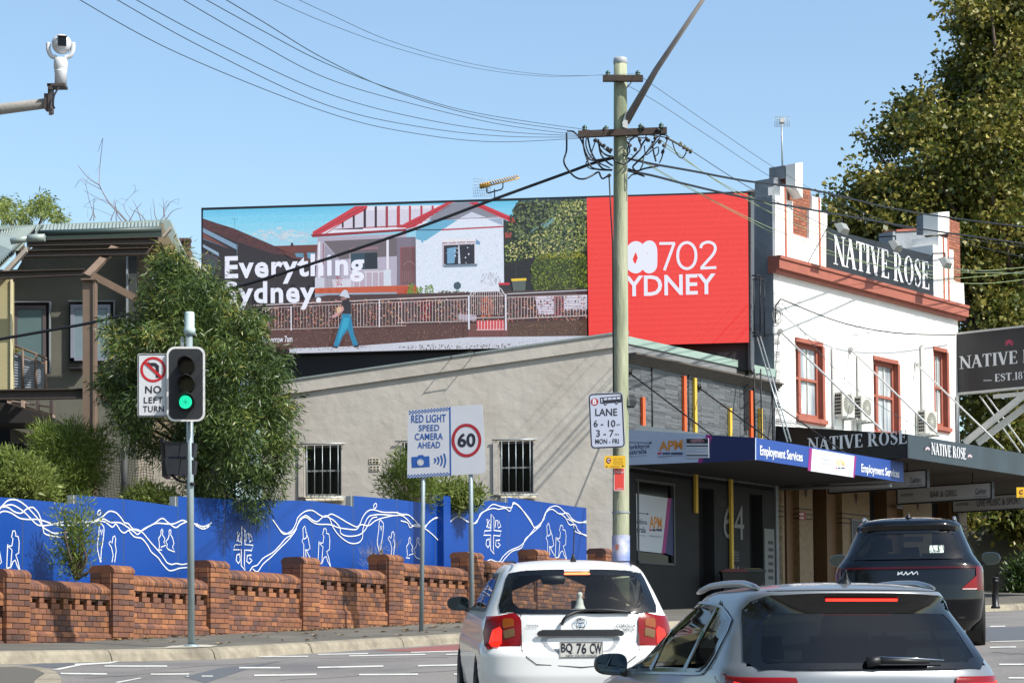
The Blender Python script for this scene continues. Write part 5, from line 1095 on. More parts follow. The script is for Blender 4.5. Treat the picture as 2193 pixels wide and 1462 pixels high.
# pairs: walkers with staff, arms-raised, seated
walk=lambda dx,dy,F,sc=1.0:[([(dx+x*sc,dy+y*sc) for x,y in p],c) for p,c in (
 ([(60,250),(70,0),(95,20),(115,15),(125,-60),(110,-75),(125,-140),(145,-140),(155,-110),(150,-90),(180,-80),(190,-20),(185,90),(155,110),(175,170),(200,280)],False),
 ([(75,20),(115,60),(100,250)],False),([(100,250),(125,180),(150,165),(165,215),(205,290)],False),([(60,250),(100,240)],False))]
other=lambda dx,dy,F,sc=1.0:[([(dx+x*sc,dy+y*sc) for x,y in p],c) for p,c in (
 ([(20,310),(20,160),(0,120),(15,90),(10,-20),(30,-50),(40,-20),(45,20),(70,90),(90,200),(60,225),(40,210),(45,310)],False),
 ([(45,215),(75,280),(100,320)],False),([(20,100),(50,80),(55,30)],False))]
raised=lambda dx,dy,F,sc=1.0:[([(dx+x*sc,dy+y*sc) for x,y in p],c) for p,c in (
 ([(30,370),(5,260),(0,220),(15,100),(20,20),(35,0),(50,20),(60,30),(65,60),(60,120),(50,200),(40,240),(35,320),(35,370)],False),([(30,60),(40,110),(50,60)],False),
 ([(140,370),(150,300),(135,230),(110,190),(125,170),(140,190),(150,130),(165,120),(175,150),(170,200),(180,260),(165,370)],False))]
seated=lambda dx,dy,F,sc=1.0:[([(dx+x*sc,dy+y*sc) for x,y in p],c) for p,c in (
 ([(40,0),(50,20),(45,60),(70,100),(60,140),(80,170),(30,190),(40,220),(0,215),(15,195),(10,130),(5,100),(30,60),(30,20)],True),
 ([(125,5),(135,20),(130,60),(150,90),(165,150),(150,190),(175,240),(110,215),(90,195),(95,160),(80,130),(105,100),(115,60),(113,20)],True))]
figs(A4,walk(10,1290,0)); figs(A4,other(-75,1280,0)); figs(A4,raised(1015,1070,0,1.1)); figs(A4,seated(1650,1130,0))
figs(A1,other(1105,560,0,.93)); figs(A1,walk(1215,675,0,.95)); figs(A1,raised(1890,450,0,1.02))
figs(A2,seated(95,630,0)); figs(A2,other(1555,530,0,.92)); figs(A2,walk(1600,630,0,.87))
for cx,cy,FF in ((1035,960,A4),(1868,305,A1)):
    b=B(); hl([FF(cx+15*math.cos(a)-8*math.sin(a),cy+26*math.sin(a)+4*math.cos(a)) for a in np.linspace(0,6.28,12)[:-1]],.022,False,True,b); b.build('drawn_oval',hw,hd)
def cross(F,cx,cy,s):
    b=B(); q=lambda pts,cl=True:hl([F(cx+x*s,cy+y*s) for x,y in pts],.028,False,cl,b)
    q([(-12,-200),(18,-160),(18,-30),(95,-22),(80,28),(15,22),(12,160),(20,215),(-18,170),(-16,20),(-90,20),(-78,-25),(-14,-28)])
    q([(-60,-60),(-30,-140),(-55,-150),(-45,-60),(-20,-55),(-25,-100)],False); q([(30,-60),(35,-130),(55,-135),(55,-70),(70,-130),(90,-70),(60,-55)],False)
    q([(-30,60),(-60,70),(-65,120),(-45,150),(-25,120),(-30,80)],True); q([(80,70),(40,75),(35,130),(60,150),(85,120),(60,100)],False)
    b.build('drawn_cross_emblem',hw,hd)
cross(A2,995,590,1.0); cross(A1,490,740,1.1)

# ================================================================ BRICK WALL
bw=thing('brick_wall','red brown brick street wall with piers, bull nosed coping and pierced dentil band','wall',tuple(sq(6,-.3,EYE+.9)))
BC=[(136,90,62),(126,82,60),(150,98,64),(112,74,58),(92,66,58),(138,88,60),(156,104,68),(118,77,59),(130,86,62),(126,82,60),(104,71,58),(146,95,62)]
brick_m=mat('brick_clay',(255,255,255),.8,.10,14,.35,90,bd=.006,rnd=BC,wn=(1.5,.30)); mortar=mat('mortar_brown',(104,80,66),.95,.2,10)
piers=[-3.6,-1.05,1.48,4.10,6.91,9.85,13.0,15.9,19.2]; PWID=.55; T=[1.50,1.66,1.83,2.03,2.22,2.41,2.61,2.81]; c_=.086
PQ=.05; LB=.185
mesh_cache={}; brick_recs=[]   # (key,mesh builder,matrix position s,q,z, weight)
def bmesh_box(L,D,H,bev=.004):
    k=('b',round(L,3),round(D,3),round(H,3))
    if k not in mesh_cache:
        b=B(); x=L/2; e=bev
        b.add([(-x,0,0),(x,0,0),(x,0,H),(-x,0,H),(-x+e,e,e),(x-e,e,e),(x-e,e,H-e),(-x+e,e,H-e),(-x,-D,0),(x,-D,0),(x,-D,H),(-x,-D,H)],
          [(4,5,6,7),(0,1,5,4),(1,2,6,5),(2,3,7,6),(3,0,4,7),(1,0,8,9),(2,1,9,10),(3,2,10,11),(0,3,11,8)])
        mesh_cache[k]=b
    return k
def prof_brick(L,prof,key):
    k=(key,round(L,3))
    if k not in mesh_cache:
        b=B(); x=L/2; n=len(prof); b.add([(-x,q,z) for q,z in prof]+[(x,q,z) for q,z in prof],[(i,i+n,(i+1)%n+n,(i+1)%n) for i in range(n)]+[tuple(range(n)),tuple(range(2*n-1,n-1,-1))]); mesh_cache[k]=b
    return k
rb=random.Random(5)
def put(k,s,q,z): 
    f=sq(s,q); view=1/(f.y**2); wd=k[1]; brick_recs.append((k,s,q+rb.uniform(-.003,.003),z,wd*view))
core=B()
def wcore(s0,s1,q0,q1,z0,z1): core.obox(sq(s0,q0,z0),SD*(s1-s0),SQ*(q1-q0),(0,0,z1-z0))
cop=[(-.30,.095),(-.30,.04),(-.05,0.0),(-.012,-.06),(-.012,-.085),(.018,-.085),(.03,-.06),(.03,-.02),(.01,.012),(-.10,.075),(-.20,.10)][::-1]
def cface(s0,s1,z0,z1,q,L=LB,stag=0,D=.08,gap=.011):
    """running bond face from the top z1 downwards"""
    z=z1-c_; r=stag
    while z>z0-c_*.9:
        x=s0-(L*.5 if r%2 else 0)
        while x<s1-.01:
            a,c=max(s0,x),min(s1,x+L)
            if c-a>.03: put(bmesh_box(round(c-a-gap,3),D,c_-gap),(a+c)/2,q,z+gap/2)
            x+=L
        z-=c_; r+=1
for i in range(len(piers)-1):
    s0,s1=piers[i]+PWID,piers[i+1]; top=EYE+T[i]; g0=min(path(*sq(s0,0).xy),path(*sq(s1,0).xy))-.02
    # coping
    n=int((s1-s0)/.074); 
    for k in range(n): put(prof_brick((s1-s0)/n-.009,cop,'c'),s0+(s1-s0)*(k+.5)/n,0,top)
    wcore(s0,s1,-.27,-.17,g0-.2,top-.01); wcore(s0,s1,-.12,-.03,top-.12-c_,top-.01)
    z=top-.09-c_
    n=int((s1-s0)/.118)
    for k in range(n): put(bmesh_box((s1-s0)/n-.008,.12,c_-.008),s0+(s1-s0)*(k+.5)/n,.022,z+.004)
    z-=c_; m_=7; pit=(s1-s0)/m_
    for k in range(m_): # small dentils (gap to their right), then wider blocks below
        put(bmesh_box(pit*.38,.16,c_-.006),s0+pit*(k+.23),.0,z+.003)
        put(bmesh_box(pit*.68,.16,c_-.006),s0+pit*(k+.38),.0,z-c_+.003)
    z-=c_
    zz=z; cface(s0,s1,zz-3.5*c_,zz,0,stag=i)
    zl_=zz-4*c_
    n=int((s1-s0)/LB); led=[(-.1,0),(.0,0.085),(.055,.045),(.055,.004),(-.1,.004)][::-1]
    for k in range(n): put(prof_brick((s1-s0)/n-.008,led,'l'),s0+(s1-s0)*(k+.5)/n,0,zl_-c_+.0)
    cface(s0,s1,g0-.02,zl_-c_,.05,stag=i+1)
    wcore(s0,s1,-.02,.042,g0-.2,zl_-c_-.004)
    wcore(s0,s1,-.12,-.012,g0,zz+.002) # recessed bed just behind the bricks
for i,s in enumerate(piers):
    top=EYE+(T[min(i,len(T)-1)])+.20+ (0 if i<len(T) else .19); g0=path(*sq(s,0).xy)-.06
    wcore(s+.012,s+PWID-.012,-.38,PQ+.018,g0-.2,top-.10)
    cface(s,s+PWID,g0,top-.10,PQ+.03,L=PWID/2,stag=i)
    # cap of upright bull-nosed bricks
    cp_=[(-.40,-.10),(-.40,-.03),(-.33,.02),(.0,.02),(.06,-.015),(PQ+.045,-.055),(PQ+.045,-.10)]
    for k in range(7): put(prof_brick(PWID/7-.007,cp_,'p'),s+PWID*(k+.5)/7,0,top)
    # left and right faces
    z=top-.10-c_; r=0
    while z>g0+.5:
        for sg in (0,1):
            for j in range(2):
                a=-.38+.21*j+(.0 if r%2 else .0); L=.20; key=('side',L)
                if key not in mesh_cache: b=B(); b.box(-.010,.010,-L/2+.004,L/2-.004,.004,c_-.004); mesh_cache[key]=b
                brick_recs.append((key,s+(PWID if sg else 0),a+.105,z,.2*.3/sq(s,0).y**2*(0 if sg else 1)))
        z-=c_; r+=1
core.build('mortar_bed',mortar,bw)
brick_recs.sort(key=lambda r:-r[4])
frame=Matrix(((SD.x,SQ.x,0),(SD.y,SQ.y,0),(0,0,1)))
basis=frame.to_4x4(); shared={}; rest=B()
for i,(k,s,q,z,_) in enumerate(brick_recs):
    p=sq(s,q,z)
    if i<300:
        if k not in shared: me=mesh_cache[k].mesh('brick'); me.materials.append(brick_m); shared[k]=me
        o=bpy.data.objects.new('brick',shared[k]); COL.objects.link(o); o.parent=bw; o.matrix_local=Matrix.Translation(p-OFF[bw])@basis
    else:
        mb=mesh_cache[k]; rest.add([p+frame@Vector(v) for v in mb.v],mb.f)
# side, q axis is mirrored against depth: fix winding once
rest.build('bricks',brick_m,bw,kind='stuff')

# ================================================================ LEFT BUILDING
lb=thing('left_building','dark olive two storey building with green corrugated roof and brown steel beams','building',tuple(P(120,1300,50)))
olive=mat('olive_cladding',(104,102,90),.8,.08,2,.2,30); olive_l=mat('tan_cladding',(150,134,108),.8,.08,2); sand=mat('sand_wall',(176,164,122),.8,.05,2,.2,30); beam=mat('brown_steel',(118,98,82),.6,.1,5); beam_d=mat('brown_steel_dark',(72,60,52),.6,.1,5)
rgreen=mat('roof_green',(158,170,162),.5,.08,3,metal=.15); gut=mat('gutter_green',(60,76,72),.5)
def slab(b,px,y,t,m=0): b.prism([P(a,c,y) for a,c in px],(0,t,0),m)
def sl(name,px,y,t,m,parent=lb,**kw): b=B(); slab(b,px,y,t); return b.build(name,m,parent,**kw)
sl('wall',[(22,602),(58,540),(100,506),(292,502),(292,1240),(22,1240)],52,.3,olive)
sl('gable_wall',[(270,545),(292,505),(350,478),(372,492),(420,590),(420,1240),(270,1240)],52.6,.3,olive_l)
b=B(); b.box(P(-300,0,52).x,P(415,0,52).x,53,60,EYE,P(0,560,52).z); b.build('inner_walls',MATS['dark_interior'],lb)
sl('wall',[(-60,585),(22,598),(22,835),(-60,838)],49.6,.4,sand)
sl('trim',[(22,596),(25.5,596),(25.5,834),(22,834)],49.55,.1,mat('trim_cream',(224,212,170),.6))
for a in ((205,870,213,1240),(268,980,276,1240)): sl('wall_seam',[(a[0],a[1]),(a[2]-5,a[1]),(a[2]-5,a[3]),(a[0],a[3])],51.95,.04,beam_d)
sl('wall_corner',[(274,548),(292,545),(292,700),(274,700)],51.6,.3,mat('corner_dark',(58,60,58),.7)); sl('trim',[(270,548),(274,548),(274,700),(270,700)],51.55,.3,mat('trim_grey',(140,146,150),.6))
# corrugated roofs: real waves across a sloping sheet given by four corners
def corr(pA,pB,pC,pD,n,amp=.035):
    """pA,pB upper edge left/right, pD,pC lower edge"""
    b=B(); pA,pB,pC,pD=map(Vector,(pA,pB,pC,pD)); nn=(pB-pA).cross(pD-pA).normalized(); nn=nn if nn.z>0 else -nn; N=n*4; vs=[]
    for i in range(N+1):
        t=i/N; o=nn*(amp*math.cos(2*math.pi*t*n)); vs+=[pA.lerp(pB,t)+o,pD.lerp(pC,t)+o]
    b.add(vs,[(2*i,2*i+1,2*i+3,2*i+2) for i in range(N)],0,True)
    b.prism([pA-nn*.06,pB-nn*.06,pC-nn*.06,pD-nn*.06],-nn*.03); return b
corr(P(80,481,54.5),P(345,474,54.5),P(345,493,51.2),P(75,497,51.2),34).build('roof',rgreen,lb)
corr(P(-70,490,55),P(84,482,54.5),P(32,533,50.2),P(-75,640,49.0),26).build('roof',rgreen,lb,label='lower left slope of the green corrugated roof')
sl('ridge_cap',[(-60,487),(357,470),(362,474),(357,478),(-60,494)],54.3,.3,rgreen); sl('barge_board',[(350,472),(363,470),(408,575),(400,575),(352,490)],51.9,.5,rgreen)
sl('roof_capping',[(57,535),(83,482),(92,481),(79,497),(77,506),(60,526)],50.8,.1,rgreen); sl('barge_board',[(-5,590),(55,528),(57,538),(0,600),(-10,604)],49.4,.15,mat('weathered_board',(170,160,146),.8,.2,8))
sl('barge_board',[(347,505),(363,484),(366,490),(350,508)],51.5,.15,MATS['weathered_board'])
b=B(); b.tube([P(79,500,51.0),P(346,491,51.0)],.07,8); b.build('gutter',gut,lb); sl('fascia_board',[(100,504),(346,495),(346,506),(100,516)],51.2,.06,gut)
b=B(); b.tube([P(23,517,50),P(60,511,50)],.07,8); b.tube([P(60,510,50),P(96,509,50)],.085,8); b.build('gutter_end',rgreen,lb)
# steel beams
def ibeam(px,y,t,nm='steel_beam',m=beam_d):
    """I section seen from the side: web with flanges top and bottom; px = top-left, top-right, bottom-right, bottom-left"""
    b=B(); A=[P(a,c,y) for a,c in px]; up0=A[0]-A[3]; up1=A[1]-A[2]
    b.prism([A[3]+up0*.12,A[2]+up1*.12,A[1]-up1*.12,A[0]-up0*.12],(0,.03,0))
    for e0,e1,v0,v1 in ((A[3],A[2],up0*.12,up1*.12),(A[0]-up0*.12,A[1]-up1*.12,up0*.12,up1*.12)):
        b.prism([e0-Vector((0,.09,0)),e1-Vector((0,.09,0)),e1+v1-Vector((0,.09,0)),e0+v0-Vector((0,.09,0))],(0,.2,0))
    return b.build(nm,m,lb)
ibeam([(58,515.5),(339,508),(339,523),(60,528)],50.4,.2); ibeam([(33,538),(319,531),(318,546),(35,551)],49.8,.2); ibeam([(-20,582),(181,577),(181,590),(-20,598)],49.0,.2); ibeam([(-20,835),(179,832),(179,853),(-20,856)],49,.2)
b=B()
def barpx(b,x0,y0,x1,y1,w,ya,yb_,t=.2):
    a=P(x0,y0,ya);c=P(x1,y1,yb_); d=(c-a).normalized(); s_=d.cross(Vector((0,1,0))).normalized(); k=w/F*ya
    b.obox(a-s_*k/2,c-a,s_*k,Vector((0,t,0)))
barpx(b,186,588,248,524,15,48.9,50.4); b.build('rafter_beam',beam,lb); b=B(); barpx(b,196,588,290,638,15,48.9,50.4); b.build('rafter_beam',beam,lb); b=B(); barpx(b,296,535,322,590,9,51.4,51.6,.1); b.build('brace',beam_d,lb)
b=B(); barpx(b,201,838,252,866,14,49,50.2); b.build('rafter_beam',beam,lb)
b=B(); slab(b,[(177,598),(198,598),(198,1240),(177,1240)],48.8,.22); b.build('steel_column',beam,lb); b=B(); slab(b,[(198.5,598),(203.5,598),(203.5,1240),(198.5,1240)],48.75,.3); slab(b,[(173,596),(206,596),(206,599),(173,599)],48.7,.4); b.build('column_flange',beam,lb)
# upper windows
wd=mat('window_frame_mauve',(92,82,84),.6); wd2=mat('window_frame_pale',(138,142,156),.5); teal=mat('blind_teal',(96,118,118),.5,.05,2); teal2=mat('blind_pale',(126,144,152),.5,.05,2)
def win2(x0,y0,x1,y1,fr,gl,rv,y=51.9):
    b=B(); slab(b,[(x0,y0),(x1,y0-3),(x1,y1),(x0,y1)],y,.05); o=b.build('window',rv,lb)
    for n_,(a,c,d,e) in enumerate(((x0+3,y0+4,x0+11,y1),(x1-14,y0+4,x1-7,y1))): b=B(); slab(b,[(a,c),(d,c),(d,e),(a,e)],y-.06,.05); b.build('frame',fr,o)
    b=B(); slab(b,[(x0+11,y0+4),(x1-14,y0+4),(x1-14,y0+12),(x0+11,y0+12)],y-.06,.05); b.build('frame',fr,o); b=B(); slab(b,[(x0+3,y1-6),(x1-7,y1-6),(x1-7,y1),(x0+3,y1)],y-.06,.05); b.build('frame',fr,o)
    b=B(); slab(b,[(x0+11.2,y0+12.2),(x1-14.2,y0+12.2),(x1-14.2,y1-6.2),(x0+11.2,y1-6.2)],y-.04,.03); b.build('pane',gl,o)
    b=B(); slab(b,[(x1,y0-5),(x1+2.5,y0-5),(x1+2.5,y1),(x1,y1)],y-.08,.1); slab(b,[(x0-2,y0-5),(x1,y0-5),(x1,y0-2.5),(x0-2,y0-2.5)],y-.08,.1); b.build('trim',MATS['trim_grey'],o)
win2(26,650,105,800,wd,teal,MATS['shade_dark']); win2(148,648,243,772,wd2,teal2,MATS['shade_dark'])  # dark backing coloured as the shade of the reveals
sl('window_sill',[(146,785),(182,785),(182,789),(146,789)],51.8,.15,wd); sl('window_recess',[(148,773),(180,773),(180,785),(148,785)],51.88,.05,MATS['shade_dark'])  # recess is a flat sheet with its shade put into the colour
# balcony
bal=mat('balcony_pale',(176,184,194),.6,.08,6); b=B(); slab(b,[(27,757),(98,779),(100,834),(27,834)],50.6,.04); bo=b.build('balcony_front',bal,lb)
for k in range(12):
    f=k/12; b=B(); x0,x1=27,98; y0=759+73*f; y1=781+52*f; 
    slab(b,[(x0,y0),(x1,y1),(x1,y1+2.2),(x0,y0+3)],50.55,.04); b.build('slat',bal,bo)
b=B()
for x,y0 in ((49,747),(77,760),(98,772)): b.tube([P(x,y0,50.5),P(x,834,50.5)],.03,6)
b.tube([P(26,738,50.5),P(75,757,50.5),P(100,768,50.5)],.028,6); b.tube([P(26,755,50.5),P(98,779,50.5)],.02,6); b.build('handrail',beam,lb)
b=B()
for k in range(3):
    x=(45,75,106)[k]; slab(b,[(x,856),(x+6,857),(x+6,872+7*k),(x,870+7*k)],49.6,.2)
slab(b,[(15,857),(112,886),(112,892),(15,862)],49.8,.3); slab(b,[(25,857),(110,870),(110,872),(25,859)],49.7,.2); b.build('balcony_joist',mat('joist_pale',(170,146,130),.7),lb)
sl('soffit_shade',[(-60,862),(15,862),(112,892),(108,905),(-60,905)],50.6,1.2,MATS['shade_dark'])  # dark slab painted in as the shade beneath the balcony
b=B(); p=P(33,752,50.9); 
for k in range(9): b.lathe(p+Vector((rb.uniform(-.12,.12),rb.uniform(-.1,.1),rb.uniform(-.06,.08))),[(0,-.03),(.04,0),(0,.03)],6)
b.build('flower_pot_plant',mat('flower_yellow',(230,200,60),.6),origin=tuple(p),label='yellow flowers behind the balcony handrail of the left building',cat='plant')
sl('lower_window',[(22,948),(104,950),(104,992),(22,992)],51.9,.08,blackglass); 
b=B(); slab(b,[(18,946),(165,944),(165,949),(18,949)],51.8,.12)
for x in (22,57,102): slab(b,[(x,948),(x+2.5,948),(x+2.5,992),(x,992)],51.82,.1)
slab(b,[(20,990),(104,990),(104,994),(20,994)],51.8,.12); b.build('frame',wd,lb)
sl('wall',[(-60,993),(112,993),(112,1060),(-60,1060)],51.6,.2,mat('pale_band',(176,178,182),.8))
# builder's netting on a frame and pale wall behind the tree
net=B(); 
for k in range(19): x=212+6.4*k; net.ribbon([P(x+1.2*math.sin(j*.9+k),955+6*j,51.0) for j in range(20)],.012,(0,-1,0))
for k in range(20): y=958+6*k; net.ribbon([P(210+6.2*j,y+1.6*math.sin(j*1.1),50.995) for j in range(20)],.012,(0,-1,0))
t=thing('garden_netting','dark square mesh netting hung beside the left building above the hoarding','net',tuple(P(270,1075,51))); net.build('mesh',mat('net_dark',(60,56,48),.8),t,kind='stuff'); b=B(); b.tube([P(267,960,51),P(267,1085,51)],.08,8); b.build('post',MATS['corner_dark'],t)
sl('wall',[(274,960),(440,965),(440,1240),(274,1240)],52.3,.2,mat('pale_wall',(176,166,150),.8,.1,2))
# distant white building with terracotta chimney pots between the left building and the screen
far=thing('far_building','white building edge with dark chimney pots between dark gable and billboard','building',tuple(P(410,900,75)))
b=B(); slab(b,[(398,545),(428,560),(440,700),(440,900),(385,900),(385,545)],75,3); b.build('wall',mat('bright_white',(232,232,228),.8),far)
b=B(); slab(b,[(384,530),(405,530),(405,560),(384,560)],74.6,.8); b.build('chimney',mat('chimney_brown',(110,84,70),.8),far)
for x in (387,395,402): b=B(); b.lathe(P(x,531,74.8),[(.12,0),(.1,.15),(.13,.18),(.13,.28),(.06,.32),(0,.33)],10); b.build('chimney_pot',mat('pot_dark',(70,50,44),.8),far)
# ================================================================ VEGETATION
bark=mat('bark',(92,78,64),.9,.25,6,.6,20); bark_pale=mat('bark_pale',(150,136,120),.9,.2,6,.5,20)
LM_gum=leafmat('leaf_myrtle',[(.016,.032,.008),(.04,.078,.017),(.09,.145,.03),(.23,.29,.07)],.40,.14)
LM_gum2=leafmat('leaf_myrtle_tips',[(.22,.28,.05),(.38,.38,.08),(.42,.30,.09)],.4,.35)
LM_plane=leafmat('leaf_plane',[(.04,.065,.012),(.10,.125,.02),(.26,.235,.045),(.52,.42,.13)],.42,.28)
LM_shrub=leafmat('leaf_shrub',[(.08,.13,.025),(.19,.26,.04),(.34,.38,.08)],.5,.4)
LM_yel=leafmat('leaf_pale',[(.12,.18,.04),(.24,.30,.07),(.38,.42,.12)],.5,.4)
def inpoly(px,py,poly):
    ins=np.zeros(len(px),bool); j=len(poly)-1
    for i in range(len(poly)):
        xi,yi=poly[i]; xj,yj=poly[j]
        c=((yi>py)!=(yj>py))&(px<(xj-xi)*(py-yi)/((yj-yi) or 1e-9)+xi); ins^=c; j=i
    return ins
def crown_clusters(outline,y0,ny,depth,rng,inset=0,n=2000):
    """cluster centres in a volume whose outline is the crown's silhouette; depth shrinks towards the outline"""
    xs=[p[0] for p in outline]; ys=[p[1] for p in outline]; out=[]
    O=np.array(outline)
    while len(out)<n:
        x=rng.uniform(min(xs),max(xs),400); y=rng.uniform(min(ys),max(ys),400); ok=inpoly(x,y,outline)
        for a,c in zip(x[ok],y[ok]):
            # distance to outline in px
            d=1e9
            for i in range(len(O)):
                p,q=O[i-1],O[i]; v=q-p; t=np.clip(((a-p[0])*v[0]+(c-p[1])*v[1])/(v@v+1e-9),0,1); d=min(d,math.hypot(a-p[0]-v[0]*t,c-p[1]-v[1]*t))
            dd=min(1,math.sqrt(max(d,0)/ny)); z=rng.uniform(-1,1); z=math.copysign(abs(z)**.5,z)*dd*depth; out.append((a,c,y0+z))
            if len(out)>=n: break
    return out
def clumps(C,k,spread,rng,flat=.7):
    C2=np.repeat(C,k,axis=0); return C2+rng.normal(size=C2.shape)*spread*np.array([1,1,flat])
def P_np(arr): return np.array([tuple(P(a,c,y)) for a,c,y in arr])
def foliage(name,cl,per,spread,size,width,m,parent,rng,droop=0,shape='blade',up=.0,flat=.8):
    n=len(cl)*per; c=np.repeat(cl,per,axis=0); off=rng.normal(size=(n,3))*spread; off[:,2]*=flat
    pts=c+off; d=off/ (np.linalg.norm(off,axis=1)[:,None]+1e-6)+rng.normal(size=(n,3))*.5; d[:,2]+=up-droop
    v,f=leaves(pts,d,size,width,.25,.3,rng,shape); return fastmesh(name,v,f,m,parent,kind='stuff')
def trunk(pts,r0,r1,m,parent,name='trunk',n=9):
    b=B(); p=spl(pts,4); k=len(p); b.tube(p,[r0+(r1-r0)*i/(k-1) for i in range(k)],n); return b.build(name,m,parent)
def limbs(root,targets,r,m,parent,rng,name='limb'):
    b=B()
    for t_ in targets:
        t_=Vector(t_); mid=root.lerp(t_,.5)+Vector(rng.normal(size=3)*.12)+Vector((0,0,.15)); p=spl([root,mid,t_],4); b.tube(p,[r*(1-.8*i/(len(p)-1)) for i in range(len(p))],6)
    return b.build(name,m,parent)
rng=np.random.default_rng(3)
# big drooping tree behind the hoarding
ol=[(372,535),(352,560),(338,600),(312,622),(290,650),(248,662),(228,700),(224,740),(204,780),(212,830),(238,860),(218,910),(250,940),(300,975),(345,1010),(385,1040),(410,1080),(440,1110),(480,1130),(520,1135),(570,1128),(600,1095),(612,1050),(632,1000),(636,950),(634,900),(622,870),(634,820),(628,770),(600,730),(570,690),(545,655),(500,635),(470,615),(430,600),(420,560),(400,542)]
gt=thing('tree','tall drooping green tree behind the blue hoarding beside the billboard','tree',tuple(P(430,1250,44.6)))
base=Vector(P(430,1250,44.6)); base.z=path(base.x,base.y)
trunk([base,P(428,1120,44.7),P(420,950,44.8),P(405,780,44.8),P(385,620,44.8)],.16,.03,bark,gt)
cx_=424; ol=[(cx_+(x-cx_)*.94,y if y<900 else y-(y-900)*.17) for x,y in ol]
cl=crown_clusters(ol,43.35,110,1.6,rng,n=250); C0=P_np(cl); C=clumps(C0,6,.11,rng,1.3)
limbs(P(425,980,44.7),[C[i] for i in rng.choice(len(C),26,False)],.05,bark,gt,rng)
tips=C[[i for i in range(len(C)) if rng.random()<.03+.13*max(0,min(1,(C[i][2]-EYE-4.5)/3))*(1.6 if C[i][0]<-5.9 else .6)]]  # paler leaf clusters, picked more often towards the top and left
foliage('crown',C,50,.09,.135,.020,LM_gum,gt,rng,droop=.75,up=.1); foliage('pale_leaves',tips,44,.10,.13,.020,LM_gum2,gt,rng,droop=.35)
# plane tree on the right
ol=[(2260,-60),(2120,-60),(2050,10),(2062,60),(2058,110),(2010,150),(2005,180),(1915,195),(1920,245),(1868,262),(1878,330),(1835,372),(1842,400),(1800,392),(1812,420),(1770,440),(1775,475),(1760,500),(1800,540),(1900,560),(2000,560),(2070,640),(2085,720),(2075,780),(2070,870),(2080,980),(2200,1010),(2260,1020)]
pt=thing('tree','large olive green plane tree rising behind the right end of the hotel','tree',tuple(P(2200,1290,84)))
base=P(2230,1290,84); trunk([base,P(2215,1050,84),P(2190,700,84),P(2160,380,84),P(2140,120,84)],.55,.12,bark_pale,pt)
cl=crown_clusters([(x+8,y+6) for x,y in ol],84,240,5,rng,n=350); C0=P_np(cl); C=clumps(C0,12,.42,rng,.7); limbs(P(2205,800,84),[C[i] for i in rng.choice(len(C),60,False)],.22,bark,pt,rng)
foliage('crown',C,26,.24,.19,.15,LM_plane,pt,rng,droop=.2,shape='broad')
# street trees further left along the footpath (they show in car windows and paint)
for k,(tx,ty,hh) in enumerate(((-9.5,17,14),(-11.5,24,15),(-8.5,9.5,13),(-14.5,32,14))):
    g0=Vector((tx,ty,road(tx,ty)+.15)); t=thing('tree','leafy street tree left of the picture, %s along the footpath'%('second nearest','third','nearest','farthest')[k],'tree',tuple(g0),group='street trees left of the picture')
    trunk([g0,g0+Vector((.1,0,hh*.4)),g0+Vector((0,.1,hh*.8))],.18,.05,bark,t)
    rg=np.random.default_rng(50+k); C=rg.normal(size=(260,3))*np.array([1.9,1.9,hh*.2])+np.array([tx,ty,g0.z+hh*.62]); C[:,0]=np.minimum(C[:,0],C[:,1]*-.235-1.2)
    foliage('crown',C,30,.35,.26,.13,LM_plane,t,rg,droop=.2)
# shrubs
def shrub(outline,y,label,m,n,per,size,width,spread,depth,up=.6,group=None,stems=5,drp=0,stem_m=None,seed=1,nm='shrub'):
    rg=np.random.default_rng(seed); xs=[p[0] for p in outline]; ys=[p[1] for p in outline]; bx=(min(xs)+max(xs))/2
    base=P(bx,max(ys),y); t=thing(nm,label,'shrub' if nm=='shrub' else 'tree',tuple(base),group=group)
    cl=crown_clusters(outline,y,45,depth,rg,n=n); C=P_np(cl); limbs(base,[C[i] for i in rg.choice(len(C),stems,False)],.03,stem_m or bark,t,rg,'stem')
    foliage('foliage',C,per,spread,size,width,m,t,rg,droop=drp,up=up); return t
shrub([(85,1080),(95,1010),(75,960),(78,915),(110,925),(150,910),(178,905),(180,950),(215,925),(222,965),(210,1040),(180,1075),(150,1085)],43.5,'feathery light green shrub above the hoarding beside the brown column',LM_shrub,420,34,.13,.016,.10,.6,seed=2)
shrub([(-40,1075),(-40,990),(0,975),(40,985),(80,1000),(110,1030),(115,1075),(60,1075)],41.5,'pale green leafy shrub above the far left of the hoarding',LM_yel,330,30,.12,.03,.10,.5,seed=3)
shrub([(272,1100),(270,1058),(300,1040),(350,1050),(376,1075),(380,1100)],42.6,'low pale shrub above the hoarding left of the big tree',LM_yel,130,28,.10,.025,.08,.35,seed=4)
shrub([(828,1075),(818,1040),(835,995),(858,965),(875,970),(905,1000),(940,1030),(938,1085)],49.5,'grey green shrub behind the speed camera sign',LM_shrub,170,24,.13,.02,.08,.5,seed=5,stems=14,stem_m=bark_pale)
shrub([(940,1075),(935,1040),(965,1025),(1000,1040),(1028,1060),(1020,1085),(960,1090)],50.3,'bright leafy shrub right of the speed camera sign posts',LM_yel,110,26,.12,.035,.09,.35,seed=6)
shrub([(128,1225),(118,1190),(135,1160),(120,1120),(130,1085),(160,1105),(170,1060),(190,1065),(185,1100),(208,1110),(192,1150),(200,1180),(185,1230),(150,1240)],37.9,'thin bottlebrush shrub between brick wall and blue hoarding',LM_shrub,95,26,.10,.016,.08,.22,seed=7,up=.9,stems=16)
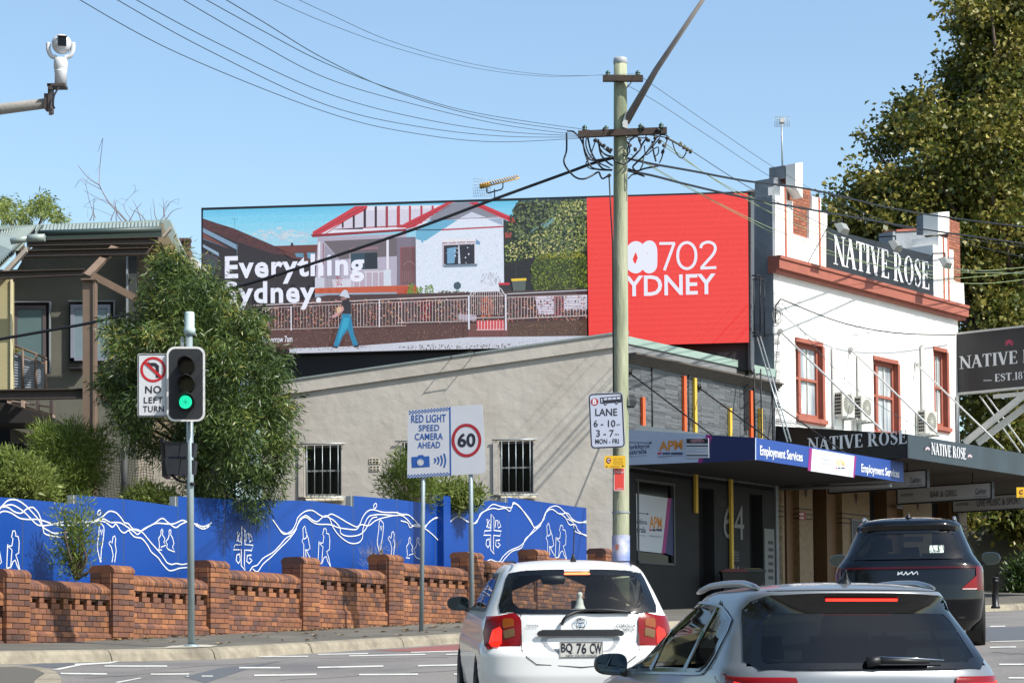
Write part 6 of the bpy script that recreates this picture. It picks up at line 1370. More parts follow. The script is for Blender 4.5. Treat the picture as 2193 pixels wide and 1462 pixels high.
shrub([(775,1225),(770,1190),(800,1170),(830,1165),(860,1185),(858,1225)],46.6,'dry wispy grass tuft between brick pier and hoarding',leafmat('dry_grass',[(.3,.27,.2),(.4,.36,.28)],.6,.3),14,16,.2,.008,.06,.15,up=1.6,seed=8,stems=3)
shrub([(2172,1285),(2168,1215),(2200,1200),(2260,1200),(2260,1290)],74,'dark hedge at the right edge behind the bollard',LM_gum,160,40,.16,.06,.2,.6,seed=9)
shrub([(2120,1110),(2150,1075),(2200,1060),(2260,1060),(2260,1160),(2200,1150),(2160,1130),(2140,1125)],75.0,'leafy plane tree branches hanging in front of the grey green wall',LM_plane,90,30,.22,.17,.25,.5,up=-.3,seed=10,drp=.4)
shrub([(2070,1130),(2073,1098),(2092,1098),(2088,1130)],74.4,'small leafy sprig at the left end of the grey green wall',LM_plane,14,18,.2,.12,.12,.3,seed=12)
# far trees at left with sky between clumps
ft=thing('tree','thin distant gum tree with separate leaf clumps above the left roof','tree',tuple(P(60,560,90)))
cl=[]
rg=np.random.default_rng(21)
for cx,cy,r in ((8,440,26),(22,462,20),(62,448,15),(55,470,10),(95,428,17),(105,450,20),(128,465,12),(80,440,8),(-25,450,30)):
    for _ in range(int(r*1.6)): a=rg.uniform(0,6.28); q=.8*r*math.sqrt(rg.uniform()); cl.append((cx+q*math.cos(a),cy+.8*q*math.sin(a),90+rg.normal()*1.2))
foliage('crown',P_np(cl),12,.13,.22,.05,LM_yel,ft,rg,droop=.8)
b=B()
root=P(70,640,90)
for cx,cy in ((10,455),(62,460),(98,440),(128,470),(30,470)): b.tube(spl([root,P(60+(cx-60)*.4,520,90),P(cx,cy,90)],5),[.12-.1*i/10 for i in range(11)],6)
b.build('limb',bark,ft)
# dead branches
dt=thing('dead_tree','bare dead tree with forked twigs behind the left roof','tree',tuple(P(290,600,70)))
def dz(x,y): return (x/3.13,y/3.13)
br=[([(980,1700),(860,1500),(740,1370),(680,1270),(665,1240)],6),([(665,1240),(590,1190),(520,1105)],4),([(665,1240),(668,1130),(690,925)],3.5),([(690,925),(655,1020)],2),([(680,1270),(600,1230),(545,1200),(500,1260)],2.5),([(740,1370),(640,1320),(560,1275)],2.5),
 ([(850,1480),(760,1380),(700,1340),(640,1340)],2.2),([(640,1460),(600,1350),(575,1240),(540,1210)],2.6),([(575,1240),(600,1160)],1.4),([(900,1500),(830,1380),(900,1290),(905,1240)],2.2),([(900,1290),(935,1270)],1.4),([(830,1380),(780,1340)],1.4),([(1110,1500),(1100,1400),(1090,1320)],2.6),([(1100,1400),(1150,1350),(1200,1330)],1.8),([(1100,1400),(1060,1360)],1.4),([(665,1110),(640,1160)],1.2),([(1150,1350),(1205,1370)],1.2),([(640,1330),(560,1380)],1.4),([(760,1450),(640,1400),(560,1385)],1.6),([(1020,1500),(1010,1400),(1030,1360)],1.3),([(590,1460),(585,1400)],1.5),([(950,1500),(960,1440),(1000,1400)],1.2),([(860,1340),(800,1330)],1),([(905,1240),(880,1245)],.9),([(1200,1330),(1195,1365)],1)]
b=B()
for px,w_ in br:
    p=[P(*dz(x,y),70+.4*math.sin(x)) for x,y in px]; p=spl(p,4); n=len(p); r=w_/3.13/F*70*.95; b.tube(p,[r*(1-.55*i/(n-1)) for i in range(n)],5)
rt_=random.Random(3)
for (ox,oy) in ((-120,60),(-40,30),(60,90),(150,70),(320,60),(250,90)):
    for k in range(2):
        x0,y0=780+ox+rt_.uniform(-60,60),1480; x,y=x0,y0; px=[(x,y)]; a=rt_.uniform(-2.3,-.9)
        for j in range(4): x+=math.cos(a)*38; y+=math.sin(a)*38; a+=rt_.uniform(-.45,.45); px.append((x,y))
        p=spl([P(*dz(*q),70.5) for q in px],3); n=len(p); b.tube(p,[.016*(1-.7*i/(n-1)) for i in range(n)],4)
b.build('branches',mat('dead_wood',(138,124,120),.9),dt)
# weeds and litter
def weeds(pxs,label):
    rg=np.random.default_rng(31); pts=[];
    for x,y,n in pxs:
        g=ground_at(x,y,road); 
        for _ in range(n): pts.append((g.x+rg.normal()*.09,g.y+rg.normal()*.05,road(g.x,g.y)+rg.uniform(0,.03)))
    pts=np.array(pts); d=rg.normal(size=pts.shape)*.6; d[:,2]=1; v,f=leaves(pts,d,.13,.014,.2,.4,rg); return fastmesh('weeds',v,f,LM_yel,None,(0,0,0),kind='stuff',label=label,cat='weeds')
weeds([(330,1402,60),(185,1406,40),(112,1409,30),(128,1409,30),(585,1398,60),(623,1396,50),(946,1376,40),(360,1403,14)],'small tufts of weed growing at the foot of the kerb')
lit=B(); rl=random.Random(9)
for _ in range(150):
    s=rl.uniform(1,13); q=rl.choice([rl.uniform(.05,.4),rl.uniform(.05,2.8)]); p=sq(s,q); z=path(p.x,p.y)+.012; a=rl.uniform(0,3.1); l=rl.uniform(.03,.11); w_=l*.5
    lit.add([(p.x+l*math.cos(a),p.y+l*math.sin(a),z),(p.x-w_*math.sin(a),p.y+w_*math.cos(a),z+.02),(p.x-l*math.cos(a),p.y-l*math.sin(a),z+.004),(p.x+w_*math.sin(a),p.y-w_*math.cos(a),z+.016)],[(0,1,2,3)])
lit.build('leaf_litter',mat('dry_leaf',(176,148,104),.8,rnd=.35),kind='stuff',label='dry leaves scattered along the foot of the brick wall',cat='leaves')

# ================================================================ POLES, SIGNS, SIGNALS
# traffic signal
def gnd(x,y): p=ground_at(x,y,path); return p
pb=gnd(410,1386); YT=pb.y
ts=thing('traffic_light','traffic light showing green on a thin grey post by the kerb','traffic light',tuple(pb))
b=B(); b.tube([pb,P(405,712,YT)],.052,14); b.lathe(pb,[(0,.0),(.12,0),(.12,.03),(.06,.05)],16); b.build('post',mat('post_grey',(150,164,168),.5,.08,6,metal=.25),ts)
c0=P(406,716,YT); pxm=YT/F; b=B(); b.lathe(c0,[(0,0),(12.5*pxm,0),(12.5*pxm,12*pxm),(10.5*pxm,15*pxm),(10.5*pxm,45*pxm),(9*pxm,48.5*pxm),(0,49.5*pxm)],24); b.build('top_cap',mat('cap_pale',(190,212,212),.5),ts)
b=B(); p=P(391,735,YT); b.box(p.x-.025,p.x+.02,p.y-.02,p.y,P(391,742,YT).z,P(391,722,YT).z); b.build('clamp_plate',galv,ts)
def rrect(x0,x1,y0,y1,r,n=6):
    out=[]
    for cx,cy,a0 in ((x1-r,y0+r,-90),(x1-r,y1-r,0),(x0+r,y1-r,90),(x0+r,y0+r,180)):
        for k in range(n+1): a=R(a0+90*k/n); out.append((cx+r*math.cos(a),cy+r*math.sin(a)))
    return out
YB=YT-.22
b=B(); b.prism([P(x,y,YB) for x,y in rrect(357,439,742,902,17)],(0,.012,0)); b.build('backboard_border',mat('border_white',(225,225,222),.5),ts)
b=B(); b.prism([P(x,y,YB-.004) for x,y in rrect(361.5,434.5,746.5,897.5,14)],(0,.006,0)); b.build('backboard',mat('board_black',(34,36,40),.6,.15,5),ts)
b=B(); p0=P(381,775,YB); p1=P(420,882,YB); b.box(p0.x,p1.x,YB+.013,YB+.2,p1.z,p0.z); b.build('signal_housing',inkk,ts)
black=mat('visor_black',(10,10,11),.55)
for k,(cx,cy) in enumerate(((401,784),(401,823),(401,861))):
    c=P(cx,cy,YB-.006); r=18*pxm; ln=.26; n=24; b=B(); vs=[];
    for j,(rr,yy) in enumerate(((r,0),(r*1.0,-ln),(r*.94,-ln),(r*.94,0))):
        for i in range(n):
            a=2*math.pi*i/n; yv=yy if yy==0 else yy*(.55+.45*max(0,math.sin(a))**.6 if math.sin(a)>0 else .5-.25*abs(math.sin(a))); vs.append(c+Vector((rr*math.cos(a),yv,rr*math.sin(a)-(0 if yy==0 else .0))))
    b.add(vs,[(j*n+i,(j+1)*n+i,(j+1)*n+(i+1)%n,j*n+(i+1)%n) for j in range(3) for i in range(n)],0,True); vz=b.build('visor',black,ts)
    m_=mat('lens_green',(10,60,50),.3,emit=(30,225,170),es=1.15) if k==2 else mat(('lens_red_off','lens_amber_off')[k],((44,14,12),(46,36,14))[k],.15,spec=.8)
    b=B(); lc=P(cx-4,cy-.5,YB-.012) if k==2 else c+Vector((0,-.006,0)); rr=14*pxm if k==2 else r*.92
    b.add([lc+Vector((rr*math.cos(a),0,rr*math.sin(a))) for a in np.linspace(0,2*math.pi,25)[:-1]],[tuple(range(24))]); b.build('lens',m_,ts)
    if k==2:
        b=B()
        for q in (.25,.5,.75): b.ribbon([lc+Vector((rr*q*math.cos(a),-.003,rr*q*math.sin(a))) for a in np.linspace(0,2*math.pi,25)[:-1]],.0045,(0,-1,0),0,True)
        for i in range(8): a=i*math.pi/8; b.ribbon([lc+Vector((rr*math.cos(a),-.004,rr*math.sin(a))),lc-Vector((rr*math.cos(a),.004,rr*math.sin(a)))],.0035,(0,-1,0))
        b.build('lens_grid',mat('lens_grid_green',(10,90,70),.4,emit=(20,150,120),es=.8),ts)
# second head facing sideways
b=B(); b.prism([P(343,938,YT),P(349,938,YT),P(356,1018,YT),P(347,1020,YT)],(0,.45,0)); b.build('side_backboard',mat('board_side',(14,14,16),.5),ts)
for y0 in (944,981):
    b=B(); A=[P(352,y0,YT-.04),P(418,y0+4,YT-.04),P(415,y0+33,YT-.04),P(357,y0+34,YT-.04)]
    b.prism(A[:1]+[P(386,y0+2,YT-.04),P(382,y0+33.5,YT-.04)]+A[3:],(0,.24,0)); b.prism([P(388,y0+2,YT-.05)]+A[1:3]+[P(383,y0+33.5,YT-.05)],(0,.26,0)); b.build('side_visor',mat('visor_dark',(30,33,40),.5),ts)
b=B(); b.tube([P(356,1005,YT+.1),P(380,1028,YT+.05),P(408,1035,YT)],.02,6); b.tube([P(402,1035,YT-.0),P(416,1036,YT-.06)],.03,6); b.build('bracket',black,ts)
# sign fixed to the signal
sg=thing('no_left_turn_sign','white NO LEFT TURN sign with red barred arrow beside the traffic light','sign',tuple(P(328,890,YB+.05)))
YS=YB+.06; SP=Plane(P(295,800,YS).x,YS,1,0); swh=mat('sign_white',(212,214,218),.45,.03,4); sred=mat('sign_red_ring',(190,32,40),.45); sblk=mat('sign_text_black',(30,30,44),.5); sblue=mat('sign_blue',(34,84,160),.45)
def spoly(b,pl,px,m,off,): b.poly([pl.hit(x,y,off) for x,y in px],m,pl.n)
def ringpx(b,pl,cx,cy,r,w_,m,off,yr=1.0): 
    pts=[pl.hit(cx+(r-w_/2)*math.cos(a),cy+(r-w_/2)*yr*math.sin(a),off) for a in np.linspace(0,2*math.pi,37)[:-1]]; b.ribbon(pts,w_*pl.hit(cx,cy).y/F,pl.n,m,True)
b=B(); b.prism([SP.hit(x,y) for x,y in rrect(294.5,361.5,757,892,5)],(0,.012,0)); b.build('sign_plate',swh,sg)
b=B(); b.ribbon([SP.hit(x,y,.004) for x,y in rrect(296.5,359.5,759,890,4)],.012,SP.n,0,True); b.build('sign_border',sblk,sg)
b=B(); ringpx(b,SP,328,791,27.5,5.5,0,.004,.99); b.build('sign_ring',sred,sg)
b=B(); spoly(b,SP,[(314,776.5),(333,776.5),(340.5,783),(340.5,808),(334,808),(334,788),(330.5,783.5),(318,783.5)],0,.006); spoly(b,SP,[(311,780),(319,773),(319,787)],0,.0065); b.build('arrow_symbol',sblk,sg)
b=B(); spoly(b,SP,[(307,776),(311,771.5),(348.5,806.5),(345,811)],0,.009); b.build('red_bar',sred,sg)
for s_,a,y0,c,y1,bo in (('NO',311,842,345,826,.015),('LEFT',308,863,349,850,.012),('TURN',306,882,351,869,.012)): b=B(); ptext(b,s_,SP,a,y0,c,y1,.005,0,bo,1.08); b.build('sign_lettering',sblk,sg)
# speed camera sign
pc=gnd(902,1350); YC=pc.y; pc2=P(1012,1332,YC+2.2); pc2.z=path(pc2.x,pc2.y)
SPd=(P(1036,900,YC-.62)-P(873,900,YC)); CPl=Plane(P(873,900,YC-.1).x,YC-.1,SPd.x,SPd.y*.32)
cs=thing('speed_camera_sign','grey sign reading RED LIGHT SPEED CAMERA AHEAD with 60 limit on two posts','sign',tuple(pc))
def line_post(x0,y0,x1,y1): 
    a=CPl.hit(x0,y0,-.06); g=Vector((P(x1,y1,a.y).x,a.y,0)); g.z=path(g.x,g.y); b=B(); b.tube([g,a],.04,12); return b.build('post',MATS['post_grey'],cs)
line_post(908,885,902,1350); line_post(1007,880,1011,1340)
sk=[(873.5,884),(875,879),(879,877.5),(1027,865.5),(1032,867),(1033.5,871),(1040,1005),(1038,1011),(1033,1013.5),(873,1023.5),(872,1018)]
b=B(); b.prism([CPl.hit(x,y) for x,y in sk],-CPl.n*.012); b.build('sign_plate',mat('sign_grey',(196,200,208),.4,.03,3),cs)
b=B(); spoly(b,CPl,[(962,871),(965,870.8),(966.5,1017.5),(963.5,1017.7)],0,.004); b.build('divider_line',sblue,cs)
b=B()
for row,(ya,yb_,xa,xb) in enumerate(((880,872,876,962),(1017,1011.5,873,963))):
    for r in range(3):
        for k in range(26):
            if (k+r)%2: continue
            x=xa+(xb-xa)*k/26; w_=(xb-xa)/26; y=ya+(yb_-ya)*k/26-1+r*2.7; spoly(b,CPl,[(x,y),(x+w_,y-.25),(x+w_,y+2.3),(x,y+2.55)],0,.004)
b.build('chequer_band',sblue,cs,kind='stuff')
for s_,a,y0,c,y1,bo,dy in (('RED LIGHT',881,905,955,889.5,.012,0),('SPEED',897,923,941,911,.012,0),('CAMERA',888.5,942,948.5,929,.012,0),('AHEAD',894.5,959.5,943,947.5,.012,0)): b=B(); ptext(b,s_,CPl,a,y0,c,y1-1.5,.005,0,bo,1.05); b.build('sign_lettering',sblue,cs)
b=B(); spoly(b,CPl,[(881,978),(894,977.5),(896,974),(906,973.5),(908,977),(919.5,976),(920.5,999),(882,1001)],0,.004); cxy=(900.5,989.5); b.poly([CPl.hit(cxy[0]+6*math.cos(a),cxy[1]+6*math.sin(a),.0065) for a in np.linspace(0,6.28,20)[:-1]],1,CPl.n); b.poly([CPl.hit(cxy[0]+4.3*math.cos(a),cxy[1]+4.3*math.sin(a),.009) for a in np.linspace(0,6.28,20)[:-1]],1,CPl.n)
ringpx(b,CPl,cxy[0],cxy[1],7.2,1.3,1,.011); 
for k,(x,h) in enumerate(((930,5),(937,8),(944,11),(951,15))): b.ribbon(spl([CPl.hit(x,985.5-h,.005),CPl.hit(x+3.2,985.5,.005),CPl.hit(x,985.5+h,.005)],5),.028,CPl.n,0)
b.build('camera_symbol',[sblue,MATS['sign_grey']],cs)
b=B(); ringpx(b,CPl,999,942.5,32,6.5,0,.005,1.14); b.build('sign_ring',mat('ring_dark_red',(158,32,44),.45),cs)
b=B(); ptext(b,'60',CPl,980,957.5,1018.5,927,.005,0,.03); b.build('sign_lettering',sblk,cs)

# timber pole
PY_=46.0; tp=thing('utility_pole','green tinted timber utility pole with crossarms and tangled cables','pole',(P(1326,900,PY_).x,PY_,path(P(1326,900,PY_).x,PY_)))
timber=mat('pole_timber',(172,174,146),.85,.2,3,.6,14,col2=(126,136,106),c2s=1.6,c2t=.56,stretch=(3,3,.35))
g=Vector(tp.location); top=P(1328.5,130,PY_)
b=B(); n=14; b.tube([g.lerp(top,i/n) for i in range(n+1)],[.172-.042*i/n for i in range(n+1)],28); b.build('pole_shaft',timber,tp)
b=B(); b.lathe(top,[(.128,-.08),(.142,-.06),(.142,.0),(.13,.05),(0,.06)],24); b.build('pole_cap',mat('cap_grey',(170,176,178),.5),tp)
xarm=mat('crossarm_timber',(64,50,42),.85,.2,6,.3,20); ins=mat('insulator_green',(60,90,80),.3,spec=.7); cablem=mat('cable_black',(16,18,24),.5); wirem=mat('wire_grey',(70,86,92),.4,metal=.4); wirel=mat('wire_pale',(150,166,120),.5)
def arm(xa,ya,xb,yb_,y0,y1,w_=.1): a=P(xa,ya,y0);c=P(xb,yb_,y1); b=B(); b.obox(a+Vector((0,-.05,-w_/2)),c-a,Vector((.0,.1,0)),(0,0,w_)); return b.build('crossarm',xarm,tp)
arm(1291,168.5,1377,168.5,PY_-.22,PY_-.22,.12); arm(1238,288,1428,280,PY_-.25,PY_-.15,.13); arm(1332,287,1420,279,PY_+.25,PY_+.55,.12)
b=B(); b.tube([P(1343,188,PY_-.1),P(1360,166,PY_-.2)],.012,5); b.tube([P(1345,300,PY_-.1),P(1385,284,PY_-.2)],.012,5); b.build('arm_brace',galv,tp)
for x,y in ((1302,160),(1366,160),(1252,277),(1298,278),(1372,274),(1416,272)):
    b=B(); c=P(x,y+3,PY_-.22); b.lathe(c,[(0,-.12),(.015,-.1),(.015,0),(.05,.01),(.05,.035),(.03,.04),(.05,.055),(.05,.08),(.025,.09),(.02,.11),(0,.115)],12); b.build('insulator',ins,tp)
# street-light outreach going up to the right
b=B(); b.tube([P(1340,262,PY_-.1),P(1405,150,PY_-.6),P(1520,-22,PY_-1.6)],[.085,.06,.04],10); b.build('outreach_arm',mat('arm_grey',(140,134,130),.6,.1,5,metal=.3),tp)
b=B(); slab(b,[(1333,262),(1341,235),(1345,270),(1343,275),(1334,272)],PY_-.2,.08); b.build('arm_bracket',wpipe,tp)
rw=random.Random(17)
def loop(px,r=.014,dy=0): b=B(); b.tube(spl([P(x,y,PY_-.2+dy+rw.uniform(-.12,.12)) for x,y in px],5),r,6); return b.build('loop_cable',cablem,tp)
q2=lambda x,y:(1150+x/6.09,230+y/6.09)
for px in ([(600,380),(610,520),(640,640),(700,770),(800,810),(980,820)],[(650,370),(640,500),(700,640),(800,720),(950,790)],[(660,380),(700,560),(760,680),(860,800),(980,815)],[(800,420),(820,540),(900,620),(985,640)],[(810,480),(830,600),(900,700),(985,760)],[(760,450),(720,560),(700,640),(640,730),(700,800),(860,810)],
  [(400,310),(480,320),(560,400),(600,480),(640,600),(720,690),(980,650)],[(385,330),(385,560),(350,700),(400,810),(500,910),(600,935),(700,900),(800,845),(830,900),(860,930),(930,890)],
  [(1170,400),(1280,380),(1200,460),(1180,640)],[(1250,380),(1400,400),(1440,360),(1600,380),(1720,400)],[(1330,430),(1360,520),(1300,600),(1200,700),(1120,740),(1020,700),(985,640)],[(1440,390),(1380,470),(1340,560)],[(1500,440),(1520,580),(1550,700)],[(1540,430),(1420,600),(1300,720),(1250,780),(1300,830),(1400,800),(1500,780),(1600,760)],
  [(1760,430),(1800,560),(1850,640),(1900,660),(1950,580)],[(1700,420),(1650,560),(1630,650),(1600,720)],[(1600,400),(1500,520),(1400,620),(1380,740),(1320,830),(1190,800)],[(1700,370),(1620,360),(1560,400)],[(1180,450),(1210,560),(1170,640),(1130,620)],[(1400,500),(1420,620),(1500,560),(1580,520),(1580,600),(1540,640)],[(1190,930),(1240,880),(1300,870)],[(1200,830),(1290,860),(1400,900)],[(760,430),(880,540),(960,600)]):
    loop([q2(*p) for p in px],rw.choice([.012,.014,.018]))
b=B()
for x,y in ((760,430),(820,470),(870,500),(920,540),(960,560),(1210,500),(1280,550),(1340,420),(1450,430),(1540,400),(1600,450),(1660,500),(1640,580),(1380,270),(940,890),(880,290),(1580,290),(1700,400)):
    c=P(*q2(x,y),PY_-.25); b.lathe(c,[(0,-.05),(.035,-.03),(.035,.03),(0,.05)],7,axis=(rw.uniform(-1,1),.3,rw.uniform(-1,1)),sm=False)
b.build('cable_clamps',mat('clamp_dark',(56,50,48),.6),tp,kind='stuff')
b=B(); b.tube([P(*q2(1700,400),PY_),P(*q2(2010,575),PY_+1.2)],.02,6)
for x,y in ((1870,480),(1920,520),(1960,550),(2005,575)): b.lathe(P(*q2(x,y),PY_+1),[(0,-.04),(.05,-.02),(.05,.02),(0,.04)],8,axis=(1,.3,-.5))
b.build('strain_insulator',mat('insul_olive',(88,84,60),.4),tp)
b=B(); b.tube([P(*q2(940,880),PY_-.2),P(1308,452,PY_-.2),P(1312,520,PY_-.17),P(1314,860,PY_-.2)],.016,6); b.build('down_lead',cablem,tp)
# sleeves and tags
b=B(); b.prism([P(1297,1145,PY_)]*0+[P(1300,1,1)]*0 or [P(0,0,1),P(1,0,1),P(1,1,1)],(0,.001,0)) if False else None
def cyl_wrap(y0,y1,r,m,name,a0=0,a1=360,lab=None):
    zt=P(1326,y0,PY_).z; zb_=P(1326,y1,PY_).z; f0=(zt-g.z)/(top.z-g.z); c0=g.lerp(top,f0); c1=g.lerp(top,(zb_-g.z)/(top.z-g.z)); b=B(); n=24; vs=[]
    for c in (c1,c0):
        for i in range(n+1): a=R(a0+(a1-a0)*i/n); vs.append(c+Vector((r*math.cos(a),r*math.sin(a),0)))
    b.add(vs,[(i,i+1,n+2+i,n+1+i) for i in range(n)],0,True); return b.build(name,m,tp)
cyl_wrap(1146,1208,.176,mat('poster_blue',(120,140,200),.7,.3,4,col2=(206,206,222),c2s=3.2,c2t=.5),'wrapped_poster')
b=B(); c=P(1320,1170,PY_-.19)
for k in range(26): a=rw.uniform(0,6.28); q_=rw.uniform(0,.05); b.add([c+Vector((q_*math.cos(a)+dx,-.004-.0004*k,q_*1.4*math.sin(a)+dz_)) for dx,dz_ in ((-.012,0),(.0,-.016),(.014,.003),(.0,.017))],[(0,1,2,3)])
b.build('poster_figure',mat('poster_rust',(150,84,66),.8),tp,kind='stuff')
cyl_wrap(1095,1099,.176,galv,'pole_strap')
b=B(); 
for k in range(6): b.tube(spl([P(1346+2.2*k,845,PY_-.1),P(1350+2.5*k,858,PY_-.15),P(1347+2*k,872,PY_-.1),P(1343,868,PY_-.1)],4),.008,5)
b.build('cable_coil',cablem,tp)
def pole_sign(name,label,px,yd,mats,nm='sign'):
    t=thing(name,label,'sign',tuple(P((px[0]+px[1])/2,px[3],yd))); pl=Plane(P(px[0],px[2],yd).x,yd,1,-.02); return t,pl
t,pl=pole_sign('bus_lane_sign','white bus LANE times sign with red B on the timber pole',(1262,1338,840,960),PY_-.36,0)
tilt=[(x+(y-900)*.045,y-(x-1300)*.045) for x,y in rrect(1262.5,1336.5,841,959,8)]
b=B(); b.prism([pl.hit(x,y) for x,y in tilt],-pl.n*.012); b.build('sign_plate',mat('sign_lilac',(188,194,212),.4,.03,3),t)
b=B(); b.ribbon([pl.hit(x,y,.004) for x,y in [(x+(y-900)*.045,y-(x-1300)*.045) for x,y in rrect(1264.5,1334.5,843,957,7)]],.022,pl.n,0,True); b.build('sign_border',sblk,t)
b=B(); b.poly([pl.hit(1273.5+8*math.cos(a),860+8*math.sin(a),.004) for a in np.linspace(0,6.28,22)[:-1]],0,pl.n); ptext(b,'B',pl,1269.5,865.5,1277.5,854,.007,1,.03); b.build('bus_roundel',[mat('roundel_red',(170,30,50),.45),lw],t)
b=B(); spoly(b,pl,[(1285,851),(1331,847),(1331,861),(1286,864)],0,.004); spoly(b,pl,[(1287,853),(1290,852.6),(1290,862),(1288,862)],1,.006)
for k in range(4): x=1293+9.3*k; spoly(b,pl,[(x,852.3-.08*(x-1290)),(x+7.6,851.8-.08*(x-1290)),(x+7.6,856.5-.08*(x-1290)),(x,857-.08*(x-1290))],1,.006)
for x,y in ((1297,864),(1321,862)): b.poly([pl.hit(x+3*math.cos(a),y+3*math.sin(a),.008) for a in np.linspace(0,6.28,14)[:-1]],0,pl.n); b.poly([pl.hit(x+1.2*math.cos(a),y+1.2*math.sin(a),.010) for a in np.linspace(0,6.28,14)[:-1]],1,pl.n)
b.build('bus_symbol',[sblk,MATS['sign_lilac']],t)
for s_,a,y0,c,y1,bo in (('LANE',1275,890,1322,875.5,.012),('6 - 10',1271.5,914,1318,900,.012),('AM',1320,911,1328,908,.0),('3 - 7',1277,935,1315,921,.012),('PM',1317,932,1325,929,0),('MON - FRI',1275,950,1325.5,940.5,.012)): b=B(); ptext(b,s_,pl,a,y0,c,y1-1,.005,0,bo); b.build('sign_lettering',sblk,t)
t,pl=pole_sign('clearway_sign','small yellow clearway sign with red C under the bus lane sign',(1295,1339,975,1003),PY_-.30,0)
b=B(); b.prism([pl.hit(x,y) for x,y in rrect(1294.5,1339.5,975.5,1002,3)],-pl.n*.01); b.build('sign_plate',MATS['sign_yellow'],t)
b=B(); b.poly([pl.hit(1303.5+5*math.cos(a),985.5+6.5*math.sin(a),.003) for a in np.linspace(0,6.28,18)[:-1]],0,pl.n); ptext(b,'C',pl,1301,989.5,1306.5,981,.006,1,.03)
for k in range(4): ptext(b,('6am-10am','3pm-7pm','MON-FRI','9am-8pm')[k],pl,1314,983+4*k,1334,980.2+4*k,.004,2,0)
ptext(b,'CLEARWAY',pl,1306,1000,1328,997,.004,0,0); spoly(b,pl,[(1297,998.5),(1301,996.5),(1301,1000.5)],3,.004); spoly(b,pl,[(1337,997.5),(1332,995.5),(1332,999.5)],3,.004); b.build('sign_lettering',[MATS['sign_maroon'],lw,mat('ink_brown',(150,110,30),.6),sblk],t)
t,pl=pole_sign('no_stopping_sign','narrow red NO STOPPING style plate low on the timber pole',(1315,1338,1000,1049),PY_-.24,0)
b=B(); b.prism([pl.hit(x,y) for x,y in rrect(1314.5,1338,1001,1050.5,3)],-pl.n*.01); b.build('sign_plate',mat('border_pink',(236,206,200),.5),t)
b=B(); b.poly([pl.hit(x,y,.003) for x,y in rrect(1316.2,1336.3,1003,1048.5,2)],0,pl.n); ptext(b,'NO',pl,1323,1006,1330,1002.8,.006,1,.02); ptext(b,'STOPPING',pl,1318,1012.5,1335,1008.5,.006,1,.02); ptext(b,'Council',pl,1321,1047,1333,1044,.006,1,0); b.build('sign_face',[mat('plate_red',(222,70,60),.45),lw],t)

# PTZ camera on its arm
cy=19.; ca_=thing('cctv_camera','white ball shaped traffic camera upright on the end of a grey arm','camera',tuple(P(128,186,cy)))
wh=mat('camera_white',(222,224,228),.4); k_=cy/F
zc=lambda x,y,dy=0:P(x,y,cy+dy)
b=B(); c=zc(130,182); b.lathe(c,[(0,0),(13*k_,0),(13*k_,26*k_),(14*k_,28*k_),(14*k_,30*k_),(12.5*k_,32*k_),(15*k_,35*k_),(15*k_,50*k_),(13*k_,58*k_),(0,60*k_)],24); b.build('pedestal',wh,ca_)
for s_ in (-1,1):
    b=B(); b.tube(spl([zc(130+s_*9,124),zc(130+s_*20,120),zc(130+s_*26,108),zc(130+s_*26.5,92)],6),[7*k_]*13+[4.5*k_]*6 if False else 5*k_,10); b.build('yoke_arm',wh,ca_)
b=B(); c=zc(132,95); r=21.5*k_; ax=Vector((.25,-1,.05)).normalized()
b.lathe(c,[(r*math.sin(a),-r*math.cos(a)) for a in np.linspace(0,math.pi*.86,16)]+[(r*.42,r*.9*1.0)],28,axis=ax); b.build('ball_housing',wh,ca_)
b=B(); sx=ax.cross(Vector((0,0,1))).normalized(); sz=sx.cross(ax); f=c+ax*r*.86
b.obox(f-sx*r*.42-sz*r*.46,sx*r*.84,sz*r*.92,ax*r*.12); b.build('lens_window',blackglass,ca_); b=B(); b.obox(f-sx*r*.5+sz*r*.46,sx*r*1.0,sz*r*.08,ax*r*.3); b.build('sun_shield',mat('shield_brown',(60,46,44),.6),ca_)
aa=thing('camera_arm','grey tubular arm reaching in from the left carrying the white camera','pole',tuple(P(-330,1500,cy+1)))
b=B(); b.tube([zc(104,221),zc(-330,275,1)],[.042,.06],14); b.build('arm_tube',mat('tube_grey',(150,146,140),.6,.15,7,.2,30),aa); q0=zc(-330,260,1); b=B(); b.tube([Vector((q0.x,q0.y,road(q0.x,q0.y)-.2)),q0+Vector((0,0,.3))],[.13,.09],16); b.build('post',MATS['tube_grey'],aa)
b=B(); p=zc(109,210); b.box(p.x-.012,p.x+.012,p.y-.07,p.y+.07,zc(109,241).z,zc(109,185).z); b.box(p.x-.02,zc(142,184).x,p.y-.07,p.y+.07,zc(109,188.5).z,zc(109,183).z); p=zc(105,221); b.box(p.x-.03,p.x,p.y-.06,p.y+.06,zc(105,236).z,zc(105,204).z)
for y in (193,196,240,246,250): q_=zc(111,y); b.box(q_.x-.008,q_.x+.02,q_.y-.09,q_.y-.07,q_.z-.006,q_.z+.006)
b.build('mounting_plate',mat('plate_dark',(70,62,60),.6),aa)
b=B(); b.tube(spl([zc(126,188,-.08),zc(116,205,-.1),zc(114,225,-.1),zc(117,232,-.08)],5),.008,6); b.build('cable',cablem,aa)

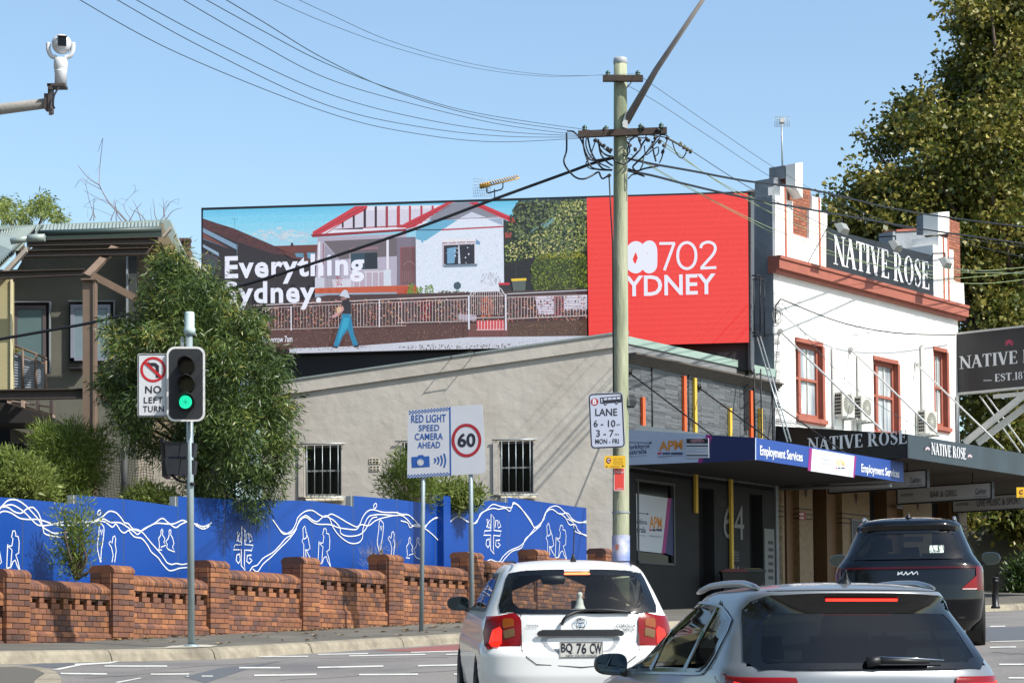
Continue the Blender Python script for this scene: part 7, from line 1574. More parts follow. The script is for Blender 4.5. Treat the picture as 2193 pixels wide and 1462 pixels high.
# overhead wires: each its own sagging line
def wire(px,ys,r,m,label,cat='wire',group='overhead wires'):
    pts=[P(x,y,d) for (x,y),d in zip(px,ys)]; p=spl(pts,8); b=B(); b.tube(p,r,5); tag(b.build('overhead_wire',m,origin=tuple(pts[0])),label,cat,group)
def dep(px,y0,y1): n=len(px); L=[0]
for i,px in enumerate([[(150,-12),(383,115),(700,241),(880,284.5),(1060,304),(1245,296)],[(230,-12),(440,105),(700,225.5),(900,272),(1080,292),(1250,294)],[(270,-12),(460,90),(700,200),(900,254),(1080,282),(1260,292)],[(372,-12),(540,85),(700,168),(880,222),(1080,268),(1250,290)],[(420,-12),(560,65),(700,137),(860,198),(1040,246),(1300,284)],[(464,-12),(560,45),(700,129),(860,201),(1040,252),(1215,279)]]):
    n=len(px); xs0,xs1=px[0][0],px[-1][0]; ys=[1/( (1/24)+(1/PY_-1/24)*(x-xs0)/(xs1-xs0)) for x,_ in px]
    wire(px,ys,.0055 if i<5 else .006,wirem,'%s grey wire from top left to the low crossarm of the timber pole'%('first','second','third','fourth','fifth','sixth')[i])
for i,px in enumerate([[(560,-12),(700,50),(870,110),(1040,150),(1180,164),(1303,160)],[(615,-12),(700,28),(850,93),(1030,141),(1200,162),(1366,158)]]):
    xs0,xs1=px[0][0],px[-1][0]; wire(px,[1/((1/24)+(1/PY_-1/24)*(x-xs0)/(xs1-xs0)) for x,_ in px],.0035,wirem,('lower','upper')[i]+' faint wire curving to the top crossarm from the upper left')
wire([(-10,728),(120,705),(232,683),(480,622),(640,574),(870,497),(1050,430),(1210,372),(1270,350),(1320,337)],[47.6,47.4,47.3,47,46.8,46.6,46.4,46.2,46.1,46],.032,cablem,'thick black cable rising from lower left across the billboard to the pole','cable')
wire([(1330,336),(1390,350),(1480,366),(1593,387),(1740,407),(1913,447),(2060,470),(2200,487)],[46,47,49.5,52.5,57,63,68,72],.026,cablem,'upper thick black cable running right above the hotel parapet','cable')
wire([(1335,364),(1400,377),(1470,395),(1593,423),(1746,451),(1894,477),(2003,495),(2200,523)],[46,47,49,52.5,57,62,66,72],.026,cablem,'lower thick black cable running right across the hotel parapet','cable')
rt=[([(1366,160),(1540,280),(1670,366),(1790,430),(1960,492),(2200,530)],.006,wirem,'thin wire from the top crossarm passing right over the hotel aerial'),
 ([(1302,162),(1400,215),(1530,300),(1680,395),(1850,465),(2200,553)],.006,wirem,'lower thin wire from the top crossarm descending right to the plane tree'),
 ([(1485,326),(1593,395),(1700,450),(1850,520),(2030,572),(2200,586)],.009,wirem,'wire leaving the long strain insulator towards the right edge'),
 ([(1420,312),(1560,400),(1700,460),(1850,530),(2050,578),(2200,572)],.009,wirel,'greenish wire from the pole crossing the letters NATIVE of the sign'),
 ([(1416,300),(1520,378),(1650,455),(1800,520),(2000,590),(2100,592),(2200,580)],.009,wirel,'pale wire crossing the middle of the roof sign to the right edge'),
 ([(1370,340),(1470,398),(1593,462),(1700,508),(1850,560),(2060,606),(2200,598)],.009,wirel,'lowest pale wire crossing the red panel and bottom of the roof sign'),
 ([(1350,330),(1450,390),(1593,466),(1660,500),(1780,545),(1950,578),(2200,586)],.007,wirel,'pale wire just above the lowest one across the red panel')]
for px,r,m,l in rt: wire(px,[PY_+(x-1330)/870*26 for x,_ in px],r,m,l)
wire([(1672,640),(1800,690),(1920,713),(2046,717)],[61.7,63.5,66,69.3],.018,cablem,'dark service cable slung across the white hotel wall to the hanging sign','cable')
wire([(1675,650),(1760,760),(1850,845),(1965,915)],[61.6,62.4,63.2,64.5],.008,wirem,'thin grey wire slanting down the hotel wall past the windows')
# ================================================================ CARS (shape = stacked rounded outlines, seen mostly from behind)
gtint=glass('glass_tint',(.82,.85,.83),.05); gdark=glass('glass_dark',(.12,.14,.15),.06); gside=glass('glass_side',(.16,.19,.18),.07)
frit=mat('glass_frit',(8,9,11),.06,spec=.7); rubber=mat('tyre_rubber',(20,20,21),.85); plastic=mat('black_plastic',(20,21,23),.5,.05,20); chrome=mat('chrome',(200,204,208),.12,metal=1.0); rimm=mat('alloy',(130,134,138),.35,metal=.8)
seatm=mat('seat_fabric',(20,20,23),.9); lred=mat('tail_red',(128,4,8),.22,spec=.35,bump=.15,bs=60,bd=.004); lredlit=mat('brake_lit',(150,10,10),.15,emit=(255,40,20),es=1.1); lamb=mat('tail_amber',(140,70,16),.2); lclear=mat('tail_clear',(112,84,50),.25)
def sp_interp(keys):
    k=np.array(keys,float); out=[]
    P_=[Vector((0,0,0))]*0
    n=len(k); z=[]; 
    cols=[[] for _ in range(k.shape[1])]
    for i in range(n-1):
        p0=k[max(i-1,0)];p1=k[i];p2=k[i+1];p3=k[min(i+2,n-1)]
        for s in range(6):
            t=s/6; v=.5*((2*p1)+(p2-p0)*t*.8+(2*p0-5*p1+4*p2-p3)*0*t*t) if False else p1+(p2-p1)*(t*t*(3-2*t)*.35+t*.65)
            for c,x in zip(cols,v): c.append(x)
    for c,x in zip(cols,k[-1]): c.append(x)
    cols=[np.array(c) for c in cols]
    return lambda zz:[np.interp(zz,cols[0],c) for c in cols[1:]]
class Car:
    def __init__(s,name,label,pos,head,pitch,keys,n=3.2,Lc=.55,Lf=.7,crown=.045,paint=None,group=None):
        s.root=thing(name,label,'car',pos,(R(pitch),0,-R(head)),group); s.prm=sp_interp(keys); s.n=n; s.Lc=Lc; s.Lf=Lf; s.keys=keys; s.paint=paint; s.crown=crown; s.zm=lambda z:z
    def yrear(s,x,z):
        w_,yr,yf=s.prm(z); t=min(abs(x)/w_,.9995); return yr+s.Lc*(1-(1-t**s.n)**(1/s.n))
    def xside(s,y,z):
        w_,yr,yf=s.prm(z); w_=float(w_)
        if y<yr+s.Lc: t=min(1,max(0,1-(y-yr)/s.Lc)); return w_*(1-t**s.n)**(1/s.n)
        if y>yf-s.Lf: t=min(1,max(0,1-(yf-y)/s.Lf)); return w_*(1-t**2.4)**(1/2.4)
        return w_
    def outline(s,z,NR=60,NS=44,NF=16):
        w_,yr,yf=[float(v) for v in s.prm(z)]; pts=[]
        for k in range(NR+1):
            a=-math.pi/2+math.pi*k/NR; a=a*(1-.0)
            # spread columns evenly in x over the flat part
            x=math.copysign(abs(math.sin(a))**(2/s.n),a); y=1-max(0,math.cos(a))**(2/s.n); pts.append((w_*x,yr+s.Lc*y))
        for k in range(1,NS): t=k/NS; pts.append((w_,yr+s.Lc+(yf-s.Lf-yr-s.Lc)*t))
        for k in range(NF+1):
            a=math.pi/2-math.pi*k/NF; x=math.copysign(abs(math.sin(a))**(2/2.4),a); pts.append((w_*x,yf-s.Lf*(1-max(0,math.cos(a))**(2/2.4))))
        for k in range(1,NS): t=1-k/NS; pts.append((-w_,yr+s.Lc+(yf-s.Lf-yr-s.Lc)*t))
        return pts
    def body(s,z0,z1,zroof,holes_rear,holes_side,arches,screen,mats):
        def sc(poly,f):
            cx=sum(p[0] for p in poly)/len(poly); cz=sum(p[1] for p in poly)/len(poly); return [(cx+(x-cx)*f,cz+(z-cz)*f) for x,z in poly]
        holes_rear=[sc(h,.965) for h in holes_rear]
        zs=list(np.linspace(z0,z1,64)); b=B(); loops=[s.outline(z) for z in zs]; n=len(loops[0]); V=[]; Z0=[]
        for z in zs: Z0+=[z]*n
        Z0+=[z1+.01]*(n*12)
        for z,l in zip(zs,loops): V+=[(x,y,s.zm(z)) for x,y in l]
        yc=(loops[-1][0][1]+loops[-1][60][1])/2; L=loops[-1]; m0=len(zs)
        yc=sum(p[1] for p in L)/n
        ss=[.985,.96,.92,.85,.75,.6,.4,.2,.04]
        for q in ss: V+=[(x*q,yc+(y-yc)*q,s.zm(z1)+s.crown*(1-q**2.6)) for x,y in L]
        glassf=[]; fs=[]
        def inp(px,py,poly): return bool(inpoly(np.array([px]),np.array([py]),poly)[0])
        for i in range(m0+len(ss)-1):
            for j in range(n):
                k=(j+1)%n; f=(i*n+j,i*n+k,(i+1)*n+k,(i+1)*n+j); c=[sum(V[q][a] for q in f)/4 for a in range(2)]+[sum(Z0[q] for q in f)/4]
                if i<m0-1:
                    w_,yr,yf=s.prm(c[2]); rear=c[1]<yr+s.Lc*.9; 
                    if j<61 and any(inp(c[0],c[2],h) for h in holes_rear): continue
                    if abs(c[0])>w_*.72 and any(inp(c[1],c[2],h) for h in holes_side): continue
                    if any((c[1]-a[0])**2+(c[2]-a[1])**2<a[2]**2 for a in arches) and abs(c[0])>w_*.72: continue
                    if c[1]>yf-s.Lf and screen[0]<c[2]<screen[1] and abs(c[0])<w_*.9: glassf.append(f); continue
                fs.append(f)
        b.v=V; b.f=[f for f in fs]; b.m=[0]*len(fs); b.sm=[True]*len(fs)
        c=len(b.v); b.build('body',mats,s.root)
        g=B(); g.v=V; g.f=glassf; g.m=[0]*len(glassf); g.sm=[True]*len(glassf); g.build('windscreen',gtint if screen[2] else gside,s.root)
    def rs(s,x,z,off=.006): return (x,s.yrear(x,z)-off,s.zm(z))
    def ss(s,y,z,side=-1,off=.006): return (side*(s.xside(y,z)+off),y,s.zm(z))
    def fill(s,poly,surf,N=14,M=10,skirt=None,b=None,m=0):
        """fill a 2D outline on a surface by scan rows"""
        b=b or B(); zs=[p[1] for p in poly]; z0,z1=min(zs),max(zs); rows=[]
        for i in range(M+1):
            z=z0+(z1-z0)*(.002+.996*i/M); xs=[]
            for k in range(len(poly)):
                p,q=poly[k-1],poly[k]
                if (p[1]>z)!=(q[1]>z): xs.append(p[0]+(q[0]-p[0])*(z-p[1])/(q[1]-p[1]))
            rows.append([surf(min(xs)+(max(xs)-min(xs))*j/N,z) for j in range(N+1)])
        vs=[v for r in rows for v in r]; b.add(vs,[(i*(N+1)+j,i*(N+1)+j+1,(i+1)*(N+1)+j+1,(i+1)*(N+1)+j) for i in range(M) for j in range(N)],m,True)
        return b
    def ring(s,outer,inner,surf,K=72,b=None,m=0):
        b=b or B()
        def res(poly):
            L=[0]; 
            for i in range(len(poly)): p,q=poly[i],poly[(i+1)%len(poly)]; L.append(L[-1]+math.hypot(q[0]-p[0],q[1]-p[1]))
            out=[]
            for k in range(K):
                d=L[-1]*k/K; i=max(j for j in range(len(poly)) if L[j]<=d); p,q=poly[i],poly[(i+1)%len(poly)]; t=(d-L[i])/((L[i+1]-L[i]) or 1); out.append((p[0]+(q[0]-p[0])*t,p[1]+(q[1]-p[1])*t))
            return out
        def ang(poly):
            cx=sum(p[0] for p in inner)/len(inner); cz=sum(p[1] for p in inner)/len(inner); out=[]
            for k in range(K):
                a=2*math.pi*k/K; d=(math.cos(a),math.sin(a)); best=0
                for i in range(len(poly)):
                    p,q=poly[i-1],poly[i]; ex,ez=q[0]-p[0],q[1]-p[1]; den=d[0]*ez-d[1]*ex
                    if abs(den)<1e-9: continue
                    t=((p[0]-cx)*ez-(p[1]-cz)*ex)/den; u_=((p[0]-cx)*d[1]-(p[1]-cz)*d[0])/den
                    if t>0 and -1e-6<=u_<=1+1e-6: best=max(best,t)
                out.append((cx+d[0]*best,cz+d[1]*best))
            return out
        A,I=ang(outer),ang(inner); vs=[]
        for f in (0,.5,1): vs+=[surf(a[0]+(c[0]-a[0])*f,a[1]+(c[1]-a[1])*f) for a,c in zip(A,I)]
        b.add(vs,[(r*K+k,r*K+(k+1)%K,(r+1)*K+(k+1)%K,(r+1)*K+k) for r in (0,1) for k in range(K)],m,True); return b
    def line(s,pts,surf,w_,b=None,m=0):
        b=b or B(); p=[Vector((a,c,0)) for a,c in pts]; vs=[]
        for i in range(len(p)):
            d=(p[min(i+1,len(p)-1)]-p[max(i-1,0)]).normalized()*w_/2; vs+=[surf(p[i].x-d.y,p[i].y+d.x),surf(p[i].x+d.y,p[i].y-d.x)]
        b.add(vs,[(2*i,2*i+1,2*i+3,2*i+2) for i in range(len(p)-1)],m); return b
    def rtext(s,st,x0,x1,z0,z1,off=.012,bold=0,b=None,m=0,italic=0):
        b=b or B(); vs,fs=text2d(st,bold); b.add([s.rs(x0+(x1-x0)*x+italic*y,z0+(z1-z0)*y,off) for x,y in vs],fs,m); return b
    def wheels(s,ys,r,xw,side=(-1,1)):
        for y in ys:
            for sd in side:
                b=B(); c=(sd*(xw-.19),y,r); ax=(sd,0,0)
                b.lathe(c,[(r*.6,0),(r*.96,0),(r,.03),(r,.17),(r*.96,.2),(r*.66,.205)],32,axis=ax); t=b.build('wheel',rubber,s.root)
                b=B(); b.lathe(c,[(r*.66,.2),(r*.62,.19),(r*.60,.10),(.06,.13),(.05,.18),(0,.185)],32,axis=ax)
                for k in range(7):
                    a=k*2*math.pi/7; o=Vector(c)+Vector((sd*.175,0,0)); d=Vector((0,math.cos(a),math.sin(a))); e=Vector((0,-math.sin(a),math.cos(a)))*.035; b.prism([o+d*.05-e,o+d*r*.64-e,o+d*r*.64+e,o+d*.05+e],(-sd*.04,0,0))
                b.build('rim',rimm,t)
    def seat(s,x,y,h=1.12,wd=.48,head=True):
        b=B(); v=[]
        prof=[(y+.0,.42),(y+.5,.46),(y+.5,.52),(y+.1,.54),(y-.06,h),(y-.16,h),(y-.12,.5)]
        b.prism([(x-wd/2,a,z) for a,z in prof],(wd,0,0))
        if head: b.prism([(x-.13,y-.15,h+.03),(x+.13,y-.15,h+.03),(x+.11,y-.15,h+.2),(x-.11,y-.15,h+.2)],(0,.09,0)); b.box(x-.07,x-.05,y-.12,y-.10,h-.02,h+.05); b.box(x+.05,x+.07,y-.12,y-.10,h-.02,h+.05)
        b.build('seat',seatm,s.root)
    def mirror(s,y,z,w_,h,m,glassm,x0,side,ang=.0):
        b=B(); cx=side*(x0+w_*.62); n=20; V=[]
        for j,(sc,dy) in enumerate(((.35,.17),(.8,.13),(1,.06),(1,-.01),(.93,-.025))):
            for k in range(n): a=2*math.pi*k/n; ca,sa=math.cos(a),math.sin(a); V.append((cx+w_/2*sc*math.copysign(abs(ca)**.7,ca),y+dy,z+h/2*sc*math.copysign(abs(sa)**.75,sa)*(1-.12*side*ca)))
        b.add(V,[(j*n+k,j*n+(k+1)%n,(j+1)*n+(k+1)%n,(j+1)*n+k) for j in range(4) for k in range(n)]+[tuple(range(n))],0,True); o=b.build('mirror',m,s.root,label=None)
        b=B(); b.add([(v[0],v[1]+.004,v[2]) for v in V[-n:]],[tuple(range(n))[::-1]]); b.build('mirror_glass',glassm,o)
        b=B(); b.prism([(side*(x0-.06),y+.02,z-h*.45),(side*(x0-.06),y+.10,z-h*.45),(side*(x0+w_*.3),y+.08,z-h*.2),(side*(x0+w_*.3),y+.0,z-h*.2)],(0,0,-.05)); b.build('mirror_arm',m,o)
def rpoly(pts,r,n=5):
    out=[]; N=len(pts)
    for i in range(N):
        p0,p1,p2=Vector((*pts[i-1],0)),Vector((*pts[i],0)),Vector((*pts[(i+1)%N],0)); rr=r[i] if isinstance(r,(list,tuple)) else r
        a=(p0-p1);c=(p2-p1); d=min(rr,a.length*.48,c.length*.48); A=p1+a.normalized()*d; C=p1+c.normalized()*d
        for k in range(n+1): t=k/n; q=A*(1-t)**2+p1*2*t*(1-t)+C*t*t; out.append((q.x,q.y))
    return out
def mir(p): return [(-x,z) for x,z in p][::-1]
wpaint=mat('paint_white',(232,232,230),.3,coat=.45,spec=.4); gpaint=mat('paint_silver_grey',(120,125,130),.32,metal=.2,coat=.55); bpaint=mat('paint_black',(4,6,12),.10,spec=.55)
mirg=mat('mirror_glass',(84,96,108),.03,metal=1.0)
# ---------------- white hatchback
yW=19.75; XW=(1243-1096.5)/F*yW
wc=Car('white_hatchback','small white hatchback with lit brake lights waiting in the middle lane','' or (XW,yW,road(XW,yW)+.025),-4.5,3.4,
 [(.18,.74,.12,4.05),(.30,.82,.03,4.16),(.50,.845,.0,4.18),(.68,.845,.01,4.15),(.74,.84,.05,4.10),(.76,.825,.085,4.05),(.90,.82,.10,3.75),(.98,.80,.115,3.30),(1.02,.775,.13,3.12),(1.2,.70,.24,2.65),(1.36,.625,.36,2.25),(1.405,.59,.40,2.12),(1.43,.555,.44,2.05)],n=3.4,Lc=.50,Lf=.75,crown=.045,paint=wpaint)
gl_o=rpoly([(-.70,1.025),(.70,1.025),(.585,1.375),(.3,1.398),(-.3,1.398),(-.585,1.375)],[.05,.05,.05,.4,.4,.05]); gl_i=rpoly([(-.585,1.06),(.585,1.06),(.54,1.345),(-.54,1.345)],[.17,.17,.10,.10],8)
gl_m=rpoly([(-.62,1.045),(.62,1.045),(.56,1.36),(-.56,1.36)],.12)
sw=rpoly([(.62,1.03),(2.75,1.0),(2.20,1.345),(.95,1.36),(.68,1.20)],[.06,.06,.12,.12,.1]); swi=rpoly([(.70,1.06),(2.62,1.035),(2.17,1.32),(1.0,1.33),(.76,1.2)],[.06,.06,.1,.1,.08])
wc.body(.18,1.43,0,[gl_o],[swi],[(.80,.30,.35),(3.38,.30,.35)],(.98,1.40,True),wpaint)
rsf=lambda o:(lambda x,z:wc.rs(x,z,o))
b=wc.fill(gl_i,rsf(.011),24,10); b.build('rear_window',gtint,wc.root)
b=wc.ring(gl_o,gl_i,rsf(.014)); rw_=b.build('rear_window_surround',frit,wc.root)
for sd in (-1,1):
    f=lambda o,sd=sd:(lambda y,z:wc.ss(y,z,sd,o)); wc.fill(swi,f(.003),16,8).build('side_window',gside,wc.root); b=wc.ring(sw,swi,f(.007)); 
    for yy in (1.45,2.35): wc.line([(yy,1.03),(yy-.07,1.34)],f(.009),.07,b)
    b.build('window_frame',plastic,wc.root)
b=B(); b.box(-.72,.72,.42,3.1,.35,.60); b.box(-.68,.68,3.0,3.35,.55,.93); b.box(-.6,.6,.30,.9,.6,.86); b.build('cabin_floor',seatm,wc.root)
wc.seat(.36,1.95,1.1,.50); wc.seat(-.36,1.95,.86,.5,False); wc.seat(0,1.05,.90,1.2,False)
b=B(); b.lathe((.36,1.90,1.2),[(0,-.14),(.09,-.1),(.115,0),(.10,.09),(.05,.14),(0,.15)],14); b.lathe((.36,1.95,.95),[(.21,-.3),(.24,0),(.2,.14),(.07,.19),(.06,.24)],14); tag(b.build('person',mat('driver_dark',(16,16,20),.9),origin=None),None)
pr_=bpy.data.objects['person']; pr_.rotation_euler=wc.root.rotation_euler; pr_.location=wc.root.location; tag(pr_,'driver in dark clothing seen from behind through the rear window of the white hatchback','person')
b=B(); b.lathe((-.02,2.28,1.29),[(0,-.12),(.045,-.10),(.05,0),(.045,.1),(0,.12)],12,axis=(1,0,0)); b.build('inside_mirror',plastic,wc.root)
b=B(); b.lathe((.03,.42,1.07),[(0,-.02),(.06,-.02),(.045,.0),(.034,.03),(.03,.06),(.018,.085),(.028,.105),(.018,.13),(0,.135)],10); b.box(-.05,.08,.36,.46,1.04,1.055); b.build('white_ornament',mat('toy_white',(214,214,206),.6),wc.root)
# tail lights
tl=[(.775,1.02),(.54,1.03),(.50,.99),(.495,.735),(.80,.725),(.81,.86)]
for sd in (-1,1):
    o=[(sd*x,z) for x,z in tl]; b=wc.fill(rpoly(o,.02),rsf(.016),12,10); t=b.build('tail_light',lred,wc.root)
    q=rpoly([(sd*.735,.90),(sd*.66,.92),(sd*.665,.745),(sd*.775,.745)],.03); wc.fill(q,rsf(.021),6,6).build('brake_lamp',lredlit,t)
    q=rpoly([(sd*.655,.985),(sd*.56,.985),(sd*.56,.91),(sd*.655,.90)],.012); wc.fill(q,rsf(.021),6,4).build('indicator_lamp',lamb,t)
    q=rpoly([(sd*.65,.90),(sd*.555,.905),(sd*.555,.82),(sd*.645,.815)],.012); wc.fill(q,rsf(.021),6,4).build('reversing_lamp',lclear,t)
# third brake light, wiper, garnish, plate, badges
b=wc.fill(rpoly([(-.12,1.352),(.12,1.352),(.10,1.378),(-.10,1.378)],.012),rsf(.014),8,3); b.build('high_brake_light',mat('brake_glow',(150,10,10),.2,emit=(255,120,70),es=3.0),wc.root)
b=wc.fill([(-.11,1.382),(.11,1.382),(.11,1.392),(-.11,1.392)],rsf(.02),8,2); b.build('reflection_strip',wpaint,wc.root)  # white strip painted in as a reflection above the brake light
def wiper(car,pts,r=.013,m=plastic):
    b=B(); b.tube(spl([car.rs(x,z,.03+.02*(i%2)) for i,(x,z) in enumerate(pts)],5),[r*1.5,*[r]*5*(len(pts)-1)][:5*(len(pts)-1)+1],6); b.build('rear_wiper',m,car.root)
wiper(wc,[(-.16,.935),(-.12,1.0),(.0,1.045),(.2,1.055),(.43,1.035)],.014)
b=wc.fill(rpoly([(-.365,.835),(.365,.835),(.375,.86),(.34,.89),(-.34,.89),(-.375,.86)],.02),rsf(.03),14,5); b.build('handle_trim',plastic,wc.root)
b=wc.ring(rpoly([(-.36,.83),(.36,.83),(.27,.70),(-.27,.70)],.06),rpoly([(-.31,.82),(.31,.82),(.24,.715),(-.24,.715)],.06),rsf(.003)); b.build('plate_recess_shade',mat('recess_shade',(150,152,156),.4,coat=.6),wc.root)  # flat grey ring, the shade of the recess put into its colour
b=B(); p=wc.rs(0,.72,.02); b.box(-.186,.186,p[1]-.012,p[1],.655,.79); npl=b.build('number_plate',mat('plate_cream',(206,204,196),.5,.06,20),wc.root)
b=B(); PLt=lambda st,x0,x1,z0,z1,bo=0,bb=None: text(b,st,(x0,p[1]-.015,z0),(x1-x0,0,0),(0,0,z1-z0),0,bo)
PLt('BQ',-.172,-.075,.688,.778,.02);PLt('76',-.042,.042,.688,.778,.02);PLt('CW',.072,.174,.688,.778,.02);PLt('NEW SOUTH WALES',-.13,.13,.664,.682,.0)
b.ribbon([(x,p[1]-.015,z) for x,z in ((-.18,.66),(.18,.66),(.18,.785),(-.18,.785))],.005,(0,-1,0),0,True); b.build('plate_lettering',sblk,npl)
b=B(); c_b=(0,.945)
for rx,rz,cx,cz in ((.055,.038,0,0),(.016,.033,0,-.002),(.036,.014,0,.012)): 
    b.ribbon([wc.rs(c_b[0]+cx+rx*math.cos(a),c_b[1]+cz+rz*math.sin(a),.016) for a in np.linspace(0,2*math.pi,25)[:-1]],.009,(0,-1,0),0,True)
b.build('badge',chrome,wc.root)
for st_,a_,c_2,d_,e_,it in (('TOYOTA',-.46,-.355,.912,.932,0),('COROLLA',.30,.47,.908,.934,.008),('SECA',.36,.465,.876,.896,.006)): wc.rtext(st_,a_,c_2,d_,e_,.014,.015,italic=it).build('badge_lettering',mat('badge_grey',(50,52,58),.4),wc.root)
b=wc.line([(-.81,.725),(-.5,.722),(-.46,.66),(-.38,.60),(0,.575),(.38,.60),(.46,.66),(.5,.722),(.81,.725)],rsf(.004),.008); wc.line([(-.50,.735),(-.50,1.02)],rsf(.004),.006,b); wc.line([(.50,.735),(.50,1.02)],rsf(.004),.006,b); b.build('tailgate_gap',plastic,wc.root)
b=B(); zt=1.43+.04; b.lathe((0,.66,zt),[(0,-.02),(.03,-.01),(.012,.045),(.006,.06)],10); b.tube([(0,.66,zt+.05),(0,.55,zt+.30)],.0045,5); b.build('antenna',plastic,wc.root)
for sd in (-1,1): b=B(); b.tube([(sd*.515,.52,1.452),(sd*.51,.9,1.462),(sd*.50,1.9,1.456)],.008,5); b.build('roof_channel',plastic,wc.root)
wc.wheels((.80,3.38),.305,.84)
for sd in (-1,1): wc.mirror(2.62,1.06,.21,.135,plastic,mirg,.765,sd)
for yy in (.80,3.38):
    for sd in (-1,1):
        b=B(); b.lathe((sd*.62,yy,.30),[(.36,0),(.36,.2)],24,axis=(sd,0,0)); b.build('wheel_arch',plastic,wc.root)
# ---------------- grey wagon, nearest
yG=14.3; XG=(1880-1096.5)/F*yG
gc=Car('grey_wagon','silver grey station wagon with black rear glass and roof rails nearest the camera',(XG,yG,road(XG,yG)+.035),-10.3,1.3,
 [(.2,.80,.14,4.4),(.34,.88,.03,4.5),(.55,.915,.0,4.52),(.78,.92,.01,4.5),(.90,.915,.035,4.35),(.985,.90,.05,3.9),(1.035,.885,.075,3.35),(1.08,.86,.11,3.22),(1.25,.79,.26,2.85),(1.40,.715,.38,2.5),(1.46,.685,.36,2.35),(1.505,.655,.345,2.28),(1.525,.635,.35,2.26),(1.545,.60,.40,2.2)],n=3.6,Lc=.62,Lf=.8,crown=.05,paint=gpaint)
gc.zm=lambda z:(z if z<1.0 else 1.0+(z-1.0)*.985)
gsf=lambda o:(lambda x,z:gc.rs(x,z,o))
go=rpoly([(-.80,1.035),(.80,1.035),(.69,1.42),(.62,1.495),(.3,1.515),(-.3,1.515),(-.62,1.495),(-.69,1.42)],[.03,.03,.1,.08,.3,.3,.08,.1]); gi=rpoly([(-.70,1.075),(.70,1.075),(.60,1.385),(-.60,1.385)],[.04,.04,.06,.06]); gm=rpoly([(-.72,1.06),(.72,1.06),(.61,1.40),(-.61,1.40)],.04)
gsw=rpoly([(.72,1.01),(3.05,.99),(2.35,1.44),(1.7,1.475),(1.05,1.435),(.66,1.34)],[.22,.06,.3,.3,.3,.08]); gsi=rpoly([(.80,1.035),(2.93,1.015),(2.32,1.415),(1.7,1.45),(1.1,1.41),(.74,1.33)],[.18,.06,.3,.3,.3,.06])
gc.body(.2,1.545,0,[go],[gsi],[(.92,.33,.39),(3.6,.33,.39)],(1.05,1.54,False),gpaint)
gc.fill(gi,gsf(.012),24,10).build('rear_window',gdark,gc.root); gc.ring(go,gi,gsf(.015)).build('rear_window_surround',frit,gc.root)
for sd in (-1,1):
    f=lambda o,sd=sd:(lambda y,z:gc.ss(y,z,sd,o)); gc.fill(gsi,f(.004),20,8).build('side_window',gside,gc.root); b=gc.ring(gsw,gsi,f(.008))
    for y0,y1 in ((1.30,1.14),(2.22,2.10)): gc.line([(y0,1.01),((y0+y1)/2,1.28),(y1,1.47)],f(.011),.085,b)
    b.build('window_frame',frit,gc.root)
    b=gc.ring(rpoly([(.70,.993),(3.10,.972),(2.37,1.457),(1.7,1.493),(1.04,1.452),(.64,1.34)],[.22,.06,.3,.3,.3,.08]),gsw,f(.012)); b.build('window_trim',mat('trim_satin',(150,156,162),.25,metal=.9),gc.root)
    b=gc.line([(1.28,1.05),(1.24,.8),(1.3,.5)],f(.003),.008); gc.line([(2.26,1.05),(2.24,.5)],f(.003),.008,b); b.build('door_gap',plastic,gc.root)
b=B(); b.box(-.78,.78,.45,3.2,.4,.66); b.box(-.7,.7,3.0,3.4,.6,.98); b.build('cabin_floor',seatm,gc.root)
gc.seat(.38,2.05,1.16,.5); gc.seat(-.38,2.05,1.16,.5); gc.seat(0,1.15,1.02,1.3,False)
for x in (-.42,0,.42): b=B(); b.prism([(x-.12,1.0,1.09),(x+.12,1.0,1.09),(x+.10,1.0,1.24),(x-.10,1.0,1.24)],(0,.09,0)); b.build('headrest',seatm,gc.root)
b=gc.fill([(-.235,1.462),(.235,1.462),(.235,1.478),(-.235,1.478)],gsf(.024),30,2); b.build('high_brake_light',mat('brake_strip',(150,10,10),.2,emit=(255,50,36),es=2.2),gc.root)
b=gc.fill([(-.24,1.478),(.24,1.478),(.24,1.486),(-.24,1.486)],gsf(.028),10,2); b.build('high_brake_light_cover',lred,gc.root)
for sd in (-1,1):
    o=rpoly([(sd*.52,1.00),(sd*.90,1.01),(sd*.905,.87),(sd*.60,.86),(sd*.50,.94)],.02); t=gc.fill(o,gsf(.016),14,6).build('tail_light',lred,gc.root)
    gc.fill(rpoly([(sd*.60,.955),(sd*.86,.96),(sd*.86,.935),(sd*.60,.93)],.008),gsf(.021),10,2).build('brake_lamp',lredlit,t)
b=B(); gx=lambda x,z,o=.05:Vector(gc.rs(x,z,o)); b.tube([gx(-.06,1.075,.03),gx(.02,1.09,.07)],[.035,.026],10); b.tube([gx(.0,1.09,.07),gx(.17,1.085,.06),gx(.34,1.08,.05)],[.022,.018,.012],8); b.build('rear_wiper',plastic,gc.root)
b=B(); b.tube([gx(.0,1.11,.075),gx(.25,1.1,.07),gx(.44,1.088,.05)],.006,6); b.build('wiper_highlight_strip',chrome,gc.root)
for sd in (-1,1):
    b=B(); pts=[]
    for k in range(15): t=k/14; y=.62+1.5*t; pts.append((sd*.585,y,gc.zm(1.548)+.024*min(1,5*t,5*(1-t))+.022*math.sin(t*3.14)))
    b.tube(pts,[.010]+[.022]*13+[.010],8); b.build('roof_rail',mat('rail_satin',(150,156,162),.28,metal=.8),gc.root)
b=B(); zt=gc.zm(1.545)+.042; b.prism([(-.001,.62,zt),(-.001,.80,zt+.0),(-.001,.68,zt+.028),(-.001,.635,zt+.085)],(.002,0,0)); 
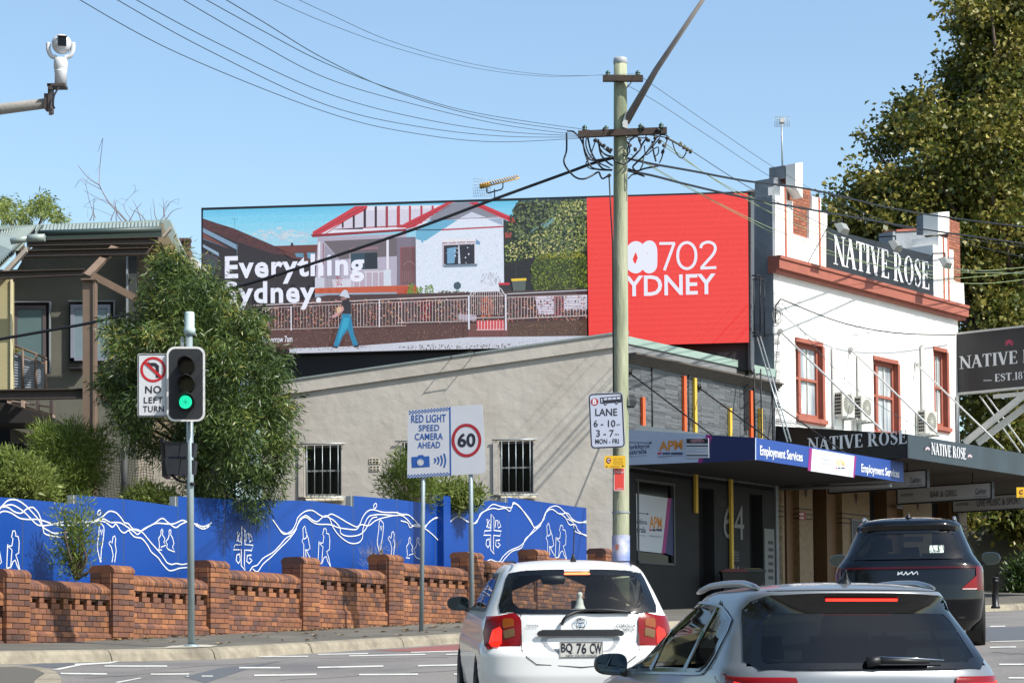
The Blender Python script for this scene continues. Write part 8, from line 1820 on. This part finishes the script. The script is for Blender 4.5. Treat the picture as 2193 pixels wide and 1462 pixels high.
V=[(0,.60,zt-.01),(.045,.66,zt-.01),(.04,.80,zt-.01),(0,.88,zt-.01),(-.04,.80,zt-.01),(-.045,.66,zt-.01),(.014,.64,zt+.03),(.012,.72,zt+.025),(-.012,.72,zt+.025),(-.014,.64,zt+.03),(0,.645,zt+.085)]
b.add(V,[(0,1,6),(1,2,7,6),(2,3,7),(3,8,7),(3,4,8),(4,5,9,8),(5,0,9),(0,6,9),(6,7,10),(8,9,10),(7,8,10),(9,6,10)],0,True); b.build('antenna_fin',plastic,gc.root)
gc.line([(x,1.535-.01*abs(x)) for x in np.linspace(-.56,.56,20)],gsf(.004),.006).build('tailgate_gap',plastic,gc.root)
b=gc.line([(-.50,.935),(.50,.935)],gsf(.006),.012); gc.line([(-.90,.82),(-.6,.80),(.6,.80),(.90,.82)],gsf(.004),.008,b); b.build('lower_gap',plastic,gc.root)
gc.wheels((.92,3.6),.335,.91)
for yy in (.92,3.6):
    for sd in (-1,1): b=B(); b.lathe((sd*.69,yy,.33),[(.40,0),(.40,.2)],24,axis=(sd,0,0)); b.build('wheel_arch',plastic,gc.root)
for sd in (-1,1): gc.mirror(2.95,1.04,.235,.16,plastic,mirg,.87,sd)
# ---------------- black SUV across the junction
yK=29.3; XK=(1945-1096.5)/F*yK
kc=Car('black_suv','black SUV with full width red light bar and ride share sticker beyond the wagon',(XK,yK,road(XK,yK)),11.5,1.8,
 [(.22,.80,.16,4.3),(.36,.90,.04,4.45),(.60,.93,.0,4.5),(.80,.935,.02,4.45),(.98,.93,.05,4.2),(1.06,.90,.07,3.6),(1.11,.86,.11,3.3),(1.2,.80,.16,3.1),(1.35,.74,.28,2.8),(1.48,.685,.38,2.5),(1.56,.66,.34,2.35),(1.60,.63,.36,2.3),(1.625,.58,.42,2.2)],n=3.6,Lc=.6,Lf=.8,crown=.055,paint=bpaint)
ksf=lambda o:(lambda x,z:kc.rs(x,z,o))
ko=rpoly([(-.72,1.125),(.72,1.125),(.63,1.49),(-.63,1.49)],[.03,.03,.03,.03]); ki=rpoly([(-.66,1.16),(.66,1.16),(.585,1.45),(-.585,1.45)],.05); km=rpoly([(-.68,1.14),(.68,1.14),(.60,1.46),(-.60,1.46)],.04)
ksw=rpoly([(.75,1.16),(3.0,1.12),(2.4,1.50),(1.0,1.54),(.72,1.40)],.06); ksi=rpoly([(.80,1.18),(2.9,1.14),(2.36,1.48),(1.02,1.51),(.77,1.40)],.05)
kc.body(.22,1.625,0,[ko],[ksi],[(.92,.35,.41),(3.6,.35,.41)],(1.12,1.58,True),bpaint)
kc.fill(ki,ksf(.012),20,8).build('rear_window',glass('glass_mid',(.38,.40,.36),.08),kc.root); kc.ring(ko,ki,ksf(.015)).build('rear_window_surround',frit,kc.root)
for sd in (-1,1):
    f=lambda o,sd=sd:(lambda y,z:kc.ss(y,z,sd,o)); kc.fill(ksi,f(.004),16,8).build('side_window',gside,kc.root); b=kc.ring(ksw,ksi,f(.008))
    for yy in (1.35,2.3): kc.line([(yy,1.15),(yy-.08,1.49)],f(.011),.07,b)
    b.build('window_frame',chrome if False else frit,kc.root)
    # tail lights: bar end, vertical blade and triangle
    o=rpoly([(sd*.76,1.02),(sd*.925,1.02),(sd*.93,.72),(sd*.86,.74),(sd*.83,.98),(sd*.76,.985)],.01); t=kc.fill(rpoly([(sd*.84,1.03),(sd*.925,1.03),(sd*.93,.72),(sd*.85,.72)],.01),ksf(.016),6,8).build('tail_light',mat('tail_deep_red',(96,5,10),.2,spec=.4),kc.root)
    kc.fill([(sd*.66,.74),(sd*.85,.74),(sd*.85,.90),(sd*.84,.90)],ksf(.018),6,6).build('triangle_lamp',lred,t); kc.fill([(sd*.67,.732),(sd*.85,.732),(sd*.85,.745),(sd*.675,.745)],ksf(.021),6,2).build('lamp_edge',mat('lamp_pale',(220,190,190),.3),t)
kc.fill([(-.86,1.0),(.86,1.0),(.86,1.028),(-.86,1.028)],ksf(.014),30,2).build('light_bar',mat('bar_dark_red',(66,4,10),.2,spec=.4),kc.root)
b=B()
# three slanted strokes joined by thin diagonals
for px in ([(-.125,.925),(-.115,.965)],[(-.12,.93),(-.065,.965)],[(-.085,.945),(-.05,.925),(-.02,.965)],[(-.02,.965),(-.005,.925)],[(-.005,.925),(.055,.965)],[(.055,.965),(.065,.925)],[(.065,.93),(.115,.965),(.125,.925)]): kc.line(px,ksf(.014),.013,b)
b.build('badge',mat('badge_glow',(200,206,212),.3,emit=(200,206,212),es=.15),kc.root)  # badge is no lamp, a faint glow is added to brighten it
b=kc.fill(rpoly([(.27,1.20),(.45,1.20),(.45,1.295),(.27,1.295)],.008),ksf(.012),4,2); st=b.build('window_sticker',mat('sticker_mint',(214,232,218),.6),kc.root)
b=kc.rtext('Uber',.285,.415,1.207,1.243,.016,.01); b.ribbon([kc.rs(.395+.022*math.cos(a),1.268+.02*math.sin(a),.016) for a in np.linspace(.6,5.6,14)],.012,(0,-1,0)); b.build('sticker_print',sblk,st)
b=B(); b.box(-.80,.80,.45,3.2,.4,.7); b.box(-.72,.72,3.0,3.4,.6,1.02); b.build('cabin_floor',seatm,kc.root)
kc.seat(.38,2.05,1.24,.5); kc.seat(-.38,2.05,1.24,.5); kc.seat(0,1.2,1.13,1.3,False)
for x in (-.42,0,.42): b=B(); b.prism([(x-.13,1.05,1.15),(x+.13,1.05,1.15),(x+.11,1.05,1.30),(x-.11,1.05,1.30)],(0,.09,0)); b.build('headrest',seatm,kc.root)
b=B(); b.box(-.13,.13,2.6,2.66,1.42,1.49); b.build('inside_mirror',plastic,kc.root)
b=kc.fill([(-.66,1.50),(.66,1.50),(.64,1.58),(-.64,1.58)],ksf(.03),20,4); b.build('roof_spoiler',bpaint,kc.root)
for sd in (-1,1):
    b=B(); b.tube([(sd*.575,.62+1.6*k/14,1.63+.038*min(1,6*k/14,6*(1-k/14))) for k in range(15)],[.01]+[.022]*13+[.01],8); b.build('roof_rail',mat('rail_satin',(150,156,162),.28,metal=.8),kc.root)
b=B(); zt=1.625+.05; V=[(0,.60,zt-.01),(.045,.66,zt-.01),(.04,.80,zt-.01),(0,.88,zt-.01),(-.04,.80,zt-.01),(-.045,.66,zt-.01),(.014,.64,zt+.03),(.012,.72,zt+.025),(-.012,.72,zt+.025),(-.014,.64,zt+.03),(0,.645,zt+.08)]
b.add(V,[(0,1,6),(1,2,7,6),(2,3,7),(3,8,7),(3,4,8),(4,5,9,8),(5,0,9),(0,6,9),(6,7,10),(8,9,10),(7,8,10),(9,6,10)],0,True); b.build('antenna_fin',plastic,kc.root)
b=B(); p=kc.rs(0,.62,.02); b.box(-.186,.186,p[1]-.012,p[1],.56,.69); npl=b.build('number_plate',MATS['plate_cream'],kc.root)
kc.wheels((.92,3.6),.35,.93)
for yy in (.92,3.6):
    for sd in (-1,1): b=B(); b.lathe((sd*.70,yy,.35),[(.42,0),(.42,.2)],24,axis=(sd,0,0)); b.build('wheel_arch',plastic,kc.root)
for sd in (-1,1): kc.mirror(2.85,1.18,.25,.17,mat('mirror_black',(12,16,22),.2,coat=1),mirg,.88,sd)
